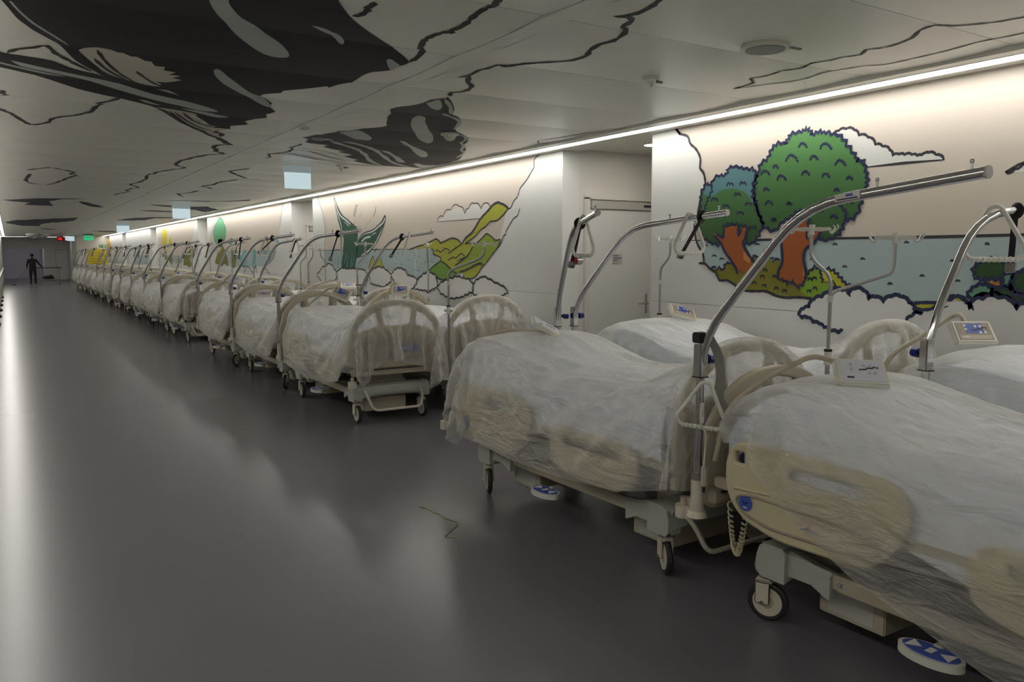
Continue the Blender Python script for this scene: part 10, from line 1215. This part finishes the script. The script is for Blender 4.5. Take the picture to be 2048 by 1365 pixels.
def iv_pole(x, y, rz, label, kind='single'):
    root = link('iv_pole', None, None, (x, y, 0), (0, 0, rz)); root.empty_display_size = .2
    tag(root, label, 'iv pole', 'drip poles standing between the beds')
    link('lower_tube', IVB, root); link('height_clamp', IVC, root)
    if kind == 'bent': link('upper_tube', IVX, root); link('hook_plate', HOOKP, root, (.40, 0, 1.81), (0, 0, .3)); link('collar', IVF, root, (0, 0, -.05))
    else:
        link('upper_tube', IVU, root); link('hook_plate', HOOKP, root, (-.11, 0, 1.84), (0, 0, .2)); link('collar', IVF, root)
        if kind == 'double': link('side_arm', IVA, root); link('hook_plate', HOOKP, root, (.31, 0, 1.79), (0, 0, .15))
    return root

# ------------------------------------------------------------------ place the beds
LX, RX = 3.26, 4.39
Lfoot = [.37, 2.85, 7.35, 9.80, 12.30, 16.25, 18.75, 21.22, 23.7, 26.2, 28.7, 31.2, 33.7, 36.2, 38.8, 41.4, 44.0]
Rfoot = [.20, 2.78, 7.48, 10.05, 12.60, 16.25, 18.75, 21.25, 23.75, 26.25, 28.8, 31.3, 33.8, 36.4, 39.0, 41.6, 44.2]
def rowtxt(row): return 'aisle-side row' if row == 'L' else 'wall-side row'
def ctrl_std(rz=.0, style=1, lift=0.0):
    return ([(-.47, 2.24, .60), (-.47, 2.22, 1.0 + lift), (-.30, 2.05, 1.16 + lift), (-.12, 1.86, 1.22 + lift), (-.06, 1.72, 1.13 + lift)], (-.02, 1.60, 1.105 + lift), (.42, .0, rz), style)
beds = []
RB = random.Random(4)
for row, X0, F_ in (('L', LX, Lfoot), ('R', RX, Rfoot)):
    for i, fy in enumerate(F_):
        x = X0 + (.02 if (row, i) == ('L', 0) else RB.uniform(-.02, .02) if i > 3 else 0); rz = (.03 if (row, i) == ('L', 1) else 0) if i < 3 else (RB.uniform(-.02, .02) if row == 'L' else RB.uniform(-.006, .006))
        head = (row, i) not in (('L', 1), ('R', 0), ('R', 1))
        ctrl = None
        if row == 'L':
            ctrl = {0: ([(-.475, 2.27, .72), (-.46, 2.22, .98), (-.34, 2.12, 1.12), (-.14, 2.00, 1.235), (-.09, 1.92, 1.215), (-.09, 1.86, 1.19)], (-.10, 1.78, 1.16), (.75, .04, -.62), 0),
                    1: ([(-.30, 2.36, .72), (-.28, 2.36, 1.06), (-.10, 2.15, 1.15), (.02, 1.80, 1.15), (.02, 1.90, 1.12)], (-.0, 1.82, 1.165), (.25, .50, -.35), 0),
                    2: ([(-.30, 2.28, .75), (-.28, 2.20, 1.03), (.02, 2.05, 1.30), (.10, 1.97, 1.30), (.11, 1.93, 1.28)], (.12, 1.9, 1.225), (1.05, .35, -.75), 1),
                    3: ([(-.42, 2.28, .7), (-.4, 2.2, 1.0), (-.25, 2.1, 1.12)], (-.15, 2.0, 1.10), (.3, 0, -.4), 1),
                    4: ([(-.3, 2.3, .8), (-.2, 2.25, 1.1), (.0, 2.1, 1.36), (.06, 2.06, 1.33)], (.06, 2.0, 1.26), (1.0, .2, -.6), 0), 5: ctrl_std(-.3, 0)}.get(i)
        else:
            ctrl = {0: ([(-.40, 2.40, .80), (-.30, 2.40, 1.06), (-.12, 2.30, 1.18), (.02, 2.22, 1.29), (-.06, 2.14, 1.30), (-.08, 2.10, 1.25)], (-.12, 2.05, 1.195), (.80, .0, -.50), 1),
                    1: ([(-.2, 2.28, .75), (-.1, 2.2, 1.02), (.08, 2.05, 1.14), (.10, 1.92, 1.17)], (.10, 1.84, 1.175), (.55, .28, -.35), 1),
                    2: ([(-.30, 2.28, .75), (-.28, 2.20, 1.02), (-.16, 2.2, 1.32), (-.11, 2.16, 1.34), (-.10, 2.12, 1.30)], (-.1, 2.08, 1.225), (1.1, 0, -.45), 1),
                    3: ctrl_std(-.2, 1, .10)}.get(i)
        lift = {('R', 0): .08, ('R', 1): .05}.get((row, i), 0.0)
        ca = {('L', 2): [.0, .1, -.1, .2], ('L', 1): [-.5, .3, -.45, .1], ('L', 0): [.3, .2, .42, 0], ('L', 3): [-.6, .3, -.15, .1], ('L', 4): [-.9, .3, .1, .1]}.get((row, i))
        make_bed(x, fy, rz, row, i, head, True, ctrl, 2, ca, lift)
        beds.append((row, i, x, fy, rz))
        key = {('L', 0): 'C', ('L', 1): 'B', ('L', 2): 'A', ('R', 0): 'C', ('R', 1): 'B', ('R', 2): 'D'}.get((row, i), 'ADDAA'[i % 5] if row == 'L' else 'D')
        mir = {('R', 0): True, ('L', 2): False, ('L', 3): False, ('R', 2): False}.get((row, i), i % 3 == 1 and row == 'R')
        pos = fancy(i) + (' from the camera' if i else ' to the camera')
        tag(link('mattress', MATTR[key], None, (x, fy, lift), (0, 0, rz)), 'pale blue mattress on the bed %s in the %s' % (pos, rowtxt(row)), 'mattress', 'mattresses under plastic')
        tag(link('duvet', DUVET[key], None, (x, fy, lift), (0, 0, rz)), 'pale blue duvet on the bed %s in the %s' % (pos, rowtxt(row)), 'duvet', 'duvets under plastic')
        sh = link('plastic_cover', sheet(key, mir), None, (x, fy, lift), (0, 0, rz))
        if i < 4: sd = sh.modifiers.new('smooth', 'SUBSURF'); sd.levels = 0; sd.render_levels = 1
        lab = {('L', 0): 'translucent sheet at the right edge, hem sloping away from the bare side rail', ('L', 1): 'translucent plastic sheet hanging low on the large second aisle bed', ('L', 2): 'translucent plastic sheet wrapped over the arched footboard beside the first gap',
               ('R', 0): 'crinkled plastic sheet on the wall-side bed under the mural trees, right edge'}.get((row, i), 'translucent plastic sheet on the bed %s in the %s' % (pos, rowtxt(row)))
        tag(sh, lab, 'plastic cover', 'plastic sheets over the beds')
# coiled cable and CE mark on the nearest bed
b1 = [o for o in C.objects if o.name.startswith('hospital_bed')][0]
link('coiled_cable', P_['coiled_cable'], b1, (0, -.03, 0))
rr_ = [o for o in b1.children if o.name.startswith('base_rail')][0]
link('ce_mark', P_['ce_mark'], rr_)

# trapeze bars
t1 = trapeze(2.755, 2.70, math.radians(-1), 'chrome trapeze bar rising in front of the mural trees, grey strap on its pole', .56, .72)
hd = link('grip_handle', RING, t1, (-.0, -.040, 1.10), (0, .12, -.72)); hd.scale = (.8, .8, .8); hd['label'] = 'white grip ring hung over the pole'
lp = link('strap_loop', MB().box(-.032, .032, -.032, .032, 1.285, 1.335, 'strap_black', .006).mesh('strap_loop'), t1)
sp = [Vector((.02, -.03, 1.32)), Vector((.055, -.06, 1.24)), Vector((.07, -.07, 1.12)), Vector((.055, -.06, 1.03)), Vector((.09, -.10, .96)), Vector((.17, -.16, .93))]
st_ = MB(); spr = round_path(sp, .08)
for a, b_ in zip(spr, spr[1:]):
    d_ = (b_ - a); sd_ = Vector((.7, -.7, 0)).normalized() * .021
    st_.poly([a - sd_, a + sd_, b_ + sd_, b_ - sd_], 'plastic_grey', Vector((0, .003, .001)))
link('strap', st_.mesh('strap'), t1)['label'] = 'dark grey strap curling from the pole'
link('strap_buckle', MB().box(.12, .20, -.175, -.15, .905, .955, 'strap_black', .004).mesh('strap_buckle'), t1)
link('power_plug', MB().tube([(-.02, -.03, 1.0), (-.03, -.04, .90), (.0, -.05, .86), (-.01, -.05, .70)], .005, 'castor_white', 6, .03).box(-.022, .006, -.062, -.038, .60, .70, 'castor_white', .006).cyl((-.012, -.05, .57), (-.012, -.05, .60), .003, 'strap_black', 6).cyl((-.003, -.05, .57), (-.003, -.05, .60), .003, 'strap_black', 6).mesh('power_plug'), t1)['label'] = 'beige cable with plug hooked on the pole'
link('pole_label', MB().box(-.010, .010, -.0225, -.0205, .90, 1.00, 'print_white').box(-.004, .004, -.0232, -.0225, .93, .96, 'led_trim').mesh('pole_label'), t1)
bl = MB().box(-.0235, -.019, -.11, .0, -.012, .016, 'led_trim').box(-.0245, -.0235, -.08, -.05, .002, .012, 'label_blue').box(-.0245, -.0235, -.10, -.01, -.008, -.003, 'print_dark')
link('boom_label', bl.mesh('boom_label'), t1, (0, -.72, 1.914), (math.radians(-5), 0, 0))
trapeze(3.75, 5.27, math.radians(-24), 'trapeze bar with grey grip ring and red reel before the niche door', .55, .72, (.45, 1.9, 0), (.30, .2, .3), True)
trapeze(3.88, 5.22, math.radians(2), 'long chrome trapeze bar across the niche door, black strap near its tip', .64, .92, (.66, 0.0, 0), (.76, .55, 0))
trapeze(3.87, 2.25, math.radians(75), 'trapeze bar at the right edge with a large white grip ring and black strap', .27, .72, (.16, 1.0, .1), (.34, .25, .2))
trapeze(2.76, 9.76, math.radians(25), 'chrome trapeze bar crossing in front of the green whale tail', .60, .78, (.62, .8, 0), (.55, .3, .4))
trapeze(3.90, 9.93, math.radians(16), 'thin trapeze bar right of the whale tail with a white grip', .60, .82, (.48, .9, .35), (.28, .7, 0))
tl = [(2.76, 12.22, 24, 'trapeze bar with dangling black strap, left of the second niche', (.3, .5, .2), (.45, .9, .2)), (3.90, 14.97, 16, 'trapeze bar with a round white grip beside the second niche', (.8, .4, .2), (.75, .3, .3)),
      (2.76, 14.72, 26, 'trapeze bar crossing below the oval green tree', None, (.72, .1, .3)), (3.90, 18.6, 14, 'pale trapeze bar behind the one below the green tree', (.6, .5, .1), (.5, .2, .2)),
      (2.76, 18.68, 24, 'trapeze bar reaching toward the yellow trees, bent strap at its tip', (.6, .4, .2), (.5, .3, .2))]
for x, y_, a, lb, hh, ss in tl: trapeze(x, y_, math.radians(a), lb, .60, .80, hh, ss)
for i in range(6, len(Lfoot)):
    if i % 7 == 5: continue
    trapeze(2.76, Lfoot[i] + 2.42, math.radians(RB.uniform(14, 32)), 'trapeze bar at the %s bed from the camera in the aisle-side row' % fancy(i), .60, .80, (RB.uniform(.4, .8), RB.uniform(0, 1.5), 0) if i % 2 else None, (.6, .3, .2))
for i in range(6, len(Rfoot)):
    if i % 3 == 2: continue
    trapeze(3.90, Rfoot[i] + 2.42, math.radians(RB.uniform(8, 24)), 'trapeze bar at the %s bed from the camera in the wall-side row' % fancy(i), .60, .80, (RB.uniform(.4, .8), RB.uniform(0, 1.5), 0) if i % 2 else None, (.6, .3, .2))
# drip poles
iv_pole(3.83, 2.79, math.radians(-60) , 'steel drip pole with two arms in front of the large orange tree trunk', 'double')
iv_pole(4.92, 5.34, math.radians(95), 'slim drip pole against the wall left of the mural trees')
iv_pole(3.83, 7.33, math.radians(-52), 'drip pole with one long bent arm in front of the green hills', 'bent')
iv_pole(4.96, 10.1, math.radians(60), 'slim drip pole before the printed blue sea')
ch = MB()
for k in range(24): ch.sph((4.80 + .012 * math.sin(k * .5), 10.16, 1.78 - .021 * k), .008, 'print_white', n=6)
tag(link('bead_chain', ch.mesh('bead_chain')), 'pale bead chain hanging from the drip pole before the printed sea', 'chain')
iv_pole(3.84, 12.30, math.radians(130), 'drip pole with curved tip beside the second niche')
iv_pole(4.90, 15.2, math.radians(-95), 'drip pole with long bent arm in the second niche opening', 'bent')
iv_pole(4.93, 14.3, math.radians(20), 'short drip pole at the edge of the whale tail mural')
iv_pole(3.80, 9.80, math.radians(150), 'drip pole curving over the whale tail')
for k, (x, y_) in enumerate(((4.88, 19.2), (4.88, 21.4), (3.84, 21.0), (4.88, 24.0), (3.84, 26.0), (4.88, 28.6), (4.88, 31.5), (3.84, 33.6), (4.88, 36.5), (4.88, 40.0), (3.84, 43.8))):
    iv_pole(x, y_, 1.57 + .2 * (k % 3), 'drip pole among the far beds, %s of those beyond the green tree' % fancy(k).replace('nearest', 'first'))

# ------------------------------------------------------------------ ceiling fittings and signs
s = link('ceiling_speaker', MB().cyl((0, 0, .0), (0, 0, .02), .135, 'plastic_white', 36, .13).mesh('speaker_ring'), None, (3.55, 3.06, H - .030))
tag(s, 'round flush ceiling speaker above the mural trees', 'speaker'); link('grille', MB().cyl((0, 0, -.004), (0, 0, .002), .105, 'speaker_grille', 32).mesh('grille'), s)
link('status_tab', MB().box(.06, .14, -.13, -.11, -.008, 0, 'plastic_grey').mesh('status_tab'), s)
def small_dev(x, y_, r, hgt, label, cat, name, arm=False, dome=False):
    mb = MB().cyl((0, 0, -.012), (0, 0, .012), r, 'plastic_white', 24)
    if dome: mb.sph((0, 0, -.012), r * .72, 'plastic_white', (1, 1, .9), 16)
    else: mb.cyl((0, 0, -hgt), (0, 0, -.01), r * .45, 'plastic_white', 16, r * .6)
    o = tag(link(name, mb.mesh(name), None, (x, y_, H - .014)), label, cat)
    if arm: link('indicator_arm', MB().cyl((r * .4, 0, -.02), (r * 1.5, -.01, -.02), .008, 'plastic_grey', 8).cyl((0, 0, -hgt - .02), (0, 0, -hgt), .010, 'chrome', 8).mesh('indicator_arm'), o)
small_dev(3.55, 3.97, .055, .035, 'small white sprinkler head with a grey tab on the ceiling', 'sprinkler', 'sprinkler_head', True)
small_dev(3.56, 6.76, .085, .05, 'white dome detector on the dark printed whale', 'detector', 'dome_detector', dome=True)
small_dev(2.30, 7.15, .045, .02, 'tiny white detector on the ceiling centre strip', 'detector', 'smoke_detector')
small_dev(3.65, 9.9, .06, .04, 'small white smoke detector right of the nearest lit sign', 'detector', 'smoke_detector', True)
def lit_sign(x, y_, w, hh, label, mname='sign_lit', green=False):
    root = link('hanging_sign', MB().box(-w / 2, w / 2, -.008, .008, -hh, 0, mname, .002).mesh('sign_plate'), None, (x, y_, H - .10))
    tag(root, label, 'sign', 'lit signs hanging from the ceiling')
    link('sign_housing', MB().box(-w / 2 - .004, w / 2 + .004, -.03, .03, 0, .085, 'sign_glass' if not green else 'plastic_grey', .004).mesh('sign_housing'), root)
    if green:
        f_ = MB()
        f_.poly([Vector((-.13, -.010, -.10)), Vector((-.05, -.010, -.04)), Vector((-.05, -.010, -.075)), Vector((-.0, -.010, -.075)), Vector((-.0, -.010, -.125)), Vector((-.05, -.010, -.125)), Vector((-.05, -.010, -.16))], 'print_white', Vector((0, -.002, 0)))
        f_.box(.06, .15, -.012, -.009, -.17, -.03, 'print_white'); f_.box(.085, .12, -.014, -.012, -.14, -.06, 'sign_green')
        link('sign_symbol', f_.mesh('sign_symbol'), root)
lit_sign(3.18, 10.2, .34, .20, 'blank white lit sign hanging nearest, left of the whale tail mural')
lit_sign(3.38, 19.5, .38, .22, 'blank white lit sign hanging second from the camera')
lit_sign(3.55, 32.0, .42, .24, 'blank white lit sign hanging third from the camera')
lit_sign(3.72, 49.0, .46, .26, 'green lit exit sign with arrow and running figure', 'sign_green', True)
o = link('hanging_sign', MB().box(-.28, .28, -.02, .02, -.22, .05, 'sign_lit', .004).mesh('sign_plate'), None, (3.02, 53.0, H - .12)); tag(o, 'blank white lit sign farthest away beside the red alarm lamp', 'sign', 'lit signs hanging from the ceiling')
o = link('alarm_lamp', MB().box(-.20, .2, -.06, .06, -.22, 0, 'red', .01).mesh('alarm_body'), None, (2.62, 53.0, H - .12)); tag(o, 'red alarm lamp box hanging at the corridor end', 'alarm')
link('hanger', MB().cyl((0, 0, 0), (0, 0, .12), .02, 'plastic_grey', 8).mesh('hanger'), o)
link('alarm_lens', MB().box(-.15, .05, -.075, -.06, -.16, -.05, 'red_lit', .005).box(.05, .3, -.05, .0, -.24, -.19, 'red').mesh('alarm_lens'), o)
mm = MB(); 
def dome(t):
    bmesh.ops.create_uvsphere(t, u_segments=28, v_segments=14, radius=.55)
    bmesh.ops.delete(t, geom=[v_ for v_ in t.verts if v_.co.z > .001], context='VERTS')
mm._add(dome, 'mirror', Matrix.Diagonal((1, 1, .55, 1)))
o = tag(link('convex_mirror', mm.mesh('convex_mirror'), None, (1.38, 50.0, H - .02)), 'half-dome convex mirror under the ceiling at the corridor end', 'mirror')
link('mirror_rim', MB().tube([(.55 * math.cos(a), .55 * math.sin(a), 0) for a in [2 * math.pi * k / 28 for k in range(28)]], .012, 'print_white', 6, closed=True).mesh('mirror_rim'), o)
# yellow board and exit sign on the far right wall block
o = tag(link('wall_board', MB().box(3.98, 5.05, 54.14, 54.2, .9, 2.05, 'board_yellow', .006).mesh('board_panel'), None), 'large yellow board on the far wall behind the last beds', 'board')
bm_ = MB()
for k in range(5): bm_.box(4.1 + .04 * (k % 2), 4.9 - .1 * (k % 3), 54.13, 54.14, 1.15 + .16 * k, 1.17 + .16 * k, 'olive')
link('board_lines', bm_.mesh('board_lines', False), o)
o = tag(link('exit_sign', MB().box(4.66, 5.02, 54.16, 54.2, 2.14, 2.30, 'sign_green_dull', .004).mesh('exit_plate'), None), 'small dark green exit sign above the yellow board', 'sign')
link('sign_symbol', MB().poly([Vector((4.69, 54.155, 2.22)), Vector((4.75, 54.155, 2.26)), Vector((4.75, 54.155, 2.235)), Vector((4.80, 54.155, 2.235)), Vector((4.80, 54.155, 2.205)), Vector((4.75, 54.155, 2.205)), Vector((4.75, 54.155, 2.18))], 'print_white').box(4.86, 4.98, 54.152, 54.16, 2.17, 2.27, 'print_white').mesh('sign_symbol', False), o)
# left wall: yellow and black print and small bumpers near the floor
o = tag(link('wall_plaque', MB().box(XL, XL + .03, 28.0, 31.0, 1.55, 1.95, 'board_yellow', .005).box(XL, XL + .032, 28.0, 31.0, 1.38, 1.55, 'print_dark', .005).mesh('plaque')), 'yellow and black plaque on the left wall', 'plaque')
for k in range(9):
    yy = 12.5 + 2.6 * k
    o = tag(link('wall_bumper', MB().cyl((XL + .02, yy, .21), (XL + .10, yy, .21), .035, 'strap_black', 14).cyl((XL, yy, .21), (XL + .03, yy, .21), .05, 'steel', 14).mesh('wall_bumper')), 'small black round bumper low on the left wall, %s from the camera' % fancy(k), 'bumper', 'round bumpers low on the left wall')
# yellowish string on the floor
rs = random.Random(2); P = [(2.26, 4.77), (2.29, 4.70), (2.28, 4.62), (2.31, 4.56), (2.29, 4.46), (2.33, 4.38), (2.30, 4.30), (2.22, 4.24), (2.18, 4.20), (2.13, 4.17), (2.20, 4.12), (2.17, 4.05)]
tag(link('floor_string', MB().tube([(x, y_, .003) for x, y_ in P], .0025, 'cord_yellow', 5, .03).mesh('floor_string')), 'loose yellowish string lying on the dark floor', 'string')

# ------------------------------------------------------------------ cleaner with mop and cart at the far end
def skin_mesh(name, joints, edges, mname, sub=2):
    me = bpy.data.meshes.new(name); me.from_pydata([j[0] for j in joints], edges, [])
    o = bpy.data.objects.new('tmp', me); C.objects.link(o)
    o.modifiers.new('s', 'SKIN'); 
    if not me.skin_vertices: me.attributes
    for sv, j in zip(me.skin_vertices[0].data, joints): sv.radius = (j[1], j[2] if len(j) > 2 else j[1])
    me.skin_vertices[0].data[0].use_root = True
    sb = o.modifiers.new('u', 'SUBSURF'); sb.levels = sub; sb.render_levels = sub
    r = bpy.data.meshes.new_from_object(o.evaluated_get(bpy.context.evaluated_depsgraph_get())); bpy.data.objects.remove(o); r.name = name
    r.materials.clear(); r.materials.append(M[mname]); r.shade_smooth(); return r
px_, py_ = 1.12, 53.0
root = link('person', None, None, (px_, py_, 0)); tag(root, 'person in dark clothes walking away while mopping at the corridor end', 'person')
J = [((0, 0, .93), .15, .12), ((0, .0, 1.15), .145, .11), ((0, .01, 1.36), .17, .11), ((0, .03, 1.47), .07, .07), ((0, .05, 1.56), .055, .06),
     ((.19, .01, 1.40), .065), ((.33, .06, 1.18), .048), ((.47, .16, 1.02), .036), ((-.19, .01, 1.40), .065), ((-.27, -.02, 1.15), .048), ((-.27, .05, .95), .036),
     ((.10, 0, .86), .11), ((.11, .06, .48), .075), ((.11, .03, .10), .05), ((.11, .14, .05), .04), ((-.10, 0, .86), .11), ((-.11, .03, .48), .075), ((-.12, -.08, .12), .05), ((-.12, .02, .05), .04)]
E_ = [(0, 1), (1, 2), (2, 3), (3, 4), (2, 5), (5, 6), (6, 7), (2, 8), (8, 9), (9, 10), (0, 11), (11, 12), (12, 13), (13, 14), (0, 15), (15, 16), (16, 17), (17, 18)]
link('body', skin_mesh('person_body', J, E_, 'person_black'), root)
hd_ = MB().sph((0, .06, 1.65), .1, 'skin', (.82, .95, 1.12), 18).sph((0, .16, 1.645), .018, 'skin', n=8).sph((-.083, .06, 1.645), .02, 'skin', (.5, 1, 1.4), 8).sph((.083, .06, 1.645), .02, 'skin', (.5, 1, 1.4), 8)
for s_ in (-1, 1): hd_.sph((s_ * .032, .147, 1.665), .009, 'print_dark', n=8)
hd_.box(-.022, .022, .146, .153, 1.600, 1.607, 'red'); link('head', hd_.mesh('head'), root)
link('hair', MB().sph((0, .045, 1.675), .104, 'person_black', (.88, .98, 1.05), 18).mesh('hair'), root)
for s_, p0 in ((1, Vector((.49, .18, 1.0))), (-1, Vector((-.27, .07, .93)))):
    hh = MB().sph(p0, .035, 'skin', (.7, 1.1, 1.2), 10)
    for k in range(4): hh.tube([p0 + Vector((-.02 + .014 * k, .02, -.02)), p0 + Vector((-.02 + .014 * k, .05, -.045 - .004 * (k % 2))), p0 + Vector((-.02 + .014 * k, .035, -.075))], .008, 'skin', 6)
    hh.tube([p0 + Vector((-.03 * s_, .01, 0)), p0 + Vector((-.045 * s_, .04, -.03))], .009, 'skin', 6)
    link('hand', hh.mesh('hand'), root)
mp_ = link('mop', MB().cyl((-.24, .08, 1.0), (-.92, -.1, .08), .013, 'mop_red', 10).mesh('mop_handle'), None, (px_, py_, 0)); tag(mp_, 'red-handled floor mop held out to the left of the cleaner', 'mop')
link('mop_head', MB().box(-1.05, -.85, -.16, -.04, .0, .04, 'strap_black', .01).mesh('mop_head'), mp_)
cx, cy = 1.95, 53.6
cart = link('cleaning_cart', None, None, (cx, cy, 0)); tag(cart, 'low table-like cleaning cart pushed to the right of the cleaner', 'cart')
link('top_shelf', MB().box(-.62, .62, -.28, .28, .93, .97, 'person_black', .01).mesh('top_shelf'), cart)
link('lower_shelf', MB().box(-.52, .52, -.26, .26, .26, .30, 'panel_taupe', .01).mesh('lower_shelf'), cart)
for sx in (-.5, .5):
    for sy in (-.25, .25):
        l_ = link('leg', MB().cyl((sx, sy, .09), (sx, sy, .95), .014, 'steel', 8).mesh('leg'), cart); link('castor', MB().cyl((sx - .012, sy, .045), (sx + .012, sy, .045), .045, 'tyre_black', 14).mesh('castor'), l_)
link('handle', MB().tube([(-.62, -.2, .95), (-.74, -.2, 1.02), (-.74, .2, 1.02), (-.62, .2, .95)], .012, 'steel', 8, .04).mesh('handle'), cart)
tag(link('bag', MB().sph((0, 0, .10), .3, 'strap_black', (1.0, .7, .40), 18).sph((.12, 0, .18), .12, 'strap_black', (1, .8, .6), 12).mesh('bag'), None, (cx - .05, cy, .285)), 'black bag lying on the lower shelf of the cleaning cart', 'bag')
print('objects', len(C.objects), 'tris', sum(len(o.data.polygons) for o in C.objects if o.type == 'MESH') * 2)
